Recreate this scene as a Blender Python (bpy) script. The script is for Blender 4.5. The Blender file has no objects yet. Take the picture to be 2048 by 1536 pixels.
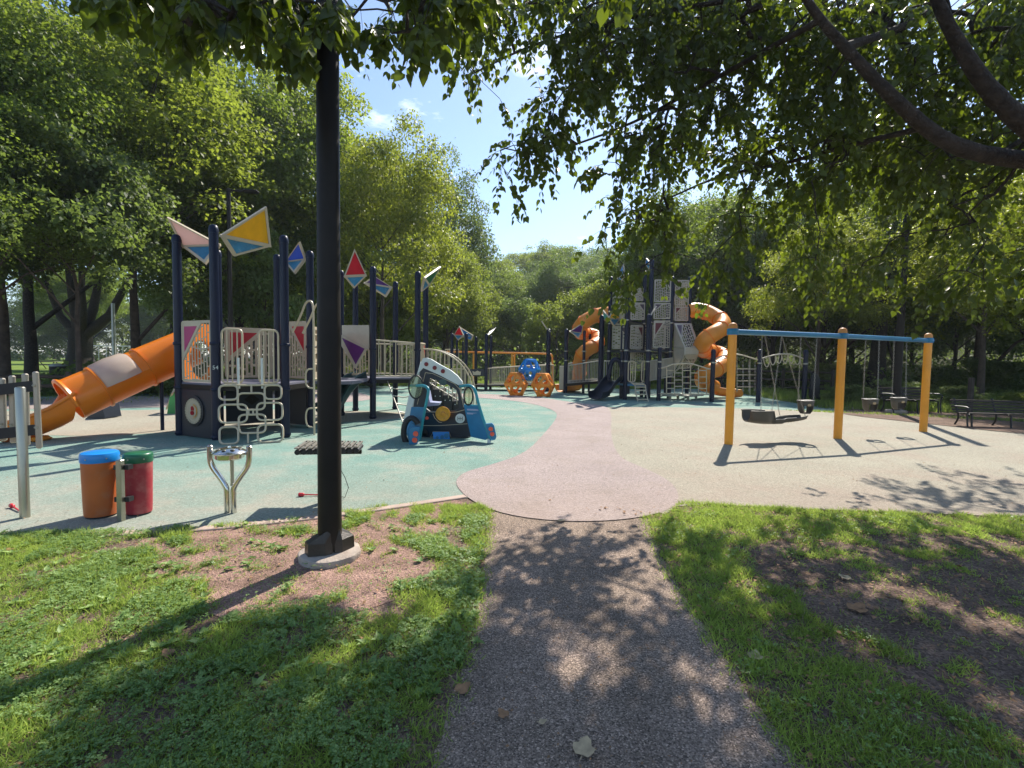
import bpy, math, random
import numpy as np
from mathutils import Vector, Matrix, noise as mnoise
from mathutils.geometry import tessellate_polygon
R = math.radians
scene = bpy.context.scene
col = scene.collection

# ------------------------------------------------------------------ camera
F_PX = 962.0
cam_d = bpy.data.cameras.new('camera'); cam = bpy.data.objects.new('camera', cam_d); col.objects.link(cam)
cam_d.sensor_width = 36; cam_d.lens = 36 * F_PX / 2048
cam_d.clip_start = 0.05; cam_d.clip_end = 1500
CAM_M = Matrix.Translation((0, 0, 1.6)) @ (Matrix.Rotation(R(90 - 2.9), 4, 'X') @ Matrix.Rotation(R(0.83), 4, 'Z'))
cam.matrix_world = CAM_M
scene.camera = cam
CAM_I = CAM_M.inverted()

# ------------------------------------------------------------------ sky, sun, exposure
SUN_EL = 46.5
SUN_H = Vector((0.46, 0.888, 0)).normalized()      # horizontal direction towards the sun
world = bpy.data.worlds.new('World'); scene.world = world
world.use_nodes = True
wn = world.node_tree.nodes; wl = world.node_tree.links
bg = wn['Background']
sky = wn.new('ShaderNodeTexSky'); sky.sky_type = 'NISHITA'; sky.sun_disc = False
sky.sun_elevation = R(SUN_EL); sky.sun_rotation = math.atan2(SUN_H.x, SUN_H.y)
sky.air_density = 1.0; sky.dust_density = .35; sky.ozone_density = 3.0
tc = wn.new('ShaderNodeTexCoord'); mp = wn.new('ShaderNodeMapping'); mp.inputs['Scale'].default_value = (1, 1, 2.6)
cn = wn.new('ShaderNodeTexNoise'); cn.inputs['Scale'].default_value = 4.2; cn.inputs['Detail'].default_value = 8; cn.inputs['Roughness'].default_value = .6
cr = wn.new('ShaderNodeValToRGB'); cr.color_ramp.elements[0].position = .60; cr.color_ramp.elements[1].position = .76
cmx = wn.new('ShaderNodeMix'); cmx.data_type = 'RGBA'; cmx.inputs[7].default_value = (8.5, 8.9, 9.4, 1)
wl.new(tc.outputs['Generated'], mp.inputs[0]); wl.new(mp.outputs[0], cn.inputs['Vector']); wl.new(cn.outputs['Fac'], cr.inputs[0])
wl.new(cr.outputs[0], cmx.inputs[0]); wl.new(sky.outputs[0], cmx.inputs[6]); wl.new(cmx.outputs[2], bg.inputs[0])
bg.inputs[1].default_value = 0.12
sun_d = bpy.data.lights.new('sun', 'SUN'); sun_d.energy = 5.0; sun_d.angle = R(0.55); sun_d.color = (1, .93, .82)
sun = bpy.data.objects.new('sun', sun_d); col.objects.link(sun)
sv = Vector((SUN_H.x * math.cos(R(SUN_EL)), SUN_H.y * math.cos(R(SUN_EL)), math.sin(R(SUN_EL))))
sun.rotation_euler = sv.to_track_quat('Z', 'Y').to_euler(); sun.location = sv * 60
scene.view_settings.view_transform = 'Standard'; scene.view_settings.look = 'None'
scene.view_settings.gamma = 1.0; scene.view_settings.exposure = 0.85
scene.cycles.use_denoising = True
scene.cycles.max_bounces = 7; scene.cycles.diffuse_bounces = 3; scene.cycles.transmission_bounces = 5
scene.cycles.transparent_max_bounces = 6; scene.cycles.sample_clamp_indirect = 6

# ------------------------------------------------------------------ pixel <-> world measuring
def ray(px, py):
    d = Vector(((px - 1024) / F_PX, -(py - 768) / F_PX, -1))
    return (CAM_M.to_3x3() @ d)
def P(px, py, Y):
    d = ray(px, py); t = Y / d.y
    return Vector((0, 0, 1.6)) + d * t
def G(px, py):
    d = ray(px, py); t = -1.6 / d.z
    return Vector((0, 0, 1.6)) + d * t
def proj(p):
    q = CAM_I @ Vector(p)
    return (1024 + F_PX * q.x / -q.z, 768 - F_PX * q.y / -q.z, -q.z)
CAMI_NP = np.array(CAM_I)
def projn(a):
    q = a @ CAMI_NP[:3, :3].T + CAMI_NP[:3, 3]
    z = -q[:, 2]; z = np.where(z < .01, .01, z)
    return 1024 + F_PX * q[:, 0] / z, 768 - F_PX * q[:, 1] / z, -q[:, 2]
def inpoly(x, y, poly):
    x = np.asarray(x, float); y = np.asarray(y, float); c = np.zeros(x.shape, bool)
    n = len(poly); j = n - 1
    for i in range(n):
        xi, yi = poly[i]; xj, yj = poly[j]
        if yi != yj:
            c ^= ((yi > y) != (yj > y)) & (x < (xj - xi) * (y - yi) / (yj - yi) + xi)
        j = i
    return c

# ------------------------------------------------------------------ materials
def mat(name, base, rough=.5, metal=0., var=.12, vscale=3., bump=0., bscale=60., spec=.5, trans=0., tcol=None, speck=None, coat=0., stain=None, grime=None):
    m = bpy.data.materials.new(name); m.use_nodes = True
    n = m.node_tree.nodes; l = m.node_tree.links; b = n['Principled BSDF']
    b.inputs['Roughness'].default_value = rough; b.inputs['Metallic'].default_value = metal
    b.inputs['Specular IOR Level'].default_value = spec; b.inputs['Coat Weight'].default_value = coat
    t = n.new('ShaderNodeTexCoord'); nz = n.new('ShaderNodeTexNoise'); nz.inputs['Scale'].default_value = vscale; nz.inputs['Detail'].default_value = 6
    l.new(t.outputs['Object'], nz.inputs['Vector'])
    rmp = n.new('ShaderNodeValToRGB'); e = rmp.color_ramp.elements
    e[0].position = .3; e[1].position = .7
    e[0].color = tuple(c * (1 - var) for c in base) + (1,); e[1].color = tuple(min(1, c * (1 + var)) for c in base) + (1,)
    l.new(nz.outputs['Fac'], rmp.inputs[0]); out = rmp.outputs[0]
    if stain:                                        # (colour, scale, low, high)
        s = n.new('ShaderNodeTexNoise'); s.inputs['Scale'].default_value = stain[1]; s.inputs['Detail'].default_value = 9; s.inputs['Roughness'].default_value = .65
        l.new(t.outputs['Object'], s.inputs['Vector'])
        r2 = n.new('ShaderNodeMapRange'); r2.inputs[1].default_value = stain[2]; r2.inputs[2].default_value = stain[3]; l.new(s.outputs['Fac'], r2.inputs[0])
        mx = n.new('ShaderNodeMix'); mx.data_type = 'RGBA'; mx.inputs[7].default_value = tuple(stain[0]) + (1,)
        l.new(r2.outputs[0], mx.inputs[0]); l.new(out, mx.inputs[6]); out = mx.outputs[2]
    if speck:                                        # (scale, list of (pos, gain))
        v = n.new('ShaderNodeTexVoronoi'); v.inputs['Scale'].default_value = speck[0]; l.new(t.outputs['Object'], v.inputs['Vector'])
        sp = n.new('ShaderNodeSeparateColor'); l.new(v.outputs['Color'], sp.inputs[0])
        r3 = n.new('ShaderNodeValToRGB'); r3.color_ramp.interpolation = 'LINEAR'
        el = r3.color_ramp.elements; el[0].position = speck[1][0][0]; el[0].color = (speck[1][0][1],) * 3 + (1,)
        el[1].position = speck[1][-1][0]; el[1].color = (speck[1][-1][1],) * 3 + (1,)
        for p_, g_ in speck[1][1:-1]:
            q = el.new(p_); q.color = (g_,) * 3 + (1,)
        l.new(sp.outputs[0], r3.inputs[0])
        mu = n.new('ShaderNodeMix'); mu.data_type = 'RGBA'; mu.blend_type = 'MULTIPLY'; mu.inputs[0].default_value = 1
        l.new(out, mu.inputs[6]); l.new(r3.outputs[0], mu.inputs[7]); out = mu.outputs[2]
    if grime:                                        # worn, soiled band that fades in over an object-space Y range: (colour, y_clean, y_soiled, amount)
        gx = n.new('ShaderNodeSeparateXYZ'); l.new(t.outputs['Object'], gx.inputs[0])
        g1 = n.new('ShaderNodeMapRange'); g1.inputs[1].default_value = grime[1]; g1.inputs[2].default_value = grime[2]; g1.inputs[4].default_value = 1.0; l.new(gx.outputs[1], g1.inputs[0])
        gn = n.new('ShaderNodeTexNoise'); gn.inputs['Scale'].default_value = 1.6; gn.inputs['Detail'].default_value = 10; gn.inputs['Roughness'].default_value = .7; l.new(t.outputs['Object'], gn.inputs['Vector'])
        g2 = n.new('ShaderNodeMath'); g2.operation = 'MULTIPLY'; l.new(g1.outputs[0], g2.inputs[0]); l.new(gn.outputs['Fac'], g2.inputs[1])
        g3 = n.new('ShaderNodeMath'); g3.operation = 'MULTIPLY'; g3.use_clamp = True; g3.inputs[1].default_value = grime[3]; l.new(g2.outputs[0], g3.inputs[0])
        gm = n.new('ShaderNodeMix'); gm.data_type = 'RGBA'; gm.inputs[7].default_value = tuple(grime[0]) + (1,); l.new(g3.outputs[0], gm.inputs[0]); l.new(out, gm.inputs[6]); out = gm.outputs[2]
        f1 = n.new('ShaderNodeTexNoise'); f1.inputs['Scale'].default_value = 42; f1.inputs['Detail'].default_value = 9; f1.inputs['Roughness'].default_value = .8; l.new(t.outputs['Object'], f1.inputs['Vector'])
        f2 = n.new('ShaderNodeMapRange'); f2.inputs[1].default_value = .32; f2.inputs[2].default_value = .68; f2.inputs[3].default_value = .60; f2.inputs[4].default_value = 1.28; l.new(f1.outputs['Fac'], f2.inputs[0])
        fm = n.new('ShaderNodeMix'); fm.data_type = 'RGBA'; fm.blend_type = 'MULTIPLY'; fm.inputs[0].default_value = 1; l.new(out, fm.inputs[6]); l.new(f2.outputs[0], fm.inputs[7]); out = fm.outputs[2]
    l.new(out, b.inputs['Base Color'])
    if bump:
        bn = n.new('ShaderNodeTexNoise'); bn.inputs['Scale'].default_value = bscale; bn.inputs['Detail'].default_value = 6; l.new(t.outputs['Object'], bn.inputs['Vector'])
        bp = n.new('ShaderNodeBump'); bp.inputs['Strength'].default_value = min(1, bump); bp.inputs['Distance'].default_value = .01 * max(1, bump); l.new(bn.outputs['Fac'], bp.inputs['Height']); l.new(bp.outputs[0], b.inputs['Normal'])
    if trans:
        tr = n.new('ShaderNodeBsdfTranslucent'); tr.inputs[0].default_value = tuple(tcol or base) + (1,)
        ms = n.new('ShaderNodeMixShader'); ms.inputs[0].default_value = trans
        l.new(b.outputs[0], ms.inputs[1]); l.new(tr.outputs[0], ms.inputs[2]); l.new(ms.outputs[0], n['Material Output'].inputs[0])
    return m

def leafmat(name, dark, light, tcol, trans=.45, rough=.45, spec=.35, clump=.35):
    m = bpy.data.materials.new(name); m.use_nodes = True
    n = m.node_tree.nodes; l = m.node_tree.links; b = n['Principled BSDF']
    b.inputs['Roughness'].default_value = rough; b.inputs['Specular IOR Level'].default_value = spec
    g = n.new('ShaderNodeNewGeometry'); t = n.new('ShaderNodeTexCoord'); nz = n.new('ShaderNodeTexNoise'); nz.inputs['Scale'].default_value = clump; nz.inputs['Detail'].default_value = 3
    l.new(t.outputs['Object'], nz.inputs['Vector'])
    oi = n.new('ShaderNodeObjectInfo')
    a1 = n.new('ShaderNodeMath'); a1.operation = 'MULTIPLY_ADD'; a1.inputs[1].default_value = .45; l.new(g.outputs['Random Per Island'], a1.inputs[0]); l.new(nz.outputs['Fac'], a1.inputs[2])
    a2 = n.new('ShaderNodeMath'); a2.operation = 'MULTIPLY_ADD'; a2.inputs[1].default_value = .25; l.new(oi.outputs['Random'], a2.inputs[0]); l.new(a1.outputs[0], a2.inputs[2])
    mr = n.new('ShaderNodeMapRange'); mr.inputs[1].default_value = .55; mr.inputs[2].default_value = 1.15; l.new(a2.outputs[0], mr.inputs[0])
    mx = n.new('ShaderNodeMix'); mx.data_type = 'RGBA'; mx.inputs[6].default_value = tuple(dark) + (1,); mx.inputs[7].default_value = tuple(light) + (1,)
    l.new(mr.outputs[0], mx.inputs[0]); l.new(mx.outputs[2], b.inputs['Base Color'])
    mt = n.new('ShaderNodeMix'); mt.data_type = 'RGBA'; mt.inputs[6].default_value = tuple(c * .62 for c in tcol) + (1,); mt.inputs[7].default_value = tuple(tcol) + (1,); l.new(mr.outputs[0], mt.inputs[0])
    tr = n.new('ShaderNodeBsdfTranslucent'); l.new(mt.outputs[2], tr.inputs[0])
    ms = n.new('ShaderNodeMixShader'); ms.inputs[0].default_value = trans
    l.new(b.outputs[0], ms.inputs[1]); l.new(tr.outputs[0], ms.inputs[2]); l.new(ms.outputs[0], n['Material Output'].inputs[0])
    return m

M = {}
M['navy'] = mat('navy_powder_coat', (.004, .009, .030), .34, var=.1, spec=.28)
M['navyplastic'] = mat('navy_plastic', (.007, .012, .024), .42, var=.15, bump=.15, bscale=200)
M['beige'] = mat('beige_powder_coat', (.50, .42, .29), .4, var=.06)
M['panel'] = mat('beige_plastic_panel', (.46, .39, .27), .5, var=.08, bump=.1, bscale=150)
M['greypanel'] = mat('grey_plastic_panel', (.44, .41, .33), .5, var=.08, bump=.1, bscale=150)
M['orange'] = mat('orange_polyethylene', (.88, .24, .010), .33, var=.12, vscale=1.5, trans=.2, tcol=(.9, .25, .01), coat=.2, stain=((.62, .20, .03), 2.2, .6, .85))
M['orange2'] = mat('faded_orange_polyethylene', (.82, .30, .035), .4, var=.12, vscale=2, trans=.12, tcol=(.9, .3, .02))
M['clear'] = mat('milky_window_plastic', (.62, .55, .46), .3, trans=.45, tcol=(.8, .7, .6))
M['swingyel'] = mat('golden_powder_coat', (.74, .30, .012), .38, var=.08, coat=.2)
M['swingcap'] = mat('weathered_cap', (.62, .27, .07), .5)
M['blue'] = mat('blue_powder_coat', (.01, .17, .34), .33, coat=.2)
M['bluepl'] = mat('blue_plastic', (.012, .16, .32), .38, var=.12, vscale=5)
M['brightblue'] = mat('bright_blue_plastic', (.012, .22, .62), .35)
M['teal'] = mat('teal_paint', (.02, .24, .30), .4)
M['black'] = mat('black_rubber', (.012, .012, .014), .55, bump=.2, bscale=120)
M['bronze'] = mat('dark_bronze_paint', (.011, .009, .007), .50, spec=.25, var=.2, vscale=8, bump=.08, bscale=150)
M['castcover'] = mat('cast_base_cover', (.040, .034, .030), .38, metal=.3, var=.2, vscale=9, bump=.15, bscale=90)
M['chrome'] = mat('polished_steel', (.62, .60, .56), .16, metal=1, var=.04)
M['steel'] = mat('brushed_steel', (.40, .39, .33), .36, metal=1, var=.08, bump=.05, bscale=300)
M['alu'] = mat('anodised_tube', (.36, .33, .28), .42, metal=.7, var=.08)
M['pyel'] = mat('yellow_pane', (.85, .50, .01), .35, var=.12, vscale=6, trans=.35, tcol=(.9, .55, .01))
M['pred'] = mat('red_pane', (.52, .012, .03), .4, var=.08, trans=.3, tcol=(.7, .02, .03))
M['ppink'] = mat('pale_pink_pane', (.72, .50, .47), .4, trans=.3, tcol=(.8, .6, .55))
M['pblue'] = mat('royal_blue_pane', (.012, .08, .42), .4, trans=.3, tcol=(.02, .15, .6))
M['pcyan'] = mat('light_blue_pane', (.05, .25, .40), .4, var=.3, vscale=7, trans=.4, tcol=(.12, .4, .6), stain=((.35, .45, .45), 8, .55, .7))
M['ppurple'] = mat('purple_pane', (.12, .02, .20), .4, var=.12, vscale=6, trans=.25, tcol=(.25, .08, .4))
M['pgreen'] = mat('green_pane', (.02, .16, .06), .4, trans=.3, tcol=(.05, .3, .1))
M['pteal'] = mat('pale_teal_pane', (.12, .42, .40), .4, trans=.3, tcol=(.2, .5, .5))
M['magenta'] = mat('magenta_pane', (.36, .01, .11), .45, var=.1)
M['darkred'] = mat('dark_red_pane', (.10, .012, .02), .5)
M['plum'] = mat('plum_pane', (.07, .045, .07), .5)
M['white'] = mat('white_plastic', (.56, .60, .58), .4, var=.05)
M['palepurple'] = mat('lilac_plastic', (.30, .33, .48), .45)
M['amber'] = mat('amber_plastic', (.62, .27, .01), .45, var=.15, vscale=12, stain=((.25, .10, .01), 18, .55, .75))
M['lampred'] = mat('red_orange_reflector', (.8, .10, .05), .35)
M['lampdark'] = mat('dark_red_reflector', (.16, .008, .015), .3)
M['drumor'] = mat('orange_drum_shell', (.46, .11, .02), .5, var=.12, vscale=4, stain=((.35, .16, .09), 5, .5, .8))
M['drumred'] = mat('red_drum_shell', (.30, .018, .03), .5, var=.12, vscale=4, stain=((.40, .14, .12), 5, .5, .8))
M['drumblue'] = mat('blue_drum_lid', (.01, .22, .62), .3)
M['drumgreen'] = mat('green_drum_lid', (.01, .11, .05), .35)
M['dkgreen'] = mat('dark_green_plastic', (.02, .06, .065), .35)
M['green'] = mat('green_plastic', (.05, .30, .07), .45)
M['seatrub'] = mat('grey_brown_swing_rubber', (.07, .062, .05), .5, var=.1, bump=.1)
M['chain'] = mat('galvanised_chain', (.36, .34, .30), .4, metal=.8)
M['benchwood'] = mat('dark_bench_slats', (.030, .020, .014), .6, var=.3, vscale=9)
M['castiron'] = mat('cast_iron', (.015, .015, .015), .5)
M['bark'] = mat('brown_bark', (.060, .044, .032), .9, var=.45, vscale=5, bump=1.6, bscale=14)
M['barkdark'] = mat('dark_bark', (.030, .023, .018), .9, var=.55, vscale=12, bump=3.5, bscale=26)
M['fencewood'] = mat('old_fence_wood', (.045, .036, .028), .85, var=.3, vscale=5)
M['concrete'] = mat('concrete', (.36, .30, .25), .9, var=.2, vscale=7, bump=.7, bscale=60, stain=((.20, .13, .10), 3, .5, .8))
M['galv'] = mat('galvanised_pole', (.42, .43, .45), .45, metal=.4)
M['redmal'] = mat('red_rubber_mallet', (.50, .02, .03), .45)
M['brown'] = mat('dry_leaf_brown', (.28, .15, .07), .8, var=.3, vscale=30)
M['tan'] = mat('dry_leaf_tan', (.45, .34, .20), .8, var=.25, vscale=30)
M['glasslens'] = mat('lamp_lens', (.5, .5, .45), .2)
SPK = [(0, .25), (.12, .60), (.5, 1.0), (.88, 1.12), (1, 1.45)]
M['surfteal'] = mat('teal_rubber_surface', (.205, .335, .285), .95, var=.10, vscale=.8, bump=.8, bscale=160, spec=.2, speck=(210, SPK), stain=((.36, .36, .30), .8, .46, .70), grime=((.38, .32, .26), 7.5, 4.4, 1.15))
M['surfpink'] = mat('pink_rubber_surface', (.385, .318, .300), .95, var=.08, vscale=1.1, bump=.8, bscale=160, spec=.2, speck=(210, SPK), stain=((.33, .27, .23), 1.5, .5, .8), grime=((.36, .27, .22), 6.5, 4.6, 1.0))
M['surfcream'] = mat('cream_rubber_surface', (.370, .345, .275), .95, var=.08, vscale=.7, bump=.8, bscale=160, spec=.2, speck=(210, SPK), stain=((.38, .31, .25), .8, .48, .75), grime=((.34, .27, .22), 7.5, 4.6, 1.3))
M['asphalt'] = mat('worn_red_asphalt', (.270, .205, .158), .95, var=.22, vscale=1.3, bump=1.6, bscale=140, spec=.25, speck=(165, [(0, .30), (.25, .68), (.6, 1.0), (.9, 1.45), (1, 2.4)]), stain=((.40, .30, .24), 1.1, .46, .70))
M['dirtred'] = mat('reddish_crumb_soil', (.34, .215, .17), .95, var=.25, vscale=5, bump=1.8, bscale=110, spec=.15, speck=(130, [(0, .5), (.3, .8), (.7, 1.05), (1, 1.45)]), stain=((.16, .105, .075), 2.4, .5, .75))
M['soil'] = mat('dark_soil', (.165, .115, .088), .95, var=.35, vscale=3, bump=2.2, bscale=45, spec=.15, speck=(80, [(0, .5), (.3, .8), (.7, 1.05), (1, 1.5)]), stain=((.19, .125, .095), 1.7, .5, .7))
M['field'] = mat('mown_grass_ground', (.13, .185, .035), .95, var=.3, vscale=.5, bump=1.5, bscale=6, spec=.1)
M['curb'] = mat('curb_concrete', (.40, .30, .245), .9, var=.15, vscale=6, bump=.6, bscale=80)
M['straw'] = mat('dry_straw', (.36, .29, .16), .8, var=.3, vscale=20)
M['deck'] = mat('vinyl_coated_deck', (.13, .13, .17), .55)
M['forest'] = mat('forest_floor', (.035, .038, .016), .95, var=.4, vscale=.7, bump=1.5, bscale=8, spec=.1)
M['grass'] = leafmat('grass_blades', (.13, .20, .030), (.34, .43, .10), (.55, .72, .13), .45, .5, .3, 1.2)
M['clover'] = leafmat('clover_leaves', (.10, .19, .045), (.33, .46, .16), (.36, .52, .12), .35, .5, .3, 2)
M['weed'] = leafmat('tall_weeds', (.08, .125, .028), (.20, .26, .07), (.40, .54, .09), .45, .55, .25, .6)
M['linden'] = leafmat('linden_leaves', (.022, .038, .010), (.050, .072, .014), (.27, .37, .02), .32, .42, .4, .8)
M['leafA'] = leafmat('deep_green_leaves', (.038, .066, .013), (.125, .165, .030), (.34, .47, .05), .42, .55, .28, .5)
M['leafB'] = leafmat('bright_green_leaves', (.045, .075, .012), (.175, .210, .035), (.46, .57, .06), .45, .55, .28, .5)
M['leafC'] = leafmat('grey_green_leaves', (.040, .068, .024), (.140, .180, .058), (.32, .45, .08), .42, .55, .28, .5)
M['leafD'] = leafmat('yellow_green_leaves', (.062, .092, .012), (.180, .200, .028), (.48, .56, .05), .46, .5, .3, .4)

# ------------------------------------------------------------------ mesh builder
class MB:
    def __init__(s): s.v = []; s.f = []; s.m = []
    def add(s, vs, fs, mi=0):
        o = len(s.v); s.v += [tuple(x) for x in vs]; s.f += [tuple(i + o for i in f) for f in fs]; s.m += [mi] * len(fs); return s
    def box(s, c, size, rz=0, mx=None, mi=0):
        x, y, z = [q / 2 for q in size]
        vs = [Vector((a * x, b * y, d * z)) for d in (-1, 1) for b in (-1, 1) for a in (-1, 1)]
        m = mx if mx is not None else Matrix.Translation(c) @ Matrix.Rotation(rz, 4, 'Z')
        if mx is not None: m = mx @ Matrix.Translation(c)
        vs = [m @ v for v in vs]
        fs = [(0, 2, 3, 1), (4, 5, 7, 6), (0, 1, 5, 4), (2, 6, 7, 3), (0, 4, 6, 2), (1, 3, 7, 5)]
        return s.add(vs, fs, mi)
    def bbox(s, c, size, bev, rz=0, mx=None, mi=0):          # bevelled box: chamfered vertical section
        x, y, z = [q / 2 for q in size]; b = bev
        ring = [(-x + b, -y), (x - b, -y), (x, -y + b), (x, y - b), (x - b, y), (-x + b, y), (-x, y - b), (-x, -y + b)]
        m = Matrix.Translation(c) @ Matrix.Rotation(rz, 4, 'Z') if mx is None else mx @ Matrix.Translation(c)
        lv = [(-z, 1 - b / max(x, y)), (-z + b, 1), (z - b, 1), (z, 1 - b / max(x, y))]
        vs = [m @ Vector((px * k, py * k, zz)) for zz, k in lv for px, py in ring]; fs = []
        for L in range(3):
            for i in range(8):
                j = (i + 1) % 8; fs.append((L * 8 + i, L * 8 + j, L * 8 + 8 + j, L * 8 + 8 + i))
        fs += [tuple(range(7, -1, -1)), tuple(range(24, 32))]
        return s.add(vs, fs, mi)
    def tube(s, pts, r, seg=8, closed=False, caps=True, mi=0):
        pts = [Vector(p) for p in pts]; n = len(pts)
        rr = r if isinstance(r, (list, tuple)) else [r] * n
        tans = []
        for i in range(n):
            a = pts[(i - 1) % n] if (closed or i > 0) else pts[i]; b = pts[(i + 1) % n] if (closed or i < n - 1) else pts[i]
            t = b - a; tans.append(t.normalized() if t.length > 1e-9 else Vector((0, 0, 1)))
        up = Vector((0, 0, 1)) if abs(tans[0].z) < .9 else Vector((1, 0, 0))
        nrm = (up - tans[0] * up.dot(tans[0])).normalized(); vs = []
        for i in range(n):
            t = tans[i]; nrm = (nrm - t * nrm.dot(t))
            nrm = nrm.normalized() if nrm.length > 1e-6 else t.orthogonal().normalized()
            bn = t.cross(nrm)
            for k in range(seg):
                a = 2 * math.pi * k / seg; vs.append(pts[i] + (nrm * math.cos(a) + bn * math.sin(a)) * rr[i])
        fs = []
        for i in range(n if closed else n - 1):
            j = (i + 1) % n
            for k in range(seg):
                k2 = (k + 1) % seg; fs.append((i * seg + k, i * seg + k2, j * seg + k2, j * seg + k))
        if caps and not closed:
            fs.append(tuple(range(seg - 1, -1, -1))); fs.append(tuple((n - 1) * seg + k for k in range(seg)))
        return s.add(vs, fs, mi)
    def lathe(s, prof, c=(0, 0, 0), seg=24, mx=None, mi=0):
        m = mx if mx is not None else Matrix.Translation(c)
        vs = []; fs = []
        for r_, z_ in prof:
            for k in range(seg):
                a = 2 * math.pi * k / seg; vs.append(m @ Vector((r_ * math.cos(a), r_ * math.sin(a), z_)))
        for i in range(len(prof) - 1):
            for k in range(seg):
                k2 = (k + 1) % seg; fs.append((i * seg + k, i * seg + k2, (i + 1) * seg + k2, (i + 1) * seg + k))
        fs.append(tuple(range(seg - 1, -1, -1))); fs.append(tuple((len(prof) - 1) * seg + k for k in range(seg)))
        return s.add(vs, fs, mi)
    def plate(s, outer, t, holes=(), mi=0):                  # thick plate with holes from 3-D outlines
        loops = [[Vector(p) for p in outer]] + [[Vector(p) for p in h] for h in holes]
        o = loops[0]; nv = Vector((0, 0, 0))
        for i in range(len(o)):
            a, b = o[i], o[(i + 1) % len(o)]
            nv += Vector(((a.y - b.y) * (a.z + b.z), (a.z - b.z) * (a.x + b.x), (a.x - b.x) * (a.y + b.y)))
        nv.normalize()
        tri = tessellate_polygon(loops); flat = [p for L in loops for p in L]; n = len(flat)
        vs = [p + nv * t / 2 for p in flat] + [p - nv * t / 2 for p in flat]; fs = []
        for a, b, c in tri: fs += [(a, b, c), (c + n, b + n, a + n)]
        k = 0
        for L in loops:
            for i in range(len(L)):
                j = (i + 1) % len(L); fs.append((k + i, k + j, k + j + n, k + i + n))
            k += len(L)
        return s.add(vs, fs, mi)
    def build(s, name, mats, parent=None, smooth=True, ang=40):
        me = bpy.data.meshes.new(name); me.from_pydata([tuple(v) for v in s.v], [], s.f)
        for mm in (mats if isinstance(mats, (list, tuple)) else [mats]): me.materials.append(mm)
        if any(s.m): me.polygons.foreach_set('material_index', s.m)
        import bmesh
        b = bmesh.new(); b.from_mesh(me); bmesh.ops.recalc_face_normals(b, faces=b.faces)
        if smooth:
            for e in b.edges:
                e.smooth = len(e.link_faces) != 2 or e.calc_face_angle(0) < R(ang)
                if len(e.link_faces) != 2: e.smooth = True
            for f in b.faces: f.smooth = True
        b.to_mesh(me); b.free()
        o = bpy.data.objects.new(name, me); col.objects.link(o)
        if parent: o.parent = parent; o.matrix_parent_inverse = Matrix.Translation(-parent.location)
        return o

def tag(o, label=None, cat=None, group=None, kind=None):
    if label: o['label'] = label
    if cat: o['category'] = cat
    if group: o['group'] = group
    if kind: o['kind'] = kind
    return o
def thing(name, label, cat, loc=(0, 0, 0), group=None):
    o = bpy.data.objects.new(name, None); o.location = loc; o.empty_display_size = .2; col.objects.link(o)
    return tag(o, label, cat, group)
def copy_tree(o, parent=None):
    c = o.copy(); col.objects.link(c); c.parent = parent
    for k in [x for x in bpy.data.objects if x.parent == o]: copy_tree(k, c)
    return c
def circ(c, r, ax1, ax2, n=20, r2=None):
    c = Vector(c); r2 = r2 or r
    return [c + Vector(ax1) * r * math.cos(2 * math.pi * k / n) + Vector(ax2) * r2 * math.sin(2 * math.pi * k / n) for k in range(n)]
def chaikin(p, n=2, closed=True):
    for _ in range(n):
        q = []; m = len(p)
        rng = range(m if closed else m - 1)
        if not closed: q.append(p[0])
        for i in rng:
            a, b = Vector(p[i]), Vector(p[(i + 1) % m]); q += [a * .75 + b * .25, a * .25 + b * .75]
        if not closed: q.append(p[-1])
        p = q
    return p
def rounded(p, rad=.25, n=3):                                # polyline with rounded corners
    p = [Vector(x) for x in p]; out = [p[0]]
    for i in range(1, len(p) - 1):
        a, b, c = p[i - 1], p[i], p[i + 1]; r1 = min(rad, (a - b).length / 2.05); r2 = min(rad, (c - b).length / 2.05)
        s0 = b + (a - b).normalized() * r1; s1 = b + (c - b).normalized() * r2
        for k in range(n + 1):
            t = k / n; out.append(s0 * (1 - t) ** 2 + b * 2 * t * (1 - t) + s1 * t * t)
    out.append(p[-1]); return out
def rrect(corners, rad=.1, n=4):                             # closed rounded rectangle
    p = [Vector(x) for x in corners]; m = len(p); out = []
    for i in range(m):
        a, b, c = p[i - 1], p[i], p[(i + 1) % m]; r1 = min(rad, (a - b).length / 2.05); r2 = min(rad, (c - b).length / 2.05)
        s0 = b + (a - b).normalized() * r1; s1 = b + (c - b).normalized() * r2
        for k in range(n + 1):
            t = k / n; out.append(s0 * (1 - t) ** 2 + b * 2 * t * (1 - t) + s1 * t * t)
    return out

# leaf / blade clouds with numpy -------------------------------------------------
HEART = (np.array([(0, 0, 0), (-.06, .26, .05), (.18, .47, .09), (.48, .44, .09), (.78, .22, .04), (1.08, 0, -.06), (-.06, -.26, .05), (.18, -.47, .09), (.48, -.44, .09), (.78, -.22, .04)], float),
         [(0, 5, 4, 3, 2, 1), (0, 6, 7, 8, 9, 5)])
DIAM = (np.array([(0, 0, 0), (.5, .42, .1), (1.05, 0, -.06), (.45, -.42, .1)], float), [(0, 3, 2, 1)])
BLADE = (np.array([(0, .5, 0), (0, -.5, 0), (.55, .38, .10), (.55, -.38, .10), (1.0, 0, .42)], float), [(0, 1, 3, 2), (2, 3, 4)])
TRIF = []
_v = []
for k_ in range(3):
    a_ = 2 * math.pi * k_ / 3
    base_ = [(.04, 0, 0), (.3, .26, .05), (.62, .2, .04), (.58, 0, 0), (.62, -.2, .04), (.3, -.26, .05)]
    _v += [(x * math.cos(a_) - y * math.sin(a_), x * math.sin(a_) + y * math.cos(a_), z) for x, y, z in base_]
    TRIF.append(tuple(range(6 * k_, 6 * k_ + 6)))
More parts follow.
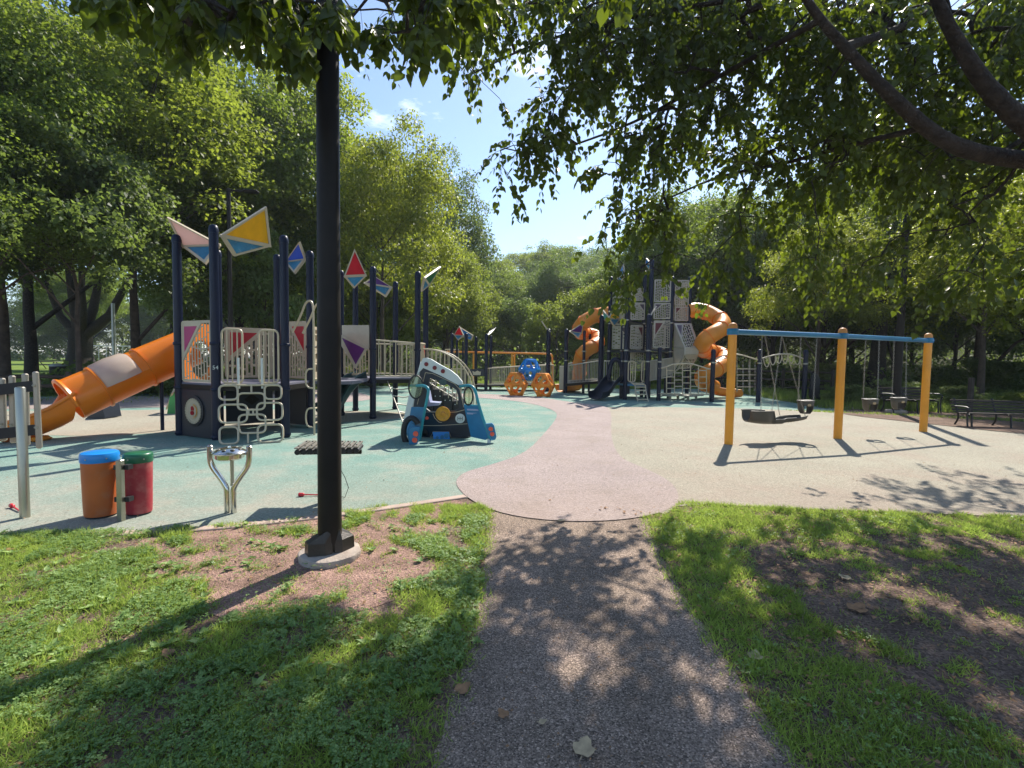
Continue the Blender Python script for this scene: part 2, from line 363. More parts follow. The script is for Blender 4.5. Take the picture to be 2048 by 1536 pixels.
CLOV = (np.array(_v, float), TRIF)
def cloud(name, pos, ax, nrm, size, tmpl, mt, width=None, parent=None, link=True):
    T, faces = tmpl; n = len(pos); k = len(T)
    ax = ax / np.linalg.norm(ax, axis=1, keepdims=True)
    nrm = nrm - ax * (nrm * ax).sum(1, keepdims=True); nrm /= np.maximum(np.linalg.norm(nrm, axis=1, keepdims=True), 1e-6)
    lat = np.cross(nrm, ax); w = size if width is None else width
    V = pos[:, None, :] + ax[:, None, :] * (T[None, :, 0:1] * size[:, None, None]) + lat[:, None, :] * (T[None, :, 1:2] * w[:, None, None]) + nrm[:, None, :] * (T[None, :, 2:3] * size[:, None, None])
    V = V.reshape(-1, 3)
    tot = [len(f) for f in faces]; flat = np.array([i for f in faces for i in f])
    loops = (flat[None, :] + (np.arange(n) * k)[:, None]).ravel(); tots = np.tile(tot, n)
    starts = np.concatenate([[0], np.cumsum(tots)[:-1]])
    me = bpy.data.meshes.new(name); me.vertices.add(len(V)); me.vertices.foreach_set('co', V.ravel().astype(np.float32))
    me.loops.add(len(loops)); me.loops.foreach_set('vertex_index', loops.astype(np.int32))
    me.polygons.add(len(tots)); me.polygons.foreach_set('loop_start', starts.astype(np.int32)); me.polygons.foreach_set('loop_total', tots.astype(np.int32))
    me.update(calc_edges=True); me.materials.append(mt)
    if not link: return me
    o = bpy.data.objects.new(name, me); col.objects.link(o)
    if parent: o.parent = parent; o.matrix_parent_inverse = Matrix.Translation(-parent.location)
    return o
def rnd_dirs(rg, n):
    v = rg.normal(size=(n, 3)); return v / np.linalg.norm(v, axis=1, keepdims=True)
# ================================================================== SETTING: ground sheets
def sheet(name, pxs, z, mt, smooth=2, world=None):
    pts = [Vector((p[0], p[1], 0)) for p in world] if world else [G(*p) for p in pxs]
    if smooth: pts = chaikin(pts, smooth)
    pts = [Vector((p.x, p.y, z)) for p in pts]
    tri = tessellate_polygon([pts]); mb = MB(); mb.add(pts, [tuple(t) for t in tri])
    o = mb.build(name, mt, smooth=False)
    for p in o.data.polygons:
        if p.normal.z < 0: p.flip()
    return tag(o, kind='structure')
# ground with a wooded hill rising far behind
def terr(x, y):
    h = 0.
    d = (y - 58) + .35 * (x)
    if d > 0: h += 14 * (1 - math.exp(-(d / 48) ** 2)) * (1 / (1 + math.exp(-(x + 22) / 7)))
    return h
mb = MB(); NX, NY = 90, 70
xs = [-700 + 0] * 0 + [math.copysign(abs(t) ** 2.2, t) * 700 for t in np.linspace(-1, 1, NX)]
ys = [-30 + 1030 * (t ** 2.2) for t in np.linspace(0, 1, NY)]
mb.add([(x, y, terr(x, y)) for y in ys for x in xs], [(j * NX + i, j * NX + i + 1, (j + 1) * NX + i + 1, (j + 1) * NX + i) for j in range(NY - 1) for i in range(NX - 1)])
gr_ = mb.build('ground', [M['soil'], M['forest']])
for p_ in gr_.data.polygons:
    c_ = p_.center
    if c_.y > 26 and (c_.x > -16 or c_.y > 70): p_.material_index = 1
tag(gr_, kind='structure')
sheet('field', None, .002, M['field'], 1, world=[(-160, 15.2), (-14, 15.2), (-11, 18), (-10, 24), (-14, 60), (-22, 150), (-160, 190)])
sheet('meadow', None, .003, M['field'], 1, world=[(-12, 27), (2, 29), (12, 27), (11.5, 22), (11, 17), (15, 13.6), (40, 13), (60, 50), (-12, 56)])
sheet('grass_verge', [(1700, 832), (1670, 824), (1720, 818), (1850, 822), (2048, 830), (2400, 850), (2400, 895), (2048, 870), (1850, 848)], .020, M['soil'])
TEAL_PX = [(-700, 1112), (0, 1072), (340, 1062), (640, 1032), (925, 992), (1010, 1010), (1150, 1020), (1350, 1005), (1600, 1017), (2048, 1034), (2900, 1090), (2900, 930), (2048, 868), (1850, 845), (1690, 822), (1600, 800), (1500, 782), (1200, 771), (950, 770), (560, 773), (250, 790), (-700, 812)]
sheet('playground_surface', TEAL_PX, .006, M['surfteal'], 1)
sheet('cream_surface', [(1320, 1040), (1362, 1006), (1600, 1020), (2048, 1035), (2900, 1091), (2900, 931), (2048, 870), (1850, 848), (1690, 826), (1640, 822), (1400, 815), (1150, 814), (1150, 900), (1180, 960)], .009, M['surfcream'], 1)
sheet('pink_surface', [(1362, 1000), (1335, 1025), (1250, 1042), (1130, 1046), (1010, 1032), (940, 1003), (907, 968), (925, 946), (985, 930), (1050, 908), (1085, 872), (1115, 836), (1112, 822), (1060, 806), (990, 798), (900, 793), (840, 796), (840, 790), (900, 787), (1000, 789), (1080, 795), (1150, 806), (1215, 812), (1224, 830), (1221, 870), (1235, 915), (1290, 938), (1345, 965)], .012, M['surfpink'], 2)
sheet('cream_patch', [(-500, 845), (60, 872), (260, 872), (420, 856), (620, 850), (800, 838), (860, 828), (700, 822), (470, 818), (200, 822), (-500, 826)], .009, M['surfcream'], 2)
sheet('pink_band', [(-500, 822), (200, 818), (470, 812), (700, 806), (760, 796), (690, 780), (560, 781), (420, 786), (200, 797), (-500, 805)], .012, M['surfpink'], 2)
sheet('pink_path', [(1590, 806), (1690, 820), (1760, 817), (1900, 824), (2300, 842), (2300, 826), (1900, 812), (1740, 800), (1640, 790)], .024, M['surfpink'], 2)
ASPH_PX = [(1300, 1032), (1296, 1060), (1345, 1150), (1410, 1260), (1500, 1385), (1605, 1545), (2600, 2900), (200, 2900), (860, 1545), (905, 1400), (945, 1270), (962, 1150), (978, 1060), (975, 1015)]
def ragged(pts, amp=.035, step=.06):
    out = []
    for i, p in enumerate(pts):
        q = pts[(i + 1) % len(pts)]; n = max(1, int((q - p).length / step)) if max(abs(p.x), abs(q.x)) < 3 and p.y > 1.0 else 1
        for k in range(n):
            r_ = p.lerp(q, k / n); w = amp * (mnoise.noise(r_ * 4.) + .6 * mnoise.noise(r_ * 15.)) if n > 1 else 0; nn = Vector((-(q - p).y, (q - p).x, 0)).normalized(); out.append(r_ + nn * w)
    return out
sheet('asphalt_path', None, .003, M['asphalt'], 0, world=[(p.x, p.y) for p in ragged(chaikin([G(*q) for q in ASPH_PX], 1))])
DIRT_L = [(300, 1066), (640, 1034), (930, 990), (930, 1040), (880, 1065), (815, 1090), (905, 1120), (870, 1165), (760, 1215), (640, 1240), (520, 1255), (400, 1225), (330, 1170), (250, 1110)]
sheet('dirt_patch', [(x, y) for x, y in DIRT_L], .003, M['dirtred'], 2)
DIRT_R = [(1420, 1150), (1520, 1120), (1640, 1075), (1800, 1065), (2100, 1105), (2700, 1150), (2700, 1500), (2150, 1500), (1930, 1440), (1820, 1330), (1700, 1270), (1560, 1215)]
# concrete curb strip along the front edge of the rubber surface
cp = [G(*p) for p in [(-700, 1115), (0, 1076), (340, 1067), (640, 1036), (800, 1014), (930, 994)]]; cp = chaikin(cp, 2, False)
mb = MB(); n_ = len(cp); vs = []
for i, p in enumerate(cp):
    t = (cp[min(i + 1, n_ - 1)] - cp[max(i - 1, 0)]).normalized(); nn = Vector((-t.y, t.x, 0))
    for s_, z_ in ((-.055, -.05), (-.055, .012), (-.048, .018), (.048, .018), (.055, .012), (.055, -.05)): vs.append(Vector((p.x, p.y, z_)) + nn * s_)
mb.add(vs, [(i * 6 + k, i * 6 + k + 1, (i + 1) * 6 + k + 1, (i + 1) * 6 + k) for i in range(n_ - 1) for k in range(5)])
tag(mb.build('kerb', M['curb'], smooth=False), kind='structure')

# ------------------------------------------------------------------ grass and ground cover
ASP = [(p.x, p.y) for p in chaikin([G(*p) for p in ASPH_PX], 1)]
SURF = [(p.x, p.y) for p in [G(*p) for p in TEAL_PX]]
PINKW = [(p.x, p.y) for p in [G(*p) for p in [(1362, 1000), (1335, 1025), (1250, 1042), (1130, 1046), (1010, 1032), (940, 1003), (925, 992), (1200, 900)]]]
CREAMW = [(p.x, p.y) for p in [G(*p) for p in [(1320, 1036), (1362, 1004), (1600, 1019), (2048, 1034), (2900, 1090), (2900, 930), (1300, 830)]]]
rg = np.random.default_rng(7)
def nz2(x, y, s, seed):
    return np.array([mnoise.noise(Vector((a * s, b * s, seed))) for a, b in zip(x, y)])
def lawn_points(n, x0, x1, y0, y1, base, edge=.045):
    x = rg.uniform(x0, x1, n); y = rg.uniform(y0, y1, n)
    ok = ~inpoly(x + rg.normal(0, edge, n), y + rg.normal(0, edge, n), ASP) & ~inpoly(x, y + rg.normal(0, edge, n), SURF) & ~inpoly(x, y, PINKW) & ~inpoly(x, y, CREAMW)
    x, y = x[ok], y[ok]
    u, v, d = projn(np.stack([x, y, np.zeros_like(x)], 1))
    ok = (d > .3) & (u > -260) & (u < 2320) & (v < 1750)
    x, y, u, v = x[ok], y[ok], u[ok], v[ok]
    c = nz2(x, y, 5.5, 1.) + .5 * nz2(x, y, 14, 5.) + .6 * nz2(x, y, 1.6, 9.)
    jx = nz2(x, y, 2.6, 51.) * 230 + rg.normal(0, 14, len(x)); jy = nz2(x, y, 2.9, 77.) * 110 + rg.normal(0, 8, len(x)); dl = inpoly(u + jx, v + jy, DIRT_L); dr = inpoly(u + jx, v + jy, DIRT_R)
    keep = np.where(dl | dr, np.clip((c - .20) * 1.1, .03, .8), np.clip(.75 + c * .9, .18, 1.))
    keep = np.where((u > 700) & (u < 985) & (v < 1300) & ~dl, np.clip(keep + .2, 0, 1), keep)
    k = rg.random(len(x)) < keep * base
    return x[k], y[k], c[k], (dl | dr)[k]
def blades(name, n, box, h0, h1, label, mt='grass'):
    x, y, c, dirt = lawn_points(n, *box, 1.0)
    m = len(x); h = rg.uniform(h0, h1, m) * np.where(dirt, .55, 1.) * (1 + .5 * np.clip(c, -.6, .8))
    lean = rg.normal(0, .85, (m, 2)); ax = np.stack([lean[:, 0], lean[:, 1], np.ones(m)], 1)
    th = rg.uniform(0, 2 * math.pi, m); nr = np.stack([np.cos(th), np.sin(th), .2 * np.ones(m)], 1)
    o = cloud(name, np.stack([x, y, np.full(m, .002)], 1), ax, nr, h, BLADE, M[mt], width=rg.uniform(.0028, .0062, m))
    tag(o, label, 'grass', kind='stuff'); return o
blades('grass', 420000, (-6.2, .7, 1.2, 5.2), .022, .062, 'short sunlit grass left of the asphalt path')
blades('grass', 430000, (.2, 7.6, 1.2, 5.6), .022, .060, 'patchy shaded grass right of the asphalt path')
blades('dry_grass', 26000, (-6.2, .7, 1.2, 5.2), .015, .045, 'dry straw blades among the grass left of the path', 'straw')
blades('dry_grass', 34000, (.2, 7.6, 1.2, 5.6), .015, .045, 'dry straw blades among the grass right of the path', 'straw')
def covers(name, n, box, s0, s1, label, region=None, tm=CLOV, mt='clover', thr=-.1):
    x, y, c, dirt = lawn_points(n, *box, 1.0, .01)
    c2 = nz2(x, y, 2.2, 33.); k = (c2 > thr); x, y = x[k], y[k]; m = len(x)
    ax = np.stack([rg.normal(size=m), rg.normal(size=m), rg.normal(0, .15, m)], 1); nr = np.stack([rg.normal(0, .3, m), rg.normal(0, .3, m), np.ones(m)], 1)
    o = cloud(name, np.stack([x, y, rg.uniform(.02, .05, m)], 1), ax, nr, rg.uniform(s0, s1, m), tm, M[mt]); tag(o, label, 'clover', kind='stuff')
covers('clover', 130000, (-6, .2, 1.2, 4.8), .010, .024, 'low clover and broadleaf weeds among the grass left of the path')
covers('clover', 26000, (.8, 6.5, 1.2, 5.0), .010, .02, 'sparse clover among the grass right of the path', thr=.1)
# broad plantain rosettes at the lawn edge
x, y, c, dirt = lawn_points(1500, -6, .3, 2.2, 4.8, 1.0); P_, A_, N_, S_ = [], [], [], []
for a, b in zip(x[:420], y[:420]):
    for k in range(6):
        t = rg.uniform(0, 6.28); P_.append((a, b, .012)); A_.append((math.cos(t), math.sin(t), rg.uniform(.15, .7))); N_.append((-math.cos(t) * .4, -math.sin(t) * .4, 1)); S_.append(rg.uniform(.03, .065))
o = cloud('broadleaf_weeds', np.array(P_), np.array(A_), np.array(N_), np.array(S_), HEART, M['clover'], width=np.array(S_) * .62)
tag(o, 'broad leaved plantain weeds scattered over the lawn left of the path', 'weeds', kind='stuff')
# small litter: crumbs, seed husks and bits of twig on the hard surfaces and soil
def litter(name, n, box, s0, s1, label, mt, cond):
    x = rg.uniform(box[0], box[1], n); y = rg.uniform(box[2], box[3], n) ; k = cond(x, y); x, y = x[k], y[k]; m = len(x)
    ax = np.stack([rg.normal(size=m), rg.normal(size=m), rg.normal(0, .08, m)], 1); nr = np.stack([rg.normal(0, .4, m), rg.normal(0, .4, m), np.ones(m)], 1)
    s = rg.uniform(s0, s1, m)
    o = cloud(name, np.stack([x, y, np.full(m, .021)], 1), ax, nr, s, DIAM, M[mt], width=s * rg.uniform(.25, .9, m)); tag(o, label, 'litter', kind='stuff')
inasp = lambda x, y: inpoly(x, y, ASP) | inpoly(x, y, SURF)
litter('leaf_litter', 2600, (-7, 9, 3.4, 14), .008, .03, 'tiny twigs and husks scattered over the rubber surface', 'brown', inasp)
litter('leaf_litter', 1500, (-.6, 2, 1.4, 4.6), .006, .02, 'small dry crumbs of leaf on the asphalt path', 'brown', inasp)
litter('leaf_litter', 5200, (.8, 8, 1.4, 5.2), .012, .045, 'dry leaf fragments on the bare soil right of the path', 'brown', lambda x, y: ~inasp(x, y) & ~inpoly(x, y, CREAMW))
litter('leaf_litter', 1700, (-6, .2, 1.4, 4.8), .010, .035, 'dry leaf fragments on the lawn and soil left of the path', 'brown', lambda x, y: ~inasp(x, y))
# larger fallen leaves, each one a thing
def fallen(px, py, s, label, mt='tan', ang=0.):
    p = G(px, py); mb = MB(); c, s_ = math.cos(ang), math.sin(ang); vs = []
    out = [(0, 0), (-.1, .3), (.15, .5), (.45, .55), (.6, .3), (.85, .28), (1.1, 0), (.85, -.25), (.6, -.3), (.45, -.55), (.15, -.5), (-.1, -.3)]
    for a, b in out: vs.append(Vector((p.x + s * ((a - .4) * c - b * s_), p.y + s * ((a - .4) * s_ + b * c), .016 + s * (.25 * b * b + .12 * a * a) + .006 * random.random())))
    vs.append(Vector((p.x, p.y, .018))); k = len(out)
    mb.add(vs, [(i, (i + 1) % k, k) for i in range(k)])
    mb.tube([vs[0], vs[0] + Vector((-c * s * .5, -s_ * s * .5, .01))], .0012, 4)
    tag(mb.build('fallen_leaf', M[mt]), label, 'leaf', 'fallen leaves on the ground')
random.seed(3)
fallen(1168, 1505, .085, 'pale tan fallen leaf lying on the asphalt at the bottom edge of the photo', 'tan', 1.2)
fallen(1006, 1436, .05, 'small tan fallen leaf on the asphalt left of the path centre', 'brown', 2.2)
fallen(1085, 1452, .03, 'tiny pale leaf on the shaded asphalt near the bottom of the photo', 'tan', .3)
fallen(925, 1385, .07, 'brown leaf on the left edge of the asphalt path beside the grass', 'brown', .8)
fallen(1122, 1045, .06, 'pale leaf where the pink surface meets the asphalt path', 'tan', .2)
fallen(1715, 1222, .11, 'curled brown leaf on the bare soil in the middle of the right lawn', 'brown', .6)
fallen(1690, 1160, .07, 'dry leaf on soil just beyond the curled brown leaf', 'tan', 2.)
fallen(1510, 1318, .07, 'curled dry leaf at the right edge of the asphalt path', 'tan', 1.)
fallen(1100, 1003, .03, 'small twig leaf on the pink circle', 'brown', 1.)
fallen(15, 1105, .07, 'orange brown leaf at the kerb on the far left of the lawn', 'brown', .4)
fallen(560, 1252, .07, 'orange tan leaf on the bare soil in front of the lamp post', 'brown', 1.3)
fallen(335, 1312, .06, 'dark curled leaf in the shaded grass left of the path', 'brown', 2.6)
fallen(560, 1415, .07, 'brown leaf in the shaded clover near the bottom left', 'brown', .2)
fallen(1718, 1022, .04, 'reddish leaf at the cream surface edge right of the path', 'brown', .2)
# ================================================================== TREES
def crown_mesh(name, seed, rx, rz, nclump, nleaf, leaf, mt, droop=0., hollow=.45):
    r_ = np.random.default_rng(seed)
    d = rnd_dirs(r_, nclump); d[:, 2] = np.where(d[:, 2] < -.55, -d[:, 2], d[:, 2])
    rad = r_.uniform(hollow, 1., nclump) ** .7
    wob = 1 + .18 * np.sin(d[:, 0] * 3 + seed) + .15 * np.sin(d[:, 1] * 4 + seed * 2)
    cen = d * rad[:, None] * wob[:, None] * np.array([rx, rx, rz])
    cr_ = r_.uniform(.10, .27, nclump) * rx * (1.15 - .35 * rad)
    w = cr_ ** 2; idx = r_.choice(nclump, nleaf, p=w / w.sum())
    q = rnd_dirs(r_, nleaf); q[:, 2] = np.abs(q[:, 2]) * np.where(r_.random(nleaf) < .78, 1, -1)
    rr = r_.uniform(.25, 1.08, nleaf) ** .45
    p = cen[idx] + q * (rr * cr_[idx])[:, None] * np.array([1, 1, .62]) + r_.normal(0, .05 * rx * .3, (nleaf, 3))
    # sprigs: leaves shift together along short shoots so outlines look feathery
    sp = r_.integers(0, nleaf // 7, nleaf); off = r_.normal(0, .07 * rx * .45, (nleaf // 7 + 1, 3)); p += off[sp] * np.array([1, 1, .8])
    out = q * .55 + np.array([0, 0, .75]) + r_.normal(0, .5, (nleaf, 3))
    ax = q * np.array([1, 1, .3]) + r_.normal(0, .6, (nleaf, 3)) + np.array([0, 0, -.35 - droop])
    s = leaf * r_.uniform(.6, 1.35, nleaf)
    me = cloud(name, p, ax, out, s, DIAM, mt, link=False)
    return me, cen
CR = {}
CR['A'] = crown_mesh('crown', 11, 5, 5.6, 210, 52000, .15, M['leafA'])
CR['B'] = crown_mesh('crown', 12, 4.4, 6.0, 200, 50000, .14, M['leafB'])
CR['C'] = crown_mesh('crown', 13, 5, 5.0, 190, 46000, .15, M['leafC'])
CR['D'] = crown_mesh('crown', 14, 4.8, 4.6, 180, 50000, .125, M['leafD'], .3)
CR['E'] = crown_mesh('crown', 15, 5, 6.5, 220, 52000, .16, M['leafA'], .1, .3)
CR['F'] = crown_mesh('crown', 16, 3.6, 2.6, 70, 16000, .14, M['leafB'])
CR['G'] = crown_mesh('crown', 17, 3.6, 3.0, 80, 18000, .15, M['leafC'])
CR['H'] = crown_mesh('crown', 18, 5, 5.2, 260, 80000, .115, M['leafA'], .1, .35)
def tree(x, y, h, kind, rad, low, label, name='leafy_tree', group='trees around the playground', tr=.22, rot=0., barkm='bark', z0=None, trunk_show=True, lean=(0, 0)):
    z0 = terr(x, y) if z0 is None else z0
    me, cen = CR[kind]
    rx = {'H': 5, 'A': 5, 'B': 4.4, 'C': 5, 'D': 4.8, 'E': 5, 'F': 3.6, 'G': 3.6}[kind]; rz = {'H': 5.2, 'A': 5.6, 'B': 6, 'C': 5, 'D': 4.6, 'E': 6.5, 'F': 2.6, 'G': 3.0}[kind]
    sx = rad / rx * .95; sz = (h - low) / 2 / rz * .93; cz = (h + low) / 2
    root = thing(name, label, 'tree', (x, y, z0), group)
    c = bpy.data.objects.new('crown', me); col.objects.link(c); c.parent = root
    c.location = (lean[0], lean[1], cz); c.scale = (sx, sx, sz); c.rotation_euler = (0, 0, rot)
    rr = random.Random(int(abs(x * 31 + y * 17)) + 5); mb = MB()
    top = Vector((lean[0] * .8, lean[1] * .8, low + (h - low) * .62)); n = 7
    pts = [Vector((top.x * (k / n) ** 1.5 + rr.uniform(-.06, .06) * k / n * 2, top.y * (k / n) ** 1.5 + rr.uniform(-.06, .06) * k / n * 2, top.z * k / n)) for k in range(n + 1)]
    pts[0] = Vector((0, 0, -.1)); rs = [tr * (1.35 if k == 0 else 1 - .8 * k / n) for k in range(n + 1)]
    pts.insert(1, Vector((0, 0, .35))); rs.insert(1, tr * 1.05)
    mb.tube(pts, rs, 10)
    cr2, sr2 = math.cos(rot), math.sin(rot)
    idx = list(range(len(cen))); rr.shuffle(idx)
    for i in idx[:16]:
        q = cen[i]; tgt = Vector((q[0] * cr2 - q[1] * sr2, q[0] * sr2 + q[1] * cr2, 0)) * sx; tgt.z = q[2] * sz; tgt += Vector((lean[0], lean[1], cz))
        zb = max(.5, low * .75, min(top.z * .92, tgt.z - tgt.xy.length * .75)); f = zb / top.z
        b = Vector((top.x * f ** 1.5, top.y * f ** 1.5, zb)); r0 = tr * (1 - .8 * f) * .55
        mid = b.lerp(tgt, .5) + Vector((rr.uniform(-.2, .2), rr.uniform(-.2, .2), .12 * (tgt - b).length))
        mb.tube([b, b.lerp(mid, .5) + Vector((0, 0, .03)), mid, mid.lerp(tgt, .55), tgt], [r0, r0 * .8, r0 * .6, r0 * .35, r0 * .12], 6)
    t_ = mb.build('trunk', M[barkm]); t_.parent = root
    return root
# (x, y, height, kind, crown radius, crown base, label)
TR = [
 # left mass
 (-16.8, 14.9, 9.5, 'H', 3.60, 2.30, 'young tree with low dark crown at the far left edge, beside the chime posts', .13),
 (-14.6, 16.2, 9.0, 'G', 3.20, 2.00, 'slim dark stemmed young tree second from the left edge', .10),
 (-18.5, 17.5, 15, 'H', 5.20, 2.60, 'tall dark tree filling the upper left corner', .2),
 (-17.2, 22.0, 17, 'B', 5.60, 0.96, 'tall tree with sunlit yellow green sprays above the orange tube slide', .22),
 (-15.6, 27.5, 17.5, 'A', 5.82, 0.54, 'dense dark tree behind the tall navy posts of the near play structure', .24),
 (-21.0, 30.0, 24, 'E', 7.28, 1.80, 'very tall tree behind the upper left crowns', .3),
 (-13.4, 33.5, 21, 'B', 6.05, 0.89, 'tall open crowned tree just left of the dark lamp post', .26),
 (-11.0, 39.0, 18.5, 'A', 5.60, 0.47, 'dark tree directly behind the foreground lamp post', .22),
 (-7.4, 27.5, 13.2, 'D', 4.59, 0.71, 'sunlit yellow green tree whose rounded crown stands against the sky gap', .17),
 (-4.9, 36.0, 11.5, 'B', 3.58, 0.40, 'narrower green tree just right of the sunlit rounded tree', .16),
 (-6.5, 46.0, 18.2, 'C', 5.38, 0.75, 'grey green tree peeking out behind the sunlit rounded tree', .2),
 (-12.5, 24.5, 8.0, 'G', 3.58, 0.05, 'low bushy tree behind the deck of the near play structure', .12),
 (-9.3, 33.0, 9.0, 'F', 4.03, 0.05, 'low leafy tree behind the second hexagon of posts', .12),
 (-26.0, 26.0, 21, 'A', 6.72, 1.62, 'big shade tree rising beyond the far left young trees', .3),
 (-27.0, 44.0, 17, 'C', 6.72, 0.92, 'tree at the edge of the sunny field behind the orange slide', .25),
 (-20.5, 40.0, 16, 'C', 5.60, 0.26, 'grey green tree right of the silver pole', .22),
 (-74.0, 108., 20, 'A', 10.08, 0.40, 'distant dark tree at the far edge of the field, left one', .3),
 (-60.0, 112., 19, 'C', 10.08, 0.05, 'distant grey green tree at the far edge of the field behind the big trunk', .3),
 (-92.0, 104., 21, 'E', 10.08, 0.75, 'distant tree on the far edge of the field at the left border of the photo', .3),
 (-47.0, 112., 17, 'B', 8.00, 0.80, 'distant bright tree at the far edge of the field beside the silver pole', .3),
 (-63.0, 70.0, 15, 'A', 6.00, 3.20, 'field tree with a short visible trunk left of the big trunk', .45),
 # far hill
 (-3.0, 66.0, 15.5, 'B', 5.15, 0.05, 'green tree at the left foot of the wooded hill', .2),
 (1.0, 74.0, 13.5, 'C', 5.60, 0.05, 'hill tree directly below the open sky', .2),
 (7.5, 72.0, 13.5, 'A', 5.60, 0.05, 'darker hill tree right of the sky gap', .2),
 (-1.0, 88.0, 13, 'C', 6.16, 0.05, 'hazy tree on the skyline at the left end of the hill', .2),
 (6.0, 92.0, 13.5, 'A', 6.72, 0.05, 'dark round tree on the hill skyline', .2),
 (13.5, 88.0, 14.5, 'C', 6.72, 0.05, 'hazy hill tree behind the overhanging linden leaves', .2),
 (20.0, 80.0, 16, 'A', 6.72, 0.05, 'hill tree high above the left spiral slide', .2),
 (13.0, 64.0, 14, 'B', 5.60, 0.05, 'light green tree on the slope above the left spiral slide', .2),
 (4.5, 58.0, 11.5, 'F', 4.60, 0.60, 'bushy light tree on the lower slope', .2),
 (10.0, 98.0, 16, 'E', 6.72, 0.05, 'tall dark tree at the top of the hill', .2),
 (29.0, 74.0, 20, 'E', 8.40, 0.05, 'tall tree on the hill behind the tower', .25),
 # middle rows behind the equipment
 (-3.3, 40.5, 7.4, 'F', 3.00, 0.40, 'bushy bright tree behind the low ramp station, leftmost', .1),
 (0.6, 42.0, 7.2, 'G', 3.40, 0.30, 'dense bush tree behind the low ramp station', .1),
 (3.6, 39.0, 6.3, 'F', 2.80, 0.30, 'light green bushy tree behind the blue and orange climber', .1),
 (6.6, 41.0, 8.4, 'F', 3.60, 0.30, 'light green bushy tree left of the spiral slide', .1),
 (10.0, 46.0, 12, 'C', 4.20, 0.60, 'grey green tree behind the left spiral slide', .16),
 (12.2, 38.5, 14.5, 'E', 4.93, 0.12, 'dark tree directly behind the climbing tower', .22),
 (17.2, 41.0, 17.5, 'A', 6.05, 0.26, 'tall dark tree behind the right spiral slide', .25),
 (17.8, 33.0, 13.0, 'E', 4.48, 0.40, 'dark tree between the tower and the swing beam', .2),
 (23.5, 36.5, 17.5, 'C', 6.05, 0.33, 'grey green tree behind the middle swing post', .25),
 (21.6, 28.5, 12.0, 'A', 3.80, 2.80, 'dark tree with a thick leaning trunk behind the swings', .5),
 (31.0, 39.0, 19, 'E', 6.94, 0.40, 'tall tree deep in the wood behind the benches', .25),
 (28.5, 29.5, 15, 'B', 5.60, 0.61, 'bright tree above the right swing post', .25),
 (19.3, 19.8, 9.4, 'D', 3.30, 2.30, 'yellow green tree with drooping sprays above the slatted bench', .14),
 (25.5, 22.5, 12.5, 'D', 5.15, 0.40, 'broad yellow green tree at the right edge behind the benches', .3),
 (34.0, 27.0, 16, 'A', 6.16, 0.54, 'dark tree at the right border far behind the last bench', .3),
 (27.0, 17.0, 10.5, 'D', 4.2, 1.2, 'yellow green tree whose low sprays hang over the last bench at the right border', .18),
 (16.0, 13.6, 7.6, 'D', 3.1, 1.5, 'yellow green tree leaning in from the right border just in front of the last bench', .12),
 (15.2, 24.0, 8.5, 'D', 3.0, 1.6, 'light yellow green tree behind the left half of the swing beam', .13),
 (40.0, 36.0, 20, 'E', 7.84, 0.40, 'deep background tree at the right border', .3),
 (26.5, 51.0, 18, 'A', 7.28, 0.05, 'tall background tree closing the wood behind the tower', .3),
 (38.0, 54.0, 22, 'C', 8.96, 0.05, 'tall background tree closing the wood behind the swings', .3),
 (55.0, 48.0, 22, 'A', 10.08, 0.05, 'tall background tree beyond the right border', .3),
]
FAR = 'tree in the distant wood edge that closes the view, mostly hidden by nearer trees'
rf = random.Random(8)
for k in range(26): TR.append((-120 + k * 8.2 + rf.uniform(-2, 2), 118 + rf.uniform(-8, 10) if k < 15 else 104 + rf.uniform(-6, 10), 15 + rf.uniform(-2, 5), 'ACEB'[k % 4], 7.5, -2.0, FAR, .3))
for k in range(16): TR.append((14 + k * 3.6 + rf.uniform(-1.5, 1.5), 44 + rf.uniform(-3, 12), 11 + rf.uniform(-2, 5), 'ACEG'[k % 4], 4.8, -.6, 'low branched tree filling the shady wood behind the swings and benches', .2))
for k in range(9): TR.append((-22 + k * 3.4 + rf.uniform(-1, 1), 50 + rf.uniform(-4, 10), 11 + rf.uniform(-2, 3), 'CAEG'[k % 4], 4.6, -.5, 'low branched tree filling the wood behind the near play structure', .2))
GRP = {}
ORD = 'first second third fourth fifth sixth seventh eighth ninth tenth eleventh twelfth thirteenth fourteenth fifteenth sixteenth seventeenth eighteenth nineteenth twentieth'.split()
ORD += ['twenty-' + w for w in ORD[:9]]
def side_of(u):
    for lim, w in ((-1, 'beyond the left border'), (330, 'above the orange tube slide'), (640, 'behind the near play structure'), (940, 'right of the dark lamp post'), (1120, 'behind the low ramp station'), (1300, 'behind the left half of the tower'), (1460, 'behind the right spiral slide'), (1680, 'behind the left half of the swings'), (1860, 'behind the right half of the swings'), (2048, 'behind the last bench')):
        if u < lim: return w
    return 'beyond the right border'
for pre, grp, nm_ in (('tree in the distant', 'trees of the distant wood edge', 'distant tree'), ('low branched tree filling the shady', 'trees filling the wood', 'low wood tree'), ('low branched tree filling the wood', 'trees filling the wood behind the near structure', 'low backdrop tree')):
    ids = sorted([i for i, t in enumerate(TR) if t[6].startswith(pre)], key=lambda i: proj((TR[i][0], TR[i][1], 5))[0])
    for r_, i in enumerate(ids):
        t = TR[i]; lb_ = '%s %s, %s in its row' % (nm_, side_of(proj((t[0], t[1], 5))[0]), ORD[r_]); GRP[lb_] = grp; TR[i] = t[:6] + (lb_,) + t[7:]
for i, t in enumerate(TR):
    bk = 'barkdark' if t[3] in 'AE' else 'bark'
    tree(t[0], t[1], t[2], t[3], t[4], t[5], t[6], tr=t[7], rot=i * 1.7, barkm=bk, group=GRP.get(t[6]) or 'trees around the playground')
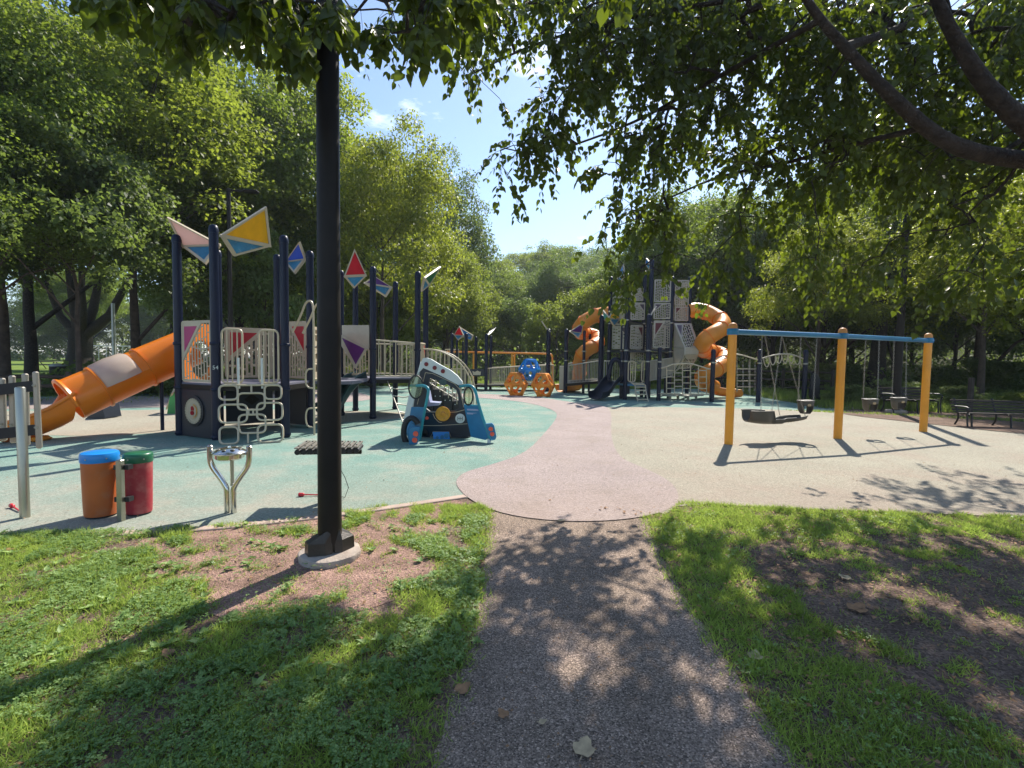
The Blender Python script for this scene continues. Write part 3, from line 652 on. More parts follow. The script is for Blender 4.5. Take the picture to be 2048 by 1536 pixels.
# the big old tree in the field: stout trunk, flared roots, low forking limbs
BT = Vector((-40.4, 45.0, 0)); root = thing('old_tree', 'massive old tree with flared trunk and forking limbs in the field behind the orange slide', 'tree', BT)
mb = MB(); mb.tube([(0, 0, -.1), (0, 0, .15), (0, 0, .6), (0, 0, 1.6), (.1, 0, 3.0), (.15, 0, 3.9)], [2.3, 1.65, 1.15, .92, .9, .98], 20)
for k, (tx, ty, tz, r0) in enumerate([(5.2, -.5, 8.6, .5), (1.8, .6, 10, .5), (-.6, -.4, 10.5, .48), (-3.6, .6, 8.4, .42), (2.6, -2.6, 8.8, .38), (-1.6, 2.4, 9, .38)]):
    a = Vector((.12 + tx * .06, ty * .06, 3.3)); b = Vector((tx, ty, tz)); m1 = a.lerp(b, .45) + Vector((tx * .1, 0, -.5))
    mb.tube([a, a.lerp(m1, .5) + Vector((0, 0, -.1)), m1, m1.lerp(b, .5), b, b + Vector((tx * .25, ty * .25, 2.6))], [r0, r0 * .9, r0 * .75, r0 * .6, r0 * .42, r0 * .15], 10)
t_ = mb.build('trunk', M['barkdark']); t_.parent = root
for nm, (cx, cy, cz, s_, sz_, k) in {'crown': (0, 0, 13.5, 2.1, 1.45, 'A'), 'crown.001': (-7, -4, 11, 1.3, 1.05, 'B')}.items():
    c = bpy.data.objects.new('crown', CR[k][0]); col.objects.link(c); c.parent = root; c.location = (cx, cy, cz); c.scale = (s_, s_, sz_)
# undergrowth and shrubs
def undergrowth(n, poly, label, hmax=1.3, ls=1.):
    xs_ = [p[0] for p in poly]; ys_ = [p[1] for p in poly]
    x = rg.uniform(min(xs_), max(xs_), n); y = rg.uniform(min(ys_), max(ys_), n); k = inpoly(x, y, poly); x, y = x[k], y[k]
    c = nz2(x, y, .32, 12.) + .4 * nz2(x, y, 1.1, 4.); k = c > -.22; x, y, c = x[k], y[k], c[k]; m = len(x)
    z = np.array([terr(a, b) for a, b in zip(x, y)]) + rg.random(m) ** .7 * hmax * np.clip(.35 + 1.3 * c, .15, 1.5)
    ax = rnd_dirs(rg, m) + np.array([0, 0, -.2]); nr = rnd_dirs(rg, m) * .7 + np.array([0, 0, .7])
    tag(cloud('undergrowth', np.stack([x, y, z], 1), ax, nr, rg.uniform(.10, .26, m) * ls, DIAM, M['leafC']), label, 'undergrowth', kind='stuff')
undergrowth(110000, [(-16, 31), (-6, 32.5), (6, 33), (10, 31), (18, 27), (30, 25.5), (60, 24), (75, 60), (30, 75), (-5, 75), (-20, 52)], 'leafy undergrowth on the wood floor behind the playground', 2.6)
undergrowth(70000, [(-150, 108), (-30, 104), (-18, 80), (-12, 84), (-24, 113), (-150, 117)], 'low hedge growth along the far edge of the field', 6.5, 2.6)
undergrowth(14000, [(-22, 17.6), (-11.5, 18.2), (-9.5, 23), (-9, 27), (-12, 27), (-14, 22), (-22, 20)], 'dark low growth behind the orange slide', 1.2)
def shrub(x, y, r_, h, k, label):
    o = bpy.data.objects.new('shrub', CR[k][0]); col.objects.link(o); z = terr(x, y)
    rz = {'F': 2.6, 'G': 3.0}[k]; o.location = (x, y, z + h * .42); o.scale = (r_ / 3.6, r_ / 3.6, h / 2 / rz); o.rotation_euler = (0, 0, x * 3.1)
    tag(o, label, 'shrub', 'shrubs around the playground')
for x, y, r_, h, k, lb in [
 (14.1, 17.6, .95, 1.15, 'G', 'round grey green shrub behind the bucket swings, left of the slatted bench'),
 (12.9, 18.6, .8, .9, 'G', 'low shrub just left of the round grey green shrub'),
 (16.8, 18.2, .9, .95, 'G', 'low weedy shrub behind the slatted bench'),
 (19.0, 17.4, 1.0, .8, 'F', 'low bright shrub between the two benches'),
 (21.8, 17.0, 1.4, 1.0, 'G', 'spreading shrub behind the last bench'),
 (-16.0, 19.2, 1.3, 1.3, 'G', 'dark hedge shrub behind the orange slide, left one'),
 (-13.6, 20.0, 1.6, 1.5, 'G', 'dark hedge shrub behind the upper end of the orange slide'),
 (-11.0, 21.0, 1.6, 1.4, 'G', 'dark hedge shrub behind the first deck'),
 (-8.2, 25.8, 1.6, 1.2, 'F', 'low bright shrub behind the railings of the second deck'),
 (-5.0, 30.0, 1.7, 1.3, 'F', 'low shrub left of the low ramp station'),
 (9.0, 30.5, 1.6, 1.2, 'F', 'bright low shrub behind the ramp of the tower'),
 (5.6, 33.5, 1.8, 1.6, 'F', 'low shrub behind the gap beside the ramp station'),
 (16.0, 30.5, 2.2, 1.8, 'G', 'dark undergrowth shrub behind the right spiral slide'),
 (20.5, 31.0, 2.4, 1.8, 'G', 'dark undergrowth shrub behind the loop rail'),
 (26.0, 25.5, 2.6, 2.2, 'G', 'dark undergrowth shrub left of the last bench'),
 (30.5, 23.0, 2.6, 2.4, 'G', 'dark undergrowth shrub behind the last bench')]:
    shrub(x, y, r_, h, k, lb)
# tall weeds in the meadow strips
def weeds(name, n, poly, h0, h1, label):
    xs_ = [p[0] for p in poly]; ys_ = [p[1] for p in poly]
    x = rg.uniform(min(xs_), max(xs_), n); y = rg.uniform(min(ys_), max(ys_), n); k = inpoly(x, y, poly); x, y = x[k], y[k]; m = len(x)
    c = nz2(x, y, .8, 3.); ax = np.stack([rg.normal(0, .35, m), rg.normal(0, .35, m), np.ones(m)], 1); th = rg.uniform(0, 6.28, m)
    h = rg.uniform(h0, h1, m) * (1 + .7 * np.clip(c, -.7, .9)); z = np.array([terr(a, b) for a, b in zip(x, y)])
    tag(cloud(name, np.stack([x, y, z], 1), ax, np.stack([np.cos(th), np.sin(th), .2 * np.ones(m)], 1), h, BLADE, M['weed'], width=rg.uniform(.012, .035, m)), label, 'weeds', kind='stuff')
weeds('meadow_grass', 60000, [(11.2, 17.2), (15.5, 15.9), (21, 14.6), (32, 15), (36, 24), (12, 26)], .12, .42, 'tall sunlit weeds and grass behind the benches')
weeds('meadow_grass', 26000, [(-12, 27), (9, 27.5), (12, 31), (-12, 33)], .1, .3, 'weeds along the back edge of the playground')
weeds('meadow_grass', 16000, [(9.2, 16.4), (10.3, 15.8), (12.2, 15.1), (16.5, 12.8), (20, 12.9), (20, 14), (15.2, 14.5), (12, 16.2)], .03, .08, 'short shaded grass in front of the benches')
weeds('field_grass', 30000, [(-50, 15.5), (-12.5, 15.5), (-12, 21), (-50, 40)], .03, .10, 'mown grass at the near edge of the left field')

# ================================================================== THE OVERHANGING LINDEN
rl = random.Random(21)
SUNKEEP = [(-300, 770), (-300, 1560), (330, 1340), (560, 1260), (760, 1230), (900, 1230), (960, 1120), (1040, 1085), (1150, 1080), (1230, 1110), (1320, 1085), (1400, 1100), (1500, 1065), (2300, 1050), (2300, 1036), (1770, 1020), (1640, 1000), (1760, 945), (2300, 925), (2300, 870), (1900, 852), (1900, 770)]
sh_dx, sh_dy = SUN_H.x / math.tan(R(SUN_EL)), SUN_H.y / math.tan(R(SUN_EL))
def sun_ok(p):
    g = Vector((p.x - sh_dx * p.z, p.y - sh_dy * p.z, 0))
    if g.y < 1.0: return True
    u, v, d = proj(g)
    return not bool(inpoly(np.array([u]), np.array([v]), SUNKEEP)[0])
LR = thing('linden_tree', 'big linden whose dark leafy boughs overhang the top and right of the picture', 'tree', (7.7, 4.0, 0))
B1 = [Vector((7.7, 4.0, 0)), Vector((7.65, 4.05, 1.2)), Vector((7.5, 4.1, 2.3)), Vector((7.2, 4.4, 3.1))] + [P(u, v, y) for u, v, y in [(2110, 322, 5.2), (2040, 320, 5.2), (1960, 308, 5.15), (1900, 288, 5.1), (1850, 255, 5.1), (1795, 205, 5.0), (1740, 150, 5.0), (1690, 95, 5.0), (1640, 40, 5.0), (1600, -20, 5.0), (1520, -140, 5.0), (1400, -260, 4.8), (1180, -380, 4.6), (900, -420, 4.4), (600, -360, 4.2), (350, -260, 4.0)]]
B2 = [Vector((7.5, 4.1, 2.3)), Vector((7.0, 4.2, 3.4))] + [P(u, v, y) for u, v, y in [(2110, 300, 4.9), (2050, 250, 4.8), (1985, 190, 4.8), (1935, 120, 4.8), (1890, 40, 4.8), (1850, -60, 4.8), (1700, -260, 4.4), (1500, -500, 4.0), (1200, -700, 3.6)]]
B3 = [P(1690, 95, 5.0), P(1790, 60, 5.6), P(1850, 30, 6.0), P(1950, -60, 6.4)]
B4 = [P(1850, 255, 5.1), P(1700, 290, 5.8), P(1560, 330, 6.3), P(1440, 350, 6.7), P(1330, 400, 7.0)]
B5 = [P(1640, 40, 5.0), P(1480, 130, 5.6), P(1370, 190, 6.1), P(1260, 250, 6.6), P(1120, 300, 7.0)]
B6 = [P(1600, -20, 5.0), P(1400, 10, 5.6), P(1230, 40, 6.2), P(1060, 90, 6.6), P(940, 150, 6.8)]
B7 = [P(900, -420, 4.4), P(840, -200, 4.6), P(780, -60, 4.7), P(700, 40, 4.6)]
B8 = [P(600, -360, 4.2), P(540, -160, 4.0), P(470, -40, 3.8), P(380, 50, 3.6)]
nodes = []; par = []; 
def add_path(pts, parent, step=.22):
    last = parent
    for i in range(1, len(pts)):
        a, b = pts[i - 1], pts[i]; n = max(1, int((b - a).length / step))
        for k in range(1, n + 1):
            nodes.append(a.lerp(b, k / n)); par.append(last); last = len(nodes) - 1
    return last
nodes.append(B1[0]); par.append(-1)
add_path(B1, 0)
def nearest(p): return min(range(len(nodes)), key=lambda i: (nodes[i] - p).length_squared)
for B in (B2, B3, B4, B5, B6, B7, B8): add_path([nodes[nearest(B[0])]] + B[1:], nearest(B[0]))
NSK = len(nodes)
REG1 = [(930, -40), (925, 60), (900, 130), (970, 210), (985, 300), (1020, 380), (1095, 445), (1175, 480), (1205, 590), (1250, 575), (1320, 550), (1400, 570), (1480, 525), (1560, 525), (1640, 575), (1760, 545), (1900, 585), (2100, 560), (2250, 480), (2250, -40)]
REG2 = [(175, -60), (185, -20), (330, 50), (430, 70), (545, 20), (575, 110), (625, 115), (640, 20), (720, 45), (790, 75), (850, 70), (940, 60), (940, -60)]
targets = []
def try_add(u, v, y, thin=0.):
    p = P(u, v, y)
    if p.z < 1.9 or p.z > 11: return
    gx_, gy_ = p.x - .436 * p.z, p.y - .843 * p.z
    if gy_ > 1.2 and mnoise.noise(Vector((gx_ * 1.7, gy_ * 1.7, 8.))) > .0 and rl.random() < .90: return
    if mnoise.noise(Vector((u * .006, v * .008, 3.))) < -.28 + thin: return
    if not sun_ok(p) and rl.random() < .992: return
    targets.append(p)
while len(targets) < 1850:
    u, v = rl.uniform(850, 2250), rl.uniform(-40, 610)
    if not inpoly(np.array([u]), np.array([v]), REG1)[0]: continue
    if v > 330 and rl.random() < .5 and u > 1100: continue
    try_add(u, v, rl.uniform(5.3, 8.6), .0 if v < 300 else .05)
n0 = len(targets)
while len(targets) < n0 + 300:
    u, v = rl.uniform(170, 950), rl.uniform(-60, 120)
    if not inpoly(np.array([u]), np.array([v]), REG2)[0]: continue
    if v > 30 and rl.random() < .35: continue
    try_add(u, v, rl.uniform(2.9, 5.6))
n0 = len(targets)
while len(targets) < n0 + 45:                         # the spray whose shade falls on the far right of the cream surface
    g_ = G(rl.uniform(1790, 2120), rl.uniform(945, 1028)); h_ = rl.uniform(4.6, 7.0)
    if mnoise.noise(Vector((g_.x * 2.2, g_.y * 2.2, 4.))) > .12: continue
    targets.append(Vector((g_.x + sh_dx * h_, g_.y + sh_dy * h_, h_)))
n0 = len(targets)
while len(targets) < n0 + 430:                        # the rest of the crown above the frame
    u, v = rl.uniform(250, 2600), rl.uniform(-1300, -40)
    try_add(u, v, rl.uniform(2.6, 7.5))
arr = np.array([tuple(p) for p in targets]); sk = np.array([tuple(p) for p in nodes])
dist = np.min(np.linalg.norm(arr[:, None, :] - sk[None], axis=2), axis=1); order = np.argsort(dist)
cap_ = np.zeros((30000, 3)); cap_[:len(nodes)] = sk; cnt = len(nodes); ends = []
for i in order:
    p = targets[i]; d2 = ((cap_[:cnt] - arr[i]) ** 2).sum(1); lower = np.where(cap_[:cnt, 2] < p.z - .25, 2.2, 1.); j = int(np.argmin(d2 * lower))
    a = nodes[j]; L = (p - a).length
    if L < .08: continue
    n = max(2, int(L / .22)); last = j
    side = Vector((rl.uniform(-1, 1), rl.uniform(-1, 1), rl.uniform(.2, 1))) * L * .10
    for k in range(1, n + 1):
        t = k / n; q = a.lerp(p, t) + side * math.sin(math.pi * t) + Vector((rl.uniform(-.012, .012),) * 3)
        nodes.append(q); par.append(last); last = len(nodes) - 1; cap_[cnt] = q[:]; cnt += 1
    ends.append(last)
# twig drop ends
leafpos, leafax, leafn, leafs = [], [], [], []
twigs = []
for e in ends:
    p = nodes[e]; d0 = (p - nodes[par[e]]).normalized()
    for b in range(3 if (p.y > 5 and rl.random() < .45) else 2):
        L = rl.uniform(.22, .6) * (.55 if p.y < 4.8 else 1.); dd = (d0 * .7 + Vector((rl.uniform(-.8, .8), rl.uniform(-.8, .8), rl.uniform(-.9, .15)))).normalized(); q = p.copy(); pts = [q.copy()]
        n = 6
        for k in range(n):
            dd = (dd + Vector((0, 0, -.14))).normalized(); q = q + dd * L / n; pts.append(q.copy())
            for s_ in (-1, 1):
                if rl.random() < .12: continue
                sd = dd.cross(Vector((0, 0, 1))); sd = sd.normalized() if sd.length > .1 else Vector((1, 0, 0))
                ax = (sd * s_ * rl.uniform(.4, 1) + dd * .6 + Vector((rl.uniform(-.3, .3), rl.uniform(-.3, .3), rl.uniform(-1.3, -.1)))).normalized()
                leafpos.append(tuple(q + ax * .025)); leafax.append(tuple(ax)); leafs.append(rl.uniform(.045, .095) * (1.12 if p.y < 4.8 else .95))
                leafn.append((rl.gauss(0, .5), rl.gauss(0, .5), 1 + rl.gauss(0, .3)))
        twigs.append(pts)
ch = [0] * len(nodes)
wgt = [0.] * len(nodes)
for e in ends: wgt[e] += 1
for i in range(len(nodes) - 1, 0, -1):
    if par[i] >= 0: wgt[par[i]] += max(wgt[i], .3)
rad = [min(.0032 * (max(w, .6) ** .52), .028) for w in wgt]
# the modelled boughs are stouter
mb = MB()
mb.tube(B1[:5], [.34, .29, .25, .2, .15], 14); mb.tube(chaikin(B1[3:], 2, False), [max(.012, .105 - .0017 * i) * (1 + .10 * mnoise.noise(Vector((i * .9, 3, 1)))) for i in range(len(chaikin(B1[3:], 2, False)))], 12)
t2 = chaikin(B2, 2, False); mb.tube(t2, [max(.012, .130 - .0030 * i) * (1 + .10 * mnoise.noise(Vector((i * .9, 8, 1)))) for i in range(len(t2))], 12)
for B, r0 in ((B3, .05), (B4, .035), (B5, .035), (B6, .032), (B7, .03), (B8, .028)):
    t3 = chaikin(B, 2, False); mb.tube(t3, [max(.008, r0 * (1 - .75 * i / len(t3))) for i in range(len(t3))], 8)
started = set(); kids = {}
for i in range(NSK, len(nodes)): kids.setdefault(par[i], []).append(i)
def chains():
    for i in range(NSK, len(nodes)):
        p_ = par[i]
        if p_ < NSK or kids[p_][0] != i:
            c = [p_, i]
            while c[-1] in kids: c.append(kids[c[-1]][0])
            yield c
for c in chains():
    mb.tube([nodes[i] for i in c], [rad[c[1]]] + [rad[i] for i in c[1:]], 5, caps=False)
for t in twigs: mb.tube(t, [.0024, .0022, .002, .0018, .0016, .0013, .001], 3, caps=False)
mb.build('trunk', M['barkdark'], LR)
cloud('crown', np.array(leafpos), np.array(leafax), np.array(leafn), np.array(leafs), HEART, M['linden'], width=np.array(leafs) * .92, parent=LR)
print('linden leaves', len(leafpos))
# ================================================================== helpers for equipment
def cyl_post(x, y, h, r, parent, mt, cap=None, name='post', z0=0., seg=16):
    mb = MB(); mb.lathe([(r, z0), (r, h - .03)], (x, y, 0), seg)
    o = mb.build(name, mt, parent)
    mb = MB(); mb.lathe([(r * 1.10, h - .10), (r * 1.10, h - .05), (r * 1.06, h - .02), (r * .92, h + r * .38), (r * .6, h + r * .68), (r * .2, h + r * .8)], (x, y, 0), seg)
    c = mb.build('post_cap', cap or mt); c.parent = o
    return o
def clamp(mb, x, y, z, r): mb.lathe([(r * 1.12, z - .03), (r * 1.22, z - .02), (r * 1.22, z + .02), (r * 1.12, z + .03)], (x, y, 0), 14)
def frame_mx(p0, p1, tilt=0.):
    p0, p1 = Vector(p0), Vector(p1); u = (p1 - p0).normalized(); v = Vector((0, 0, 1))
    if tilt is not None: pass
    n = u.cross(v).normalized(); v2 = n.cross(u).normalized()
    m = Matrix((u, n, v2)).transposed().to_4x4(); m.translation = p0
    return m, (p1 - p0).length
def obar(mb, mx, a, b, w, t):                         # flat bar in the panel plane between (u,v) points
    a, b = Vector(a), Vector(b); d = (b - a)
    if d.length < 1e-4: return
    d.normalize(); s = Vector((-d.y, d.x)) * w / 2; vs = []
    for sg in (-1, 1):
        for q in (a - s, a + s, b + s, b - s): vs.append(mx @ Vector((q.x, sg * t / 2, q.y)))
    mb.add(vs, [(0, 1, 2, 3), (7, 6, 5, 4), (0, 4, 5, 1), (1, 5, 6, 2), (2, 6, 7, 3), (3, 7, 4, 0)])
def lattice_panel(parent, corners, colour, mt='panel', corner='tl', a=.55, b=.45, cols=9, rows=7, seed=0, t=.02, label=None, fill=.24):
    """corners: bottom-left, bottom-right, top-right, top-left in space (a planar quad)."""
    bl, br, trr, tl = [Vector(c) for c in corners]; rr = random.Random(seed)
    def pt(u, v): return (bl.lerp(br, u)).lerp(tl.lerp(trr, u), v)
    if 'r' in corner: q = lambda u, v: pt(1 - u, v)
    else: q = pt
    if 'b' in corner: q0 = q; q = lambda u, v: q0(u, 1 - v)
    nv = (br - bl).cross(tl - bl).normalized(); W = (br - bl).length; H = (tl - bl).length
    mb = MB()
    def strip(p0, p1, w, th):
        d = (p1 - p0); 
        if d.length < 1e-4: return
        d.normalize(); s = nv.cross(d) * w / 2; vs = [p + o_ + nv * sg * th / 2 for sg in (-1, 1) for p, o_ in ((p0, -s), (p0, s), (p1, s), (p1, -s))]
        mb.add(vs, [(0, 1, 2, 3), (7, 6, 5, 4), (0, 4, 5, 1), (1, 5, 6, 2), (2, 6, 7, 3), (3, 7, 4, 0)])
    bw = .055 * min(W, 1.2)
    e = [pt(0, 0), pt(1, 0), pt(1, 1), pt(0, 1)]; inn = bw / W / 2, bw / H / 2
    e = [pt(inn[0], inn[1]), pt(1 - inn[0], inn[1]), pt(1 - inn[0], 1 - inn[1]), pt(inn[0], 1 - inn[1])]
    for k in range(4):
        strip(e[k], e[(k + 1) % 4], bw, t if k % 2 else t * 1.06)
    # solid triangular field with its coloured pane
    i0, i1 = bw / W, bw / H
    tri = [q(i0 * .6, 1 - i1 * .6), q(i0 * .6, b), q(a, 1 - i1 * .6)]
    mb.plate(tri, t * .92)
    strip(tri[1], tri[2], bw * .7, t * 1.5)
    cen = (tri[0] + tri[1] + tri[2]) / 3
    line = lambda u: b + (1 - b) * (u - 0) / a
    cw = (1 - 2 * i0) / cols
    for k in range(cols + 1):
        u = i0 + cw * k; vt = min(1 - i1, line(u) - .01)
        if vt <= i1: continue
        strip(q(u, i1 * .8), q(u, vt), cw * W * fill, t * .7)
        if k < cols:
            u2 = u + cw; vt = min(1 - i1, line(u) - .01); v = i1 + rr.uniform(0, 1 / rows)
            while v < vt:
                strip(q(u, v), q(u2, v), cw * W * fill, t * .66); v += rr.uniform(.8, 1.6) / rows
    o = mb.build('panel', M[mt], parent, smooth=False)
    if label: o['label'] = label
    if colour:
        ct = [cen + (p - cen) * .68 for p in tri]; m2 = MB(); m2.plate(ct, t * 1.25)
        c = m2.build('colour_pane', M[colour], smooth=False); c.parent = o
        if parent: c.matrix_parent_inverse = Matrix.Identity(4)
    return o
def kite(parent, top, right, bottom, left, ctop, cbot='pcyan', t=.055, name='roof_panel', label=None):
    A = [Vector(p) for p in (top, right, bottom, left)]
    mb = MB(); n1 = (A[1] - A[0]).cross(A[3] - A[0])
    inset1 = lambda tri, k: [(sum(tri, Vector()) / 3).lerp(p, k) for p in tri]
    t1 = [A[3], A[0], A[1]]; t2 = [A[3], A[1], A[2]]
    h1 = inset1(t1, .85); h2 = inset1(t2, .74)
    mb.plate(t1, t, [h1[::-1]]); mb.plate(t2, t * 1.04, [h2[::-1]])
    mb.tube([A[3], A[1]], t * .55, 6)
    o = mb.build(name, M['beige'], parent, smooth=False)
    if label: o['label'] = label
    for h, c in ((h1, ctop), (h2, cbot)):
        m2 = MB(); m2.plate([(sum(h, Vector()) / 3).lerp(p, 1.03) for p in h], t * .45); k = m2.build('colour_pane', M[c], smooth=False); k.parent = o
    return o
def railing(parent, p0, p1, h0, h1, n, r=.018, mt='beige', name='railing', bot=.08, curve=0.):
    """fence of upright bars between two points: h0/h1 top heights above each end's z"""
    p0, p1 = Vector(p0), Vector(p1); mb = MB(); L = 12
    top = [p0.lerp(p1, k / L) + Vector((0, 0, h0 + (h1 - h0) * k / L + curve * math.sin(math.pi * k / L))) for k in range(L + 1)]
    botp = [p0.lerp(p1, k / L) + Vector((0, 0, bot)) for k in range(L + 1)]
    mb.tube(top, r * 1.3, 8); mb.tube([botp[0], botp[-1]], r * 1.1, 6)
    for k in range(n + 1):
        t = k / n; hh = h0 + (h1 - h0) * t + curve * math.sin(math.pi * t); a = p0.lerp(p1, t)
        mb.tube([a + Vector((0, 0, bot)), a + Vector((0, 0, hh))], r * .75 if 0 < k < n else r * 1.2, 6, caps=False)
    return mb.build(name, M[mt], parent)
def sub(o, parent):
    o.parent = parent; o.matrix_parent_inverse = Matrix.Identity(4); return o

# ================================================================== FOREGROUND LAMP POST
def lamp_base(mb, x, y, s=1.): pass
lp = G(660, 1113); lp.z = 0
L = thing('lamp_post', 'tall dark bronze lamp post in the foreground on a round concrete footing', 'lamp post', lp)
mb = MB(); mb.lathe([(.236, -.02), (.242, .03), (.236, .048), (.22, .055)], lp, 40); mb.v = [tuple(Vector(v) + (Vector(v) - lp).normalized() * .014 * mnoise.noise(Vector(v) * 14.)) for v in mb.v]; mb.build('footing', M['concrete'], L)
mb = MB(); mb.lathe([(.091, .07), (.089, 1.2), (.083, 4.0), (.075, 7.4)], lp, 32); mb.build('pole', M['bronze'], L)
mb = MB(); mb.tube([lp + Vector((0, 0, 7.3)), lp + Vector((.25, .5, 7.5)), lp + Vector((.5, 1.1, 7.55))], .03, 8); mb.box((lp.x + .62, lp.y + 1.4, 7.54), (.3, .6, .09), rz=-.45); mb.build('lamp_head', M['bronze'], L)
ang = R(38)
for sg, nm in ((1, 'base_cover'), (-1, 'base_cover')):
    mb = MB(); ca, sa = math.cos(ang), math.sin(ang)
    def W_(a, b, z):
        a *= .74; b *= .80
        return Vector((lp.x + a * ca - b * sa, lp.y + a * sa + b * ca, z))
    # faceted shell: narrow collar flaring to a hex foot with an outward nose
    foot = [(.012, -.120), (.09, -.130), (.245, -.062), (.245, .062), (.09, .130), (.012, .120)]
    mid = [(.012, -.110), (.09, -.118), (.240, -.055), (.240, .055), (.09, .118), (.012, .110)]
    colr = [(.012, -.108), (.070, -.098), (.105, -.035), (.105, .035), (.070, .098), (.012, .108)]
    vs = [W_(sg * a, sg * b, .058) for a, b in foot] + [W_(sg * a, sg * b, .15) for a, b in mid] + [W_(sg * a * (1 if abs(a) > .01 else 1), sg * b, .235 if a < .08 else .205) for a, b in colr]
    fs = [(k, k + 1, k + 7, k + 6) for k in range(5)] + [(k + 6, k + 7, k + 13, k + 12) for k in range(5)] + [(0, 6, 12, 17, 11, 5), tuple(range(12, 18)), (5, 4, 3, 2, 1, 0)]
    mb.add(vs, fs); mb.build(nm, M['castcover'], L, smooth=False)

# distant lamp posts
def lamp(x, y, h, r, arm, label, conc=True, ang_=0.):
    T = thing('lamp_post', label, 'lamp post', (x, y, terr(x, y)), 'slim dark lamp posts beyond the playground')
    z0 = terr(x, y)
    mb = MB(); mb.lathe([(r, z0), (r * .8, z0 + h)], (x, y, 0), 14); mb.build('pole', M['bronze'], T)
    if conc: mb = MB(); mb.lathe([(r * 2.6, z0), (r * 2.6, z0 + .10), (r * 2.3, z0 + .12)], (x, y, 0), 18); mb.build('footing', M['concrete'], T)
    if arm:
        a = Vector((math.cos(ang_), math.sin(ang_), 0)) * arm
        mb = MB(); top = Vector((x, y, z0 + h - .06)); mb.tube([top, top + a * .5], r * .5, 8); mb.build('arm', M['bronze'], T)
        mb = MB(); c = top + a * .78; mb.bbox((c.x, c.y, c.z), (abs(arm) * .55, .28, .08), .03, rz=ang_); mb.build('lamp_head', M['bronze'], T)
lamp(-10.05, 17.2, 7.45, .085, .95, 'lamp post with a flat head rising behind the yellow roof panel', ang_=.1)
lamp(7.2, 46.0, 8.6, .12, -2.2, 'far lamp post left of the climbing tower with its arm pointing left', ang_=.0)
lamp(17.0, 30.5, 6.6, .12, -.9, 'thin lamp post in front of the dark trees, behind the loop rail')
lamp(12.75, 15.9, 7.5, .115, 0, 'thick dark lamp post standing beside the slatted bench')

# ================================================================== CHIMES, DRUMS, STEEL DRUM, XYLOPHONE
ch_ = G(50, 1036)
T = thing('chime_stand', 'outdoor chime with hanging metal tubes on a round steel post at the left edge', 'chime', (ch_.x, ch_.y, 0))
top = P(40, 776, ch_.y + .02)
mb = MB(); mb.lathe([(.040, -.05), (.040, top.z), (.034, top.z + .010), (.012, top.z + .015)], ch_, 20); mb.build('post', M['steel'], T)
for v0, v1, z_ in ((773, 796, 0), (861, 884, 0)):
    mb = MB(); pts = []
    for k in range(9):
        t = k / 8; u = -150 + (78 + 150) * t; vc = (v0 + v1) / 2 - 20 * t ** 1.4 + 6
        yy = ch_.y + .10 + .32 * t; pts.append(P(u, vc, yy))
    hh = .055; vs = []
    for p in pts:
        for dy, dz in ((-.022, -hh), (-.022, hh), (.022, hh), (.022, -hh)): vs.append(p + Vector((0, dy, dz)))
    mb.add(vs, [(i * 4 + k, i * 4 + (k + 1) % 4, i * 4 + 4 + (k + 1) % 4, i * 4 + 4 + k) for i in range(8) for k in range(4)] + [(0, 1, 2, 3), (35, 34, 33, 32)])
    mb.build('crossbar', M['black'], T, smooth=False)
for (u0, v0, u1, v1, w, yy, sc) in [(-62, 764, -58, 878, 15, .36, 0), (-30, 760, -26, 880, 15, .38, 0), (4, 756, 8, 882, 16, .45, 0), (24, 751, 27, 886, 16, .47, 0), (50, 747, 54, 891, 16, .50, 0), (71, 743, 79, 897, 15, .36, 0)]:
    a = P(u0, v0, ch_.y + yy); b = P(u1, v1, ch_.y + yy); mb = MB(); m_ = Matrix.Translation(a.lerp(b, .5)) @ Matrix.Rotation(math.atan2(b.x - a.x, a.z - b.z) * -1, 4, 'Y')
    mb.bbox((0, 0, 0), (w / F_PX * (ch_.y + yy) * .62, .045, (a - b).length), .012, mx=m_ @ Matrix.Rotation(R(20), 4, 'Z'))
    tb = mb.build('chime_tube', M['alu'], T, smooth=False)
    for v in (.18, .72): m2 = MB(); q = a.lerp(b, v); m2.tube([q + Vector((0, -.035, 0)), q + Vector((.025, -.05, 0))], .011, 8); sub(m2.build('bolt', M['steel']), tb)
# drum pair
def drum(px, py, w, h, mt, ml, label):
    p = G(px, py); T = thing('play_drum', label, 'drum', (p.x, p.y, 0), 'two upright play drums on the rubber surface')
    mb = MB(); mb.lathe([(w * .90, .025), (w * .93, .10), (w, h - .09), (w, h - .06)], p, 28); mb.build('shell', M[mt], T)
    mb = MB(); mb.lathe([(w * 1.03, h - .085), (w * 1.05, h - .075), (w * 1.05, h - .02), (w * 1.0, h), (w * .9, h + .008), (w * .3, h + .012)], p, 28); lid = mb.build('lid', M[ml], T)
    for k in range(6):
        m2 = MB(); a = k * math.pi / 3 + .5; m2.lathe([(.007, -.004), (.007, .004), (.003, .006)], mx=Matrix.Translation((p.x + w * 1.05 * math.cos(a), p.y + w * 1.05 * math.sin(a), h - .045)) @ Matrix.Rotation(a, 4, 'Z') @ Matrix.Rotation(R(90), 4, 'Y'), seg=8); sub(m2.build('screw', M['steel']), lid)
    mb = MB(); mb.lathe([(w * .82, 0), (w * .82, .03)], p, 20); mb.build('foot', M['black'], T)
    return p
d1 = drum(203, 1032, .148, .635, 'drumor', 'drumblue', 'orange drum with a blue lid, left one of the pair')
d2 = drum(279, 1028, .118, .615, 'drumred', 'drumgreen', 'red drum with a dark green lid beside the orange drum')
pp = G(243, 1043)
T = thing('drum_post', 'square steel post clamped between the orange and the red drum', 'post', (pp.x, pp.y, 0))
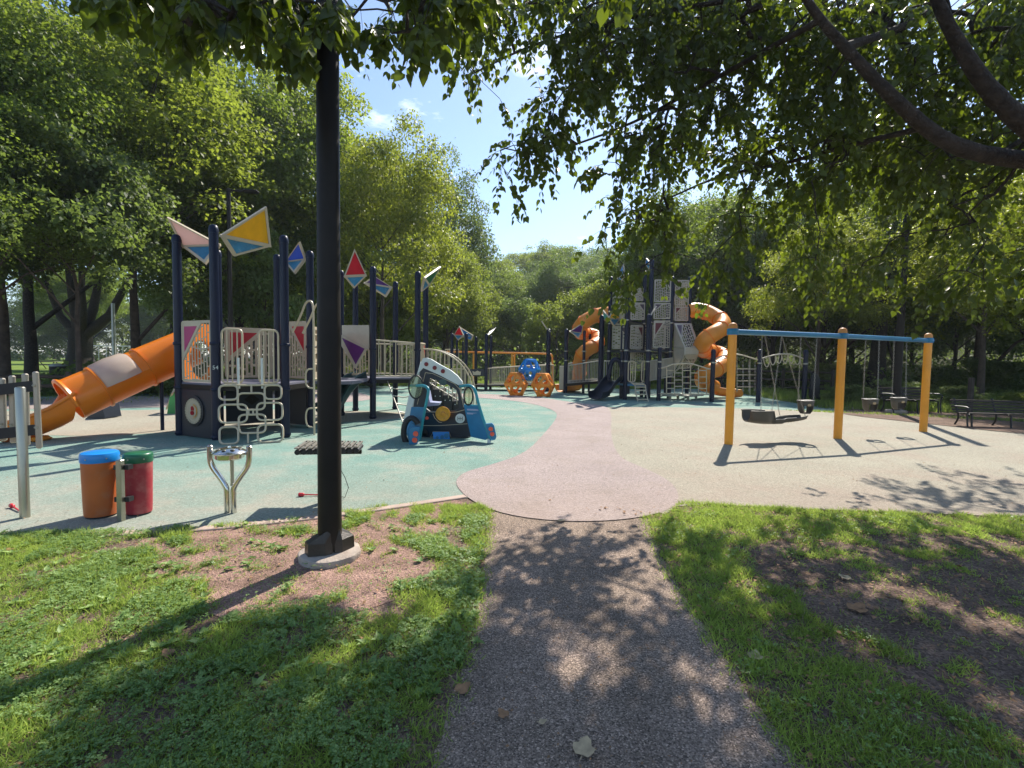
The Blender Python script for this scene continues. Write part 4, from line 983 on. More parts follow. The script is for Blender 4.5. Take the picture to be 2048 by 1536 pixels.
mb = MB(); mb.bbox((pp.x, pp.y, .295), (.052, .052, .60), .006); mb.build('post', M['steel'], T, smooth=False)
for z in (.52, .21):
    mb = MB(); mb.box((pp.x - .04, pp.y + .03, z), (.05, .06, .045)); mb.box((pp.x + .045, pp.y + .04, z), (.05, .06, .045)); mb.build('bracket', M['black'], T, smooth=False)
# steel drum on a Y stand
sp = G(461, 1027)
T = thing('steel_drum', 'domed steel tongue drum held by a forked chrome stand', 'steel drum', (sp.x, sp.y, 0))
zt = P(461, 905, sp.y).z
for sg in (-1, 1):
    mb = MB(); x0 = sp.x + sg * .033; w_ = .198
    mb.tube(chaikin([Vector((x0, sp.y, -.05)), Vector((x0, sp.y, .20)), Vector((sp.x + sg * .035, sp.y, .265)), Vector((sp.x + sg * .10, sp.y, .37)), Vector((sp.x + sg * .175, sp.y, .47)), Vector((sp.x + sg * w_, sp.y, .54)), Vector((sp.x + sg * w_, sp.y, zt + .055))], 2, False), .027, 12)
    mb.lathe([(.029, zt + .05), (.029, zt + .062), (.018, zt + .072)], (sp.x + sg * w_, sp.y, 0), 12)
    mb.build('arm', M['chrome'], T)
mb = MB(); mb.lathe([(.035, zt - .075), (.115, zt - .065), (.135, zt - .05), (.138, zt - .012), (.152, zt - .004), (.158, zt + .004), (.145, zt + .016), (.10, zt + .040), (.05, zt + .052), (.02, zt + .054), (.018, zt + .068), (.006, zt + .072)], sp, 36); bw_ = mb.build('drum_pan', M['chrome'], T)
m2 = MB()
for k in range(8):
    a = k * math.pi / 4; c_ = Vector((sp.x + .10 * math.cos(a), sp.y + .10 * math.sin(a), zt + .041)); m2.lathe([(.022, 0), (.020, .003), (.01, .004)], c_, 12)
sub(m2.build('tone_field', M['steel']), bw_)
mb = MB(); mb.tube([Vector((sp.x - .2, sp.y, zt - .01)), Vector((sp.x + .2, sp.y, zt - .01))], .012, 8); mb.tube([Vector((sp.x + .005, sp.y + .03, .28)), Vector((sp.x + .005, sp.y + .03, zt - .07))], .018, 10); mb.build('support', M['steel'], T)
# xylophone behind the lamp post
xp = G(668, 1000); xz = .655
T = thing('xylophone', 'black tube xylophone with pale bars, half hidden behind the foreground lamp post', 'xylophone', (xp.x, xp.y, 0))
mb = MB(); mb.lathe([(.045, -.05), (.045, .62)], xp, 16); mb.build('post', M['bronze'], T)
rot = R(8); cx, cy = P(663, 878, xp.y).x, xp.y - .02
for k in range(10):
    off = (k - 4.5) * .066; ca, sa = math.cos(rot), math.sin(rot); bx, by = cx + off * ca, cy + off * sa; ln = .30 + .012 * (9 - k)
    d_ = Vector((-sa, ca, 0)); c0 = Vector((bx, by, .585)); mb = MB()
    mb.tube([c0 - d_ * ln / 2, c0 + d_ * ln / 2], .030, 12); mb.build('resonator', M['black'], T)
    mb = MB(); m_ = Matrix.Translation((bx, by, .632)) @ Matrix.Rotation(rot, 4, 'Z'); mb.bbox((0, 0, 0), (.046, ln + .06, .014), .004, mx=m_)
    kb = mb.build('key', M['alu'], T, smooth=False); m2 = MB()
    for s_ in (-.36, .36): m2.lathe([(.009, 0), (.009, .008), (.004, .011)], Vector((bx, by, .639)) + d_ * ln * s_, 8)
    sub(m2.build('bolt', M['black']), kb)
mb = MB(); mb.box((cx, cy, .545), (.66, .05, .04), rz=rot); mb.build('frame', M['bronze'], T, smooth=False)
# beaters lying on the ground
def mallet(a, b, label, cord=None):
    T = thing('mallet', label, 'mallet', (a.x, a.y, 0)); mb = MB(); a = a + Vector((0, 0, .028)); b = b + Vector((0, 0, .018))
    mb.tube([a, a.lerp(b, .5), b], .008, 8); mb.build('handle', M['redmal'], T); mb = MB(); d = (b - a).normalized(); mb.tube([a - d * .035, a - d * .028, a + d * .02, a + d * .03], [.012, .021, .021, .012], 12); mb.build('head', M['redmal'], T)
    if cord: mb = MB(); mb.tube(cord, .0035, 6); mb.build('cord', M['black'], T)
mallet(G(603, 994), G(652, 993), 'red mallet lying on the surface left of the lamp post', [G(652, 993) + Vector((0, 0, .02)), G(690, 998) + Vector((0, 0, .02)), P(697, 975, 5.3), P(690, 955, 5.35), xp + Vector((.02, 0, .45))])
mallet(G(24, 1017), G(40, 1026), 'small red mallet on the ground beside the chime post')

# ================================================================== NEAR PLAY STRUCTURE
NS = thing('play_structure', 'near play structure with navy posts, two decks, coloured roof panels and orange tube slide', 'play structure', (-5.0, 11.5, 0))
pr = .080; nv = M['navy']
def S(u, v): return G(u, v)
HA = dict(A=(-6.58, 9.50), B=(-5.56, 9.02), C=(-4.46, 9.44), F=(-4.52, 10.78), E=(-5.50, 11.30), D=(-6.58, 10.80))
HT = dict(A=3.88, B=3.95, C=3.88, F=3.88, E=3.9, D=3.88)
c2 = Vector((-3.62, 13.7, 0))
HB = {k: (c2.x + 1.2 * math.sin(R(a)), c2.y - 1.2 * math.cos(R(a))) for k, a in dict(A=0, B=60, C=120, D=180, E=240, F=300).items()}
allp = [(HA[k], HT[k]) for k in 'ABCDEF'] + [(HB[k], 3.88) for k in 'ABCDEF']
for (x, y), h in allp:
    po = cyl_post(x, y, h, pr, NS, nv)
    for z in (.96, 1.82, .06): cb = MB(); clamp(cb, x, y, z, pr); c_ = cb.build('clamp', M['navy']); c_.parent = po
def deck(parent, pts, z, t=.06, sc=1.):
    c = sum((Vector((x, y, 0)) for x, y in pts), Vector()) / len(pts)
    q = [c + (Vector((x, y, 0)) - c) * sc + Vector((0, 0, z)) for x, y in pts]
    mb = MB(); mb.plate(q, t); o = mb.build('deck', M['deck'], parent, smooth=False)
    mb = MB()
    for i in range(len(q)):
        a, b = q[i], q[(i + 1) % len(q)]; m_, L_ = frame_mx(a, b); obar(mb, m_, (0, -.06), (L_, -.06), .10, .05)
    sub(mb.build('deck_beam', M['bronze'], smooth=False), o); return o
deck(NS, [HA[k] for k in 'ABCFED'], 1.04); deck(NS, [HB[k] for k in 'ABCDEF'], 1.04)
def v3(p, z): return Vector((p[0], p[1], z))
def side(pa, pb, gap=.10):
    a, b = Vector((pa[0], pa[1], 0)), Vector((pb[0], pb[1], 0)); d = (b - a).normalized() * gap; return a + d, b - d
def quad(pa, pb, z0, z1, gap=.10, z0b=None, z1b=None):
    a, b = side(pa, pb, gap); return [a + Vector((0, 0, z0)), b + Vector((0, 0, z0 if z0b is None else z0b)), b + Vector((0, 0, z1 if z1b is None else z1b)), a + Vector((0, 0, z1))]
A, B, C, D, E, F_ = [HA[k] for k in 'ABCDEF']
lattice_panel(NS, quad(A, B, 1.08, 2.26, .11), 'magenta', corner='tl', a=.68, b=.36, cols=9, rows=5, seed=1)
# navy play panel with the round medallion under the deck
a, b = side(A, B, .10); mb = MB()
mb.plate([a + Vector((0, 0, .02)), b + Vector((0, 0, .02)), b + Vector((0, 0, .95)), a + Vector((0, 0, .95))], .05)
pn = mb.build('lower_panel', M['navyplastic'], NS, smooth=False)
u_ = (b - a).normalized(); n_ = Vector((u_.y, -u_.x, 0)); cc = a.lerp(b, .44) + Vector((0, 0, .52))
mxm = Matrix((u_, Vector((0, 0, 1)), n_)).transposed().to_4x4(); mxm.translation = cc
mb = MB(); mb.lathe([(.30, .02), (.30, .045), (.285, .05)], mx=mxm, seg=28); sub(mb.build('medallion_ring', M['black']), pn)
mb = MB()
for k in range(28):
    a_ = 2 * math.pi * k / 28; mb.bbox((.225 * math.cos(a_), .225 * math.sin(a_), .055), (.045, .045, .012), .012, mx=mxm)
mb.lathe([(.225, .045), (.225, .056), (.17, .058)], mx=mxm, seg=28); sub(mb.build('medallion_border', M['beige']), pn)
mb = MB(); mb.lathe([(.165, .058), (.165, .064)], mx=mxm, seg=28); mb.build; sub(mb.build('medallion_face', M['panel']), pn)
mb = MB(); mb.bbox((0, -.035, .068), (.085, .075, .010), .02, mx=mxm)
for k, (dx, h_) in enumerate(((-.036, .075), (-.012, .09), (.012, .085), (.036, .065))): mb.bbox((dx, .01 + h_ / 2, .068), (.018, h_, .009), .006, mx=mxm)
mb.bbox((-.055, -.02, .068), (.018, .06, .009), .006, mx=mxm @ Matrix.Rotation(.5, 4, 'Z')); sub(mb.build('hand_symbol', M['pred'], smooth=False), pn)
mb = MB()
for rr_ in (.115, .135): mb.tube([mxm @ Vector((.01 + rr_ * math.cos(t * .25), rr_ * math.sin(t * .25), .067)) for t in range(-6, 7)], .005, 5)
sub(mb.build('hand_outline', M['amber']), pn)
a, b = side(A, D, .10); mb = MB(); zc_ = 1.42
mb.plate([a + Vector((0, 0, 1.08)), b + Vector((0, 0, 1.08)), b + Vector((0, 0, 2.12)), a.lerp(b, .75) + Vector((0, 0, 2.26)), a.lerp(b, .25) + Vector((0, 0, 2.26)), a + Vector((0, 0, 2.12))], .05, [[a.lerp(b, .5) + (b - a).normalized() * .36 * math.cos(t * math.pi / 10) + Vector((0, 0, 1.52 + .40 * math.sin(t * math.pi / 10))) for t in range(20)][::-1]])
mb.build('slide_entry_panel', M['orange'], NS, smooth=False)
# back lower panel with a diamond
a, b = side(D, E, .12); mb = MB(); mb.plate([a + Vector((0, 0, .05)), b + Vector((0, 0, .05)), b + Vector((0, 0, .93)), a + Vector((0, 0, .93))], .05); pn = mb.build('lower_panel', M['navyplastic'], NS, smooth=False)
u_ = (b - a).normalized(); n_ = Vector((u_.y, -u_.x, 0)); c_ = a.lerp(b, .55) + Vector((0, 0, .6)) - n_ * -.03
mb = MB(); mb.plate([c_ + u_ * .16, c_ + Vector((0, 0, .13)), c_ - u_ * .16, c_ - Vector((0, 0, .13))], .02); mb.lathe([(.02, -.02), (.02, .02)], c_, 10); sub(mb.build('diamond_knob', M['bronze'], smooth=False), pn)
a, b = side(E, F_, .12); mb = MB(); mb.plate([a + Vector((0, 0, .05)), b + Vector((0, 0, .05)), b + Vector((0, 0, .93)), a + Vector((0, 0, .93))], .05); mb.build('lower_panel', M['navyplastic'], NS, smooth=False)
# upper guards
lattice_panel(NS, quad(D, E, 1.10, 2.24, .11), 'pred', corner='tl', a=.85, b=.30, cols=9, rows=5, seed=2, fill=.5)
lattice_panel(NS, quad(E, F_, 1.10, 2.40, .11), 'pred', corner='tr', a=.7, b=.35, cols=9, rows=5, seed=3, fill=.5)
# loops and bars either side of the opening B-C
a, b = side(B, C, .09); m_, L_ = frame_mx(a, b)
for u0, u1 in ((.02, .36), (L_ - .36, L_ - .02)):
    mb = MB(); mb.tube([m_ @ Vector((x, .03, z)) for x, _, z in rrect([(u0, 0, 1.08), (u1, 0, 1.08), (u1, 0, 2.10), (u0, 0, 2.10)], .10)], .020, 8, closed=True)
    for k in range(1, 4): u = u0 + (u1 - u0) * k / 4; mb.tube([m_ @ Vector((u, .03, 1.09)), m_ @ Vector((u, .03, 2.09))], .014, 6)
    mb.build('railing', M['beige'], NS)
for u in (.30, L_ - .30):
    mb = MB(); mb.tube([m_ @ Vector((u, .08, .98)), m_ @ Vector((u, .12, 1.25)), m_ @ Vector((u, .12, 1.56))], .022, 8); mb.build('hand_grip', M['white'], NS)
# pod climber: eight rounded loops on a sloping frame
def pod(uz, vz):                                       # zoom-pixel measures -> point on the climber plane
    s = (uz - 730) / 620.; t = (vz - 770) / 680.; q = a.lerp(b, .03 + .94 * s); n_ = Vector((m_[0][1], m_[1][1], 0))
    return Vector((q.x * (1 - .014 - .045 * t), q.y * (1 - .014 - .045 * t), 1.03 * (1 - t) + .02))
a, b = side(B, C, .02)
for u0, v0, u1, v1, rd in [(728, 775, 905, 945, .09), (1172, 775, 1342, 945, .09), (905, 870, 1172, 1068, .10), (722, 1003, 995, 1212, .11), (1092, 990, 1352, 1195, .11), (912, 1125, 1178, 1338, .10), (725, 1262, 905, 1450, .09), (1098, 1248, 1355, 1450, .11)]:
    mb = MB(); mb.tube(rrect([pod(u0, v0), pod(u1, v0), pod(u1, v1), pod(u0, v1)], rd, 5), .0195, 8, closed=True); mb.build('climber_loop', M['beige'], NS)
mb = MB(); mb.tube([pod(760, 772), pod(1320, 772)], .0195, 8); mb.build('climber_bar', M['beige'], NS)
for (p, q) in (((1040, 772), (1040, 870)), ((1010, 1068), (1010, 1125)), ((1055, 1068), (1055, 1125)), ((1000, 1338), (1000, 1455))): mb = MB(); mb.tube([pod(*p), pod(*q)], .017, 8); mb.build('climber_bar', M['beige'], NS)
# arch ladder at the right side of the first deck
q0 = Vector((-4.02, 9.75, 0)); mb = MB()
for dx, dy in ((0, 0), (.03, .42)):
    o_ = q0 + Vector((dx, dy, 0)); mb.tube(chaikin([o_, o_ + Vector((0, 0, 1.3)), o_ + Vector((0, 0, 2.45)), o_ + Vector((-.02, 0, 2.72)), o_ + Vector((-.16, .02, 2.72)), o_ + Vector((-.30, .12, 2.45)), o_ + Vector((-.52, .2, 2.1))], 2, False), .022, 8)
for z in (.25, .55, .85, 1.15, 1.45, 1.75, 2.05): mb.tube([q0 + Vector((0, 0, z)), q0 + Vector((.03, .42, z))], .016, 6)
mb.build('arch_ladder', M['beige'], NS)
for z0_, z1_ in ((.16, .56), (.96, 1.36)):
    mb = MB(); mb.tube(chaikin([q0 + Vector((0, 0, z0_)), q0 + Vector((-.17, 0, z0_ + .02)), q0 + Vector((-.17, 0, z1_ - .02)), q0 + Vector((0, 0, z1_))], 2, False), .018, 8); mb.build('ladder_loop', M['beige'], NS)
# bridge between the decks
bA, bB = Vector((*C, 0)).lerp(Vector((*F_, 0)), .82), Vector((*HB['F'], 0))
pA, pB = Vector((-4.52, 10.78, 0)), Vector((*HB['E'], 0)); pC, pD = Vector((-3.55, 11.3, 0)), Vector((*HB['F'], 0))
mb = MB(); mb.plate([Vector((-4.5, 10.8, 1.02)), Vector((-3.62, 10.9, 1.02)), Vector((-3.75, 12.6, 1.02)), Vector((-4.6, 13.1, 1.02))], .07); mb.build('bridge_deck', M['deck'], NS, smooth=False)
mb = MB(); mb.tube(chaikin([Vector((-4.6, 12.95, .92)), Vector((-4.5, 12.5, 1.0)), Vector((-3.9, 12.2, 1.02)), Vector((-3.62, 12.45, .86))], 2, False), .04, 8); mb.build('bridge_arch', M['bronze'], NS)
lattice_panel(NS, quad((-4.60, 10.9), (-4.70, 12.9), 1.10, 2.30, .08), 'pred', corner='tr', a=.6, b=.3, cols=9, rows=5, seed=5, fill=.5)
lattice_panel(NS, quad(HB['F'], HB['A'], 1.12, 2.42, .10), None, corner='tl', a=.55, b=.5, cols=8, rows=6, seed=6)
a, b = side(HB['F'], HB['A'], .09); n_ = Vector((a - b).to_tuple()); m_, L_ = frame_mx(a, b)
def up(u, z, o_=-.03): return m_ @ Vector((u * L_, -o_, z))
mb = MB(); mb.plate([up(0, 2.46), up(1, 2.44), up(1, 1.80), up(.88, 1.84), up(.0, 2.18)], .035); mb.build('upper_plate', M['greypanel'], NS, smooth=False)
mb = MB(); mb.plate([up(.0, 2.20, -.05), up(.94, 1.84, -.05), up(.52, 1.30, -.05), up(0, 1.9, -.05)], .03); pu = mb.build('triangle_panel', M['greypanel'], NS, smooth=False)
mb = MB(); mb.plate([up(.03, 2.12, -.055), up(.86, 1.83, -.055), up(.54, 1.42, -.055)], .04); sub(mb.build('colour_pane', M['ppurple'], smooth=False), pu)
railing(NS, v3(HB['A'], 1.04), v3(HB['B'], 1.04), 1.02, .96, 8)
railing(NS, v3(HB['B'], 1.04), v3(HB['C'], 1.04), .98, .98, 8)
railing(NS, v3(HB['C'], 1.04), v3(HB['D'], 1.04), .98, .98, 8)
railing(NS, v3(HB['D'], 1.04), v3(HB['E'], 1.04), .98, .98, 8)
lattice_panel(NS, quad(HB['C'], (HB['C'][0] - .02, HB['C'][1] - .55), 1.1, 2.05, .05), 'pred', corner='tl', a=.8, b=.4, cols=3, rows=4, seed=9)
# curved stair railings down to the right
for dy in (0., .95):
    s0 = Vector((HB['C'][0] + .02, HB['C'][1] - .55 + dy, 0)); e0 = s0 + Vector((1.45, .30, 0)); mb = MB(); L_ = 12; topl = []
    for k in range(L_ + 1):
        t = k / L_; z = .45 + 1.42 * math.sqrt(max(0, 1 - t ** 2.2)); p = s0.lerp(e0, t); topl.append(Vector((p.x, p.y, z)))
    mb.tube(topl + [Vector((e0.x, e0.y, 0))], .022, 8)
    for k in range(0, L_): p = topl[k]; mb.tube([p, Vector((p.x, p.y, max(.10, 1.0 - k * .09)))], .012, 6)
    mb.tube([Vector((s0.x, s0.y, 1.02)), Vector((e0.x, e0.y, .12))], .011, 6); mb.build('stair_railing', M['beige'], NS)
for k in range(5):
    s0 = Vector((HB['C'][0] + .15 + .28 * k, HB['C'][1] - .02 + .06 * k, 0)); h = .88 - .17 * k
    mb = MB(); mb.bbox((s0.x, s0.y, h / 2), (.28, .85, h), .02)
    for dx in (-.07, .07): mb.lathe([(.016, -.002), (.016, .004)], mx=Matrix.Translation((s0.x + dx, s0.y - .425, h * .72)) @ Matrix.Rotation(R(90), 4, 'X'), seg=10, mi=1)
    mb.build('step_block', [M['black'], M['white']], NS, smooth=False)
# rope net climber
mb = MB(); r0 = [Vector((-3.30, 12.70, 1.0)), Vector((-2.75, 13.0, 1.0))]; r1 = [Vector((-2.55, 11.35, 0)), Vector((-2.1, 11.6, 0))]
for k in range(2): mb.tube([r0[k], r1[k]], .013, 6)
for t in (.18, .36, .54, .72, .88):
    a_, b_ = r0[0].lerp(r1[0], t), r0[1].lerp(r1[1], t); mb.tube([a_, a_.lerp(b_, .5) - Vector((0, 0, .05)), b_], .016, 6)
mb.build('chain_net', M['chain'], NS)
# dark green slide under the second deck, seen from below
def trough(parent, path, w, d, mt, name='slide', flare=None, t=.02):
    mb = MB(); n = len(path); K = 10; vs = []
    for i, p in enumerate(path):
        p = Vector(p); a_ = Vector(path[max(i - 1, 0)]); b_ = Vector(path[min(i + 1, n - 1)]); tg = (b_ - a_).normalized(); sd = tg.cross(Vector((0, 0, 1))).normalized(); upv = sd.cross(tg).normalized()
        for lay in (0, 1):
            for k in range(K + 1):
                th = math.pi * (k / K) ; cx_ = -math.cos(th) * (w / 2 + lay * t); cz_ = -(math.sin(th) ** .55) * (d) * 1 - lay * t
                if k in (0, K): cz_ = 0.02
                vs.append(p + sd * cx_ + upv * (cz_ + d))
    S_ = 2 * (K + 1)
    fs = []
    for i in range(n - 1):
        for k in range(K):
            fs.append((i * S_ + k, i * S_ + k + 1, (i + 1) * S_ + k + 1, (i + 1) * S_ + k)); o_ = K + 1
            fs.append((i * S_ + o_ + k, (i + 1) * S_ + o_ + k, (i + 1) * S_ + o_ + k + 1, i * S_ + o_ + k + 1))
        for k in (0, K): fs.append((i * S_ + k, (i + 1) * S_ + k, (i + 1) * S_ + K + 1 + k, i * S_ + K + 1 + k))
    for i in (0, n - 1):
        for k in range(K): fs.append((i * S_ + k, i * S_ + k + 1, i * S_ + K + 2 + k, i * S_ + K + 1 + k))
    mb.add(vs, fs)
    o = mb.build(name, M[mt], parent, ang=60)
    m2 = MB()
    for sgn in (0, K):
        m2.tube([vs[i * S_ + K + 1 + sgn] + Vector((0, 0, .012)) for i in range(n)], .028, 8)
    sub(m2.build('slide_lip', M[mt]), o)
    return o
sl = [Vector((-3.62, 14.9, 1.0)), Vector((-3.75, 15.2, .98)), Vector((-3.95, 15.6, .75)), Vector((-4.25, 16.1, .42)), Vector((-4.45, 16.5, .22)), Vector((-4.6, 17.0, .20))]
sl = [Vector((-3.95, 12.85, .98)), Vector((-4.12, 12.7, .90)), Vector((-4.3, 12.45, .66)), Vector((-4.42, 12.2, .40)), Vector((-4.48, 12.0, .24)), Vector((-4.5, 11.65, .20))]
trough(NS, sl, .52, .22, 'dkgreen')
# roof panels
kite(NS, P(335, 434, 9.35), P(392, 470, 9.25) + Vector((.25, .35, -.1)), P(411, 528, 9.3), P(365, 493, 9.6), 'ppink', 'pcyan', label='long pale pink and light blue roof panel on the left post')
kite(NS, P(532, 413, 9.9), P(541, 492, 10.2), P(467, 512, 9.6), P(440, 471, 9.2), 'pyel', 'pcyan', label='large yellow and blue roof panel')
kite(NS, P(599, 483, 10.6), P(612, 518, 10.9), P(589, 547, 10.7), P(570, 524, 11.2), 'pblue', 'pcyan', label='royal blue roof panel')
kite(NS, P(709, 498, 12.9), P(733, 551, 13.1), P(708, 577, 13.0), P(688, 553, 12.8), 'pred', 'pcyan', label='red roof panel')
kite(NS, P(748, 552, 14.3), P(784, 575, 14.8), P(772, 594, 14.6), P(728, 566, 14.0), 'ppurple', 'pcyan', label='purple roof panel')
kite(NS, P(881, 533, 14.4), P(848, 556, 13.2), P(842, 583, 13.6), P(858, 570, 14.2), 'pgreen', 'pcyan', label='green roof panel turned edge on')
# small number on the front post
fc = bpy.data.curves.new('number', 'FONT'); fc.body = '54'; fc.size = .10; fc.extrude = .001; fc.align_x = 'CENTER'
fo = bpy.data.objects.new('number_tmp', fc); me_ = bpy.data.meshes.new_from_object(fo); bpy.data.objects.remove(fo)
nb = bpy.data.objects.new('number_marking', me_); col.objects.link(nb); me_.materials.append(M['white']); nb.parent = NS; nb.matrix_parent_inverse = Matrix.Translation(-NS.location)
nb.matrix_world = Matrix.Translation((B[0] + .02, B[1] - pr - .012, 1.32)) @ Matrix.Rotation(R(90), 4, 'X')
nb.location = (B[0] + .045, B[1] - pr - .004, 1.34); nb.rotation_euler = (R(90), 0, R(32))

# ------------------------------------------------------------------ orange tube slide (part of the near structure)
def tube_wall(mb, path, r, seg=28, k0=0, k1=None, thick=.012, mi=0):
    """hollow tube along path; k0..k1 = arc of segments kept (angle index), for open windows"""
    n = len(path); K = seg if k1 is None else k1 - k0; closed = k1 is None; vs = []; rs = r if isinstance(r, list) else [r] * n
    for i, p in enumerate(path):
        a_ = path[max(i - 1, 0)]; b_ = path[min(i + 1, n - 1)]; tg = (b_ - a_).normalized(); sd = tg.cross(Vector((0, 0, 1))).normalized(); upv = sd.cross(tg).normalized()
        for lay in (0, 1):
            for k in range(K if closed else K + 1):
                th = 2 * math.pi * (k0 + k) / seg; rr = rs[i] - lay * thick; vs.append(p + (sd * math.cos(th) + upv * math.sin(th)) * rr)
    m = K if closed else K + 1; S_ = 2 * m; fs = []
    for i in range(n - 1):
        for k in range(K):
            k2 = (k + 1) % m if closed else k + 1
            fs.append((i * S_ + k, i * S_ + k2, (i + 1) * S_ + k2, (i + 1) * S_ + k)); fs.append((i * S_ + m + k, (i + 1) * S_ + m + k, (i + 1) * S_ + m + k2, i * S_ + m + k2))
        if not closed:
            for k in (0, K): fs.append((i * S_ + k, (i + 1) * S_ + k, (i + 1) * S_ + m + k, i * S_ + m + k))
    for i in (0, n - 1):
        for k in range(K):
            k2 = (k + 1) % m if closed else k + 1; fs.append((i * S_ + k, i * S_ + k2, i * S_ + m + k2, i * S_ + m + k))
    mb.add(vs, fs, mi)
s0 = P(352, 707, 10.35); s1 = P(140, 800, 8.95); s1.z = max(s1.z, .62); rT = .40
pth = [s0.lerp(s1, k / 12) for k in range(13)]
tg = (s1 - s0).normalized(); pth.insert(0, s0 - tg * .30)
mb = MB(); tube_wall(mb, pth[:6], rT * 1.03); SLD = mb.build('tube_slide', M['orange'], NS)
mb = MB(); tube_wall(mb, pth[5:11], rT, 28, 14, 31); sub(mb.build('tube_section', M['orange']), SLD)
mb = MB(); tube_wall(mb, [pth[6] , pth[6].lerp(pth[7], .4), pth[8], pth[9].lerp(pth[10], .6), pth[10]], [rT * .99, rT * 1.10, rT * 1.15, rT * 1.10, rT * .99], 28, 3, 14, .006); sub(mb.build('clear_window', M['clear']), SLD)
mb = MB(); tube_wall(mb, pth[5:7], rT, 28, 3, 14); sub(mb.build('window_collar', M['orange']), SLD)
mb = MB(); tube_wall(mb, pth[10:14], rT); sub(mb.build('tube_section', M['orange']), SLD)
for i in (5, 10):
    mb = MB(); tube_wall(mb, [pth[i] - tg * .015, pth[i] + tg * .015], rT + .030, 28, thick=.03); sub(mb.build('flange', M['orange']), SLD)
mb = MB(); tube_wall(mb, [pth[13] - tg * .03, pth[13] + tg * .01, pth[13] + tg * .04], [rT + .02, rT + .05, rT + .03], 28, -1, 15, .05); sub(mb.build('exit_rim', M['orange']), SLD)
# open run-out below the tube mouth
e = pth[13].copy(); d0_ = Vector((tg.x, tg.y, 0)).normalized(); d1_ = Vector((-1, -.35, 0)).normalized()
K = 18; mb = MB(); vs = []; c_ = e.copy(); n_ = 8; cs_ = []
for i in range(n_):
    t = i / (n_ - 1); dr = d0_.lerp(d1_, min(1, t * 1.6)).normalized()
    if i: c_ = c_ + dr * .125
    zc = e.z + (rT + .03 - e.z) * min(1, t * 1.5) ** .8; sd = dr.cross(Vector((0, 0, 1))).normalized(); sideh = [.16, .10, .04, .0, -.02, -.03, -.04, -.06][i]; cs_.append(c_.copy())
    for lay in (0, 1):
        for k in range(K + 1):
            th = math.pi + math.pi * k / K; rr = rT - lay * .035; x_ = math.cos(th) * rr; z_ = math.sin(th) * rr
            if k in (0, K): z_ = sideh
            vs.append(Vector((c_.x, c_.y, max(zc, rT + .03))) + sd * x_ + Vector((0, 0, z_)))
m = K + 1; S_ = 2 * m; fs = []
for i in range(n_ - 1):
    for k in range(K):
        fs.append((i * S_ + k, i * S_ + k + 1, (i + 1) * S_ + k + 1, (i + 1) * S_ + k)); fs.append((i * S_ + m + k, (i + 1) * S_ + m + k, (i + 1) * S_ + m + k + 1, i * S_ + m + k + 1))
    for k in (0, K): fs.append((i * S_ + k, (i + 1) * S_ + k, (i + 1) * S_ + m + k, i * S_ + m + k))
i = n_ - 1
for k in range(K): fs.append((i * S_ + k, i * S_ + k + 1, i * S_ + m + k + 1, i * S_ + m + k))
mb.add(vs, fs); sub(mb.build('slide_exit', M['orange'], ang=60), SLD)
mb = MB(); mb.tube([vs[i * S_] for i in range(n_)] + [vs[(n_ - 1) * S_ + k] for k in range(1, K)] + [vs[i * S_ + K] for i in range(n_ - 1, -1, -1)], .036, 8)
sub(mb.build('exit_lip', M['orange']), SLD)
e = cs_[3] - Vector((0, 0, 0)); dirx = d1_
fp = cs_[4]; mb = MB(); mb.bbox((fp.x, fp.y, .04), (.42, .34, .09), .05); sub(mb.build('slide_foot', M['orange2']), SLD)
sx = pth[3]; mb = MB(); mb.lathe([(.035, 0), (.035, sx.z - rT + .03)], (sx.x + .05, sx.y - .05, 0), 12); mb.build('slide_leg', M['navy'], NS)

# green hump toy and dark wedge behind the slide
p = G(345, 828); T = thing('climbing_hump', 'small green panel stepping hump with a tan side, behind the left navy post', 'hump', (p.x, p.y, 0))
mb = MB(); mb.plate([P(352, 778, p.y), P(341, 790, p.y), P(335, 828, p.y), P(352, 828, p.y), P(375, 828, p.y), P(372, 790, p.y)], .04); mb.build('green_panel', M['green'], T, smooth=False)
mb = MB(); mb.plate([P(352, 776, p.y + .05), P(346, 780, p.y + .05), P(334, 812, p.y + .3), P(338, 812, p.y + .3)], .3); mb.build('tan_panel', M['beige'], T, smooth=False)
p = G(205, 836); T = thing('balance_wedge', 'dark blue wedge behind the lower end of the orange tube slide', 'wedge', (p.x, p.y, 0))
mb = MB(); mb.plate([P(186, 837, p.y), P(227, 834, p.y), P(221, 808, p.y), P(215, 812, p.y)], .5); mb.build('wedge_body', M['navyplastic'], T, smooth=False)

# ================================================================== TOY TRUCK CAB
TY = thing('toy_truck', 'pretend truck cab with dark blue body, white roof strip, blue doors and yellow steering wheel', 'play truck', (-1.35, 9.2, 0))
def zj(u, v, Y): return P(780 + u / 6.983, 690 + v / 6.983, Y)
def yj(u): return 9.75 - .25 * (u - 330) / 800.       # the main panel runs slightly towards the camera on the right
def polyj(pts, f=yj, off=0.): return [zj(u, v, f(u) + off) for u, v in pts]
def circj(u, v, r, Y, n=24, ry=None): return [zj(u + r * math.cos(2 * math.pi * k / n), v + (ry or r) * math.sin(2 * math.pi * k / n), Y) for k in range(n)]
mb = MB(); mb.plate(polyj([(440, 320), (470, 320), (700, 420), (960, 560), (1000, 720), (1060, 900), (1140, 1270), (860, 1290), (820, 1210), (600, 1210), (560, 1305), (410, 1325), (350, 900), (330, 850)]), .06,
    [polyj([(558, 462), (640, 480), (800, 545), (935, 625), (955, 700), (970, 880), (940, 905), (830, 925), (560, 925), (480, 860), (545, 600)])[::-1]])
BD = mb.build('body_panel', M['navyplastic'], TY, smooth=False)
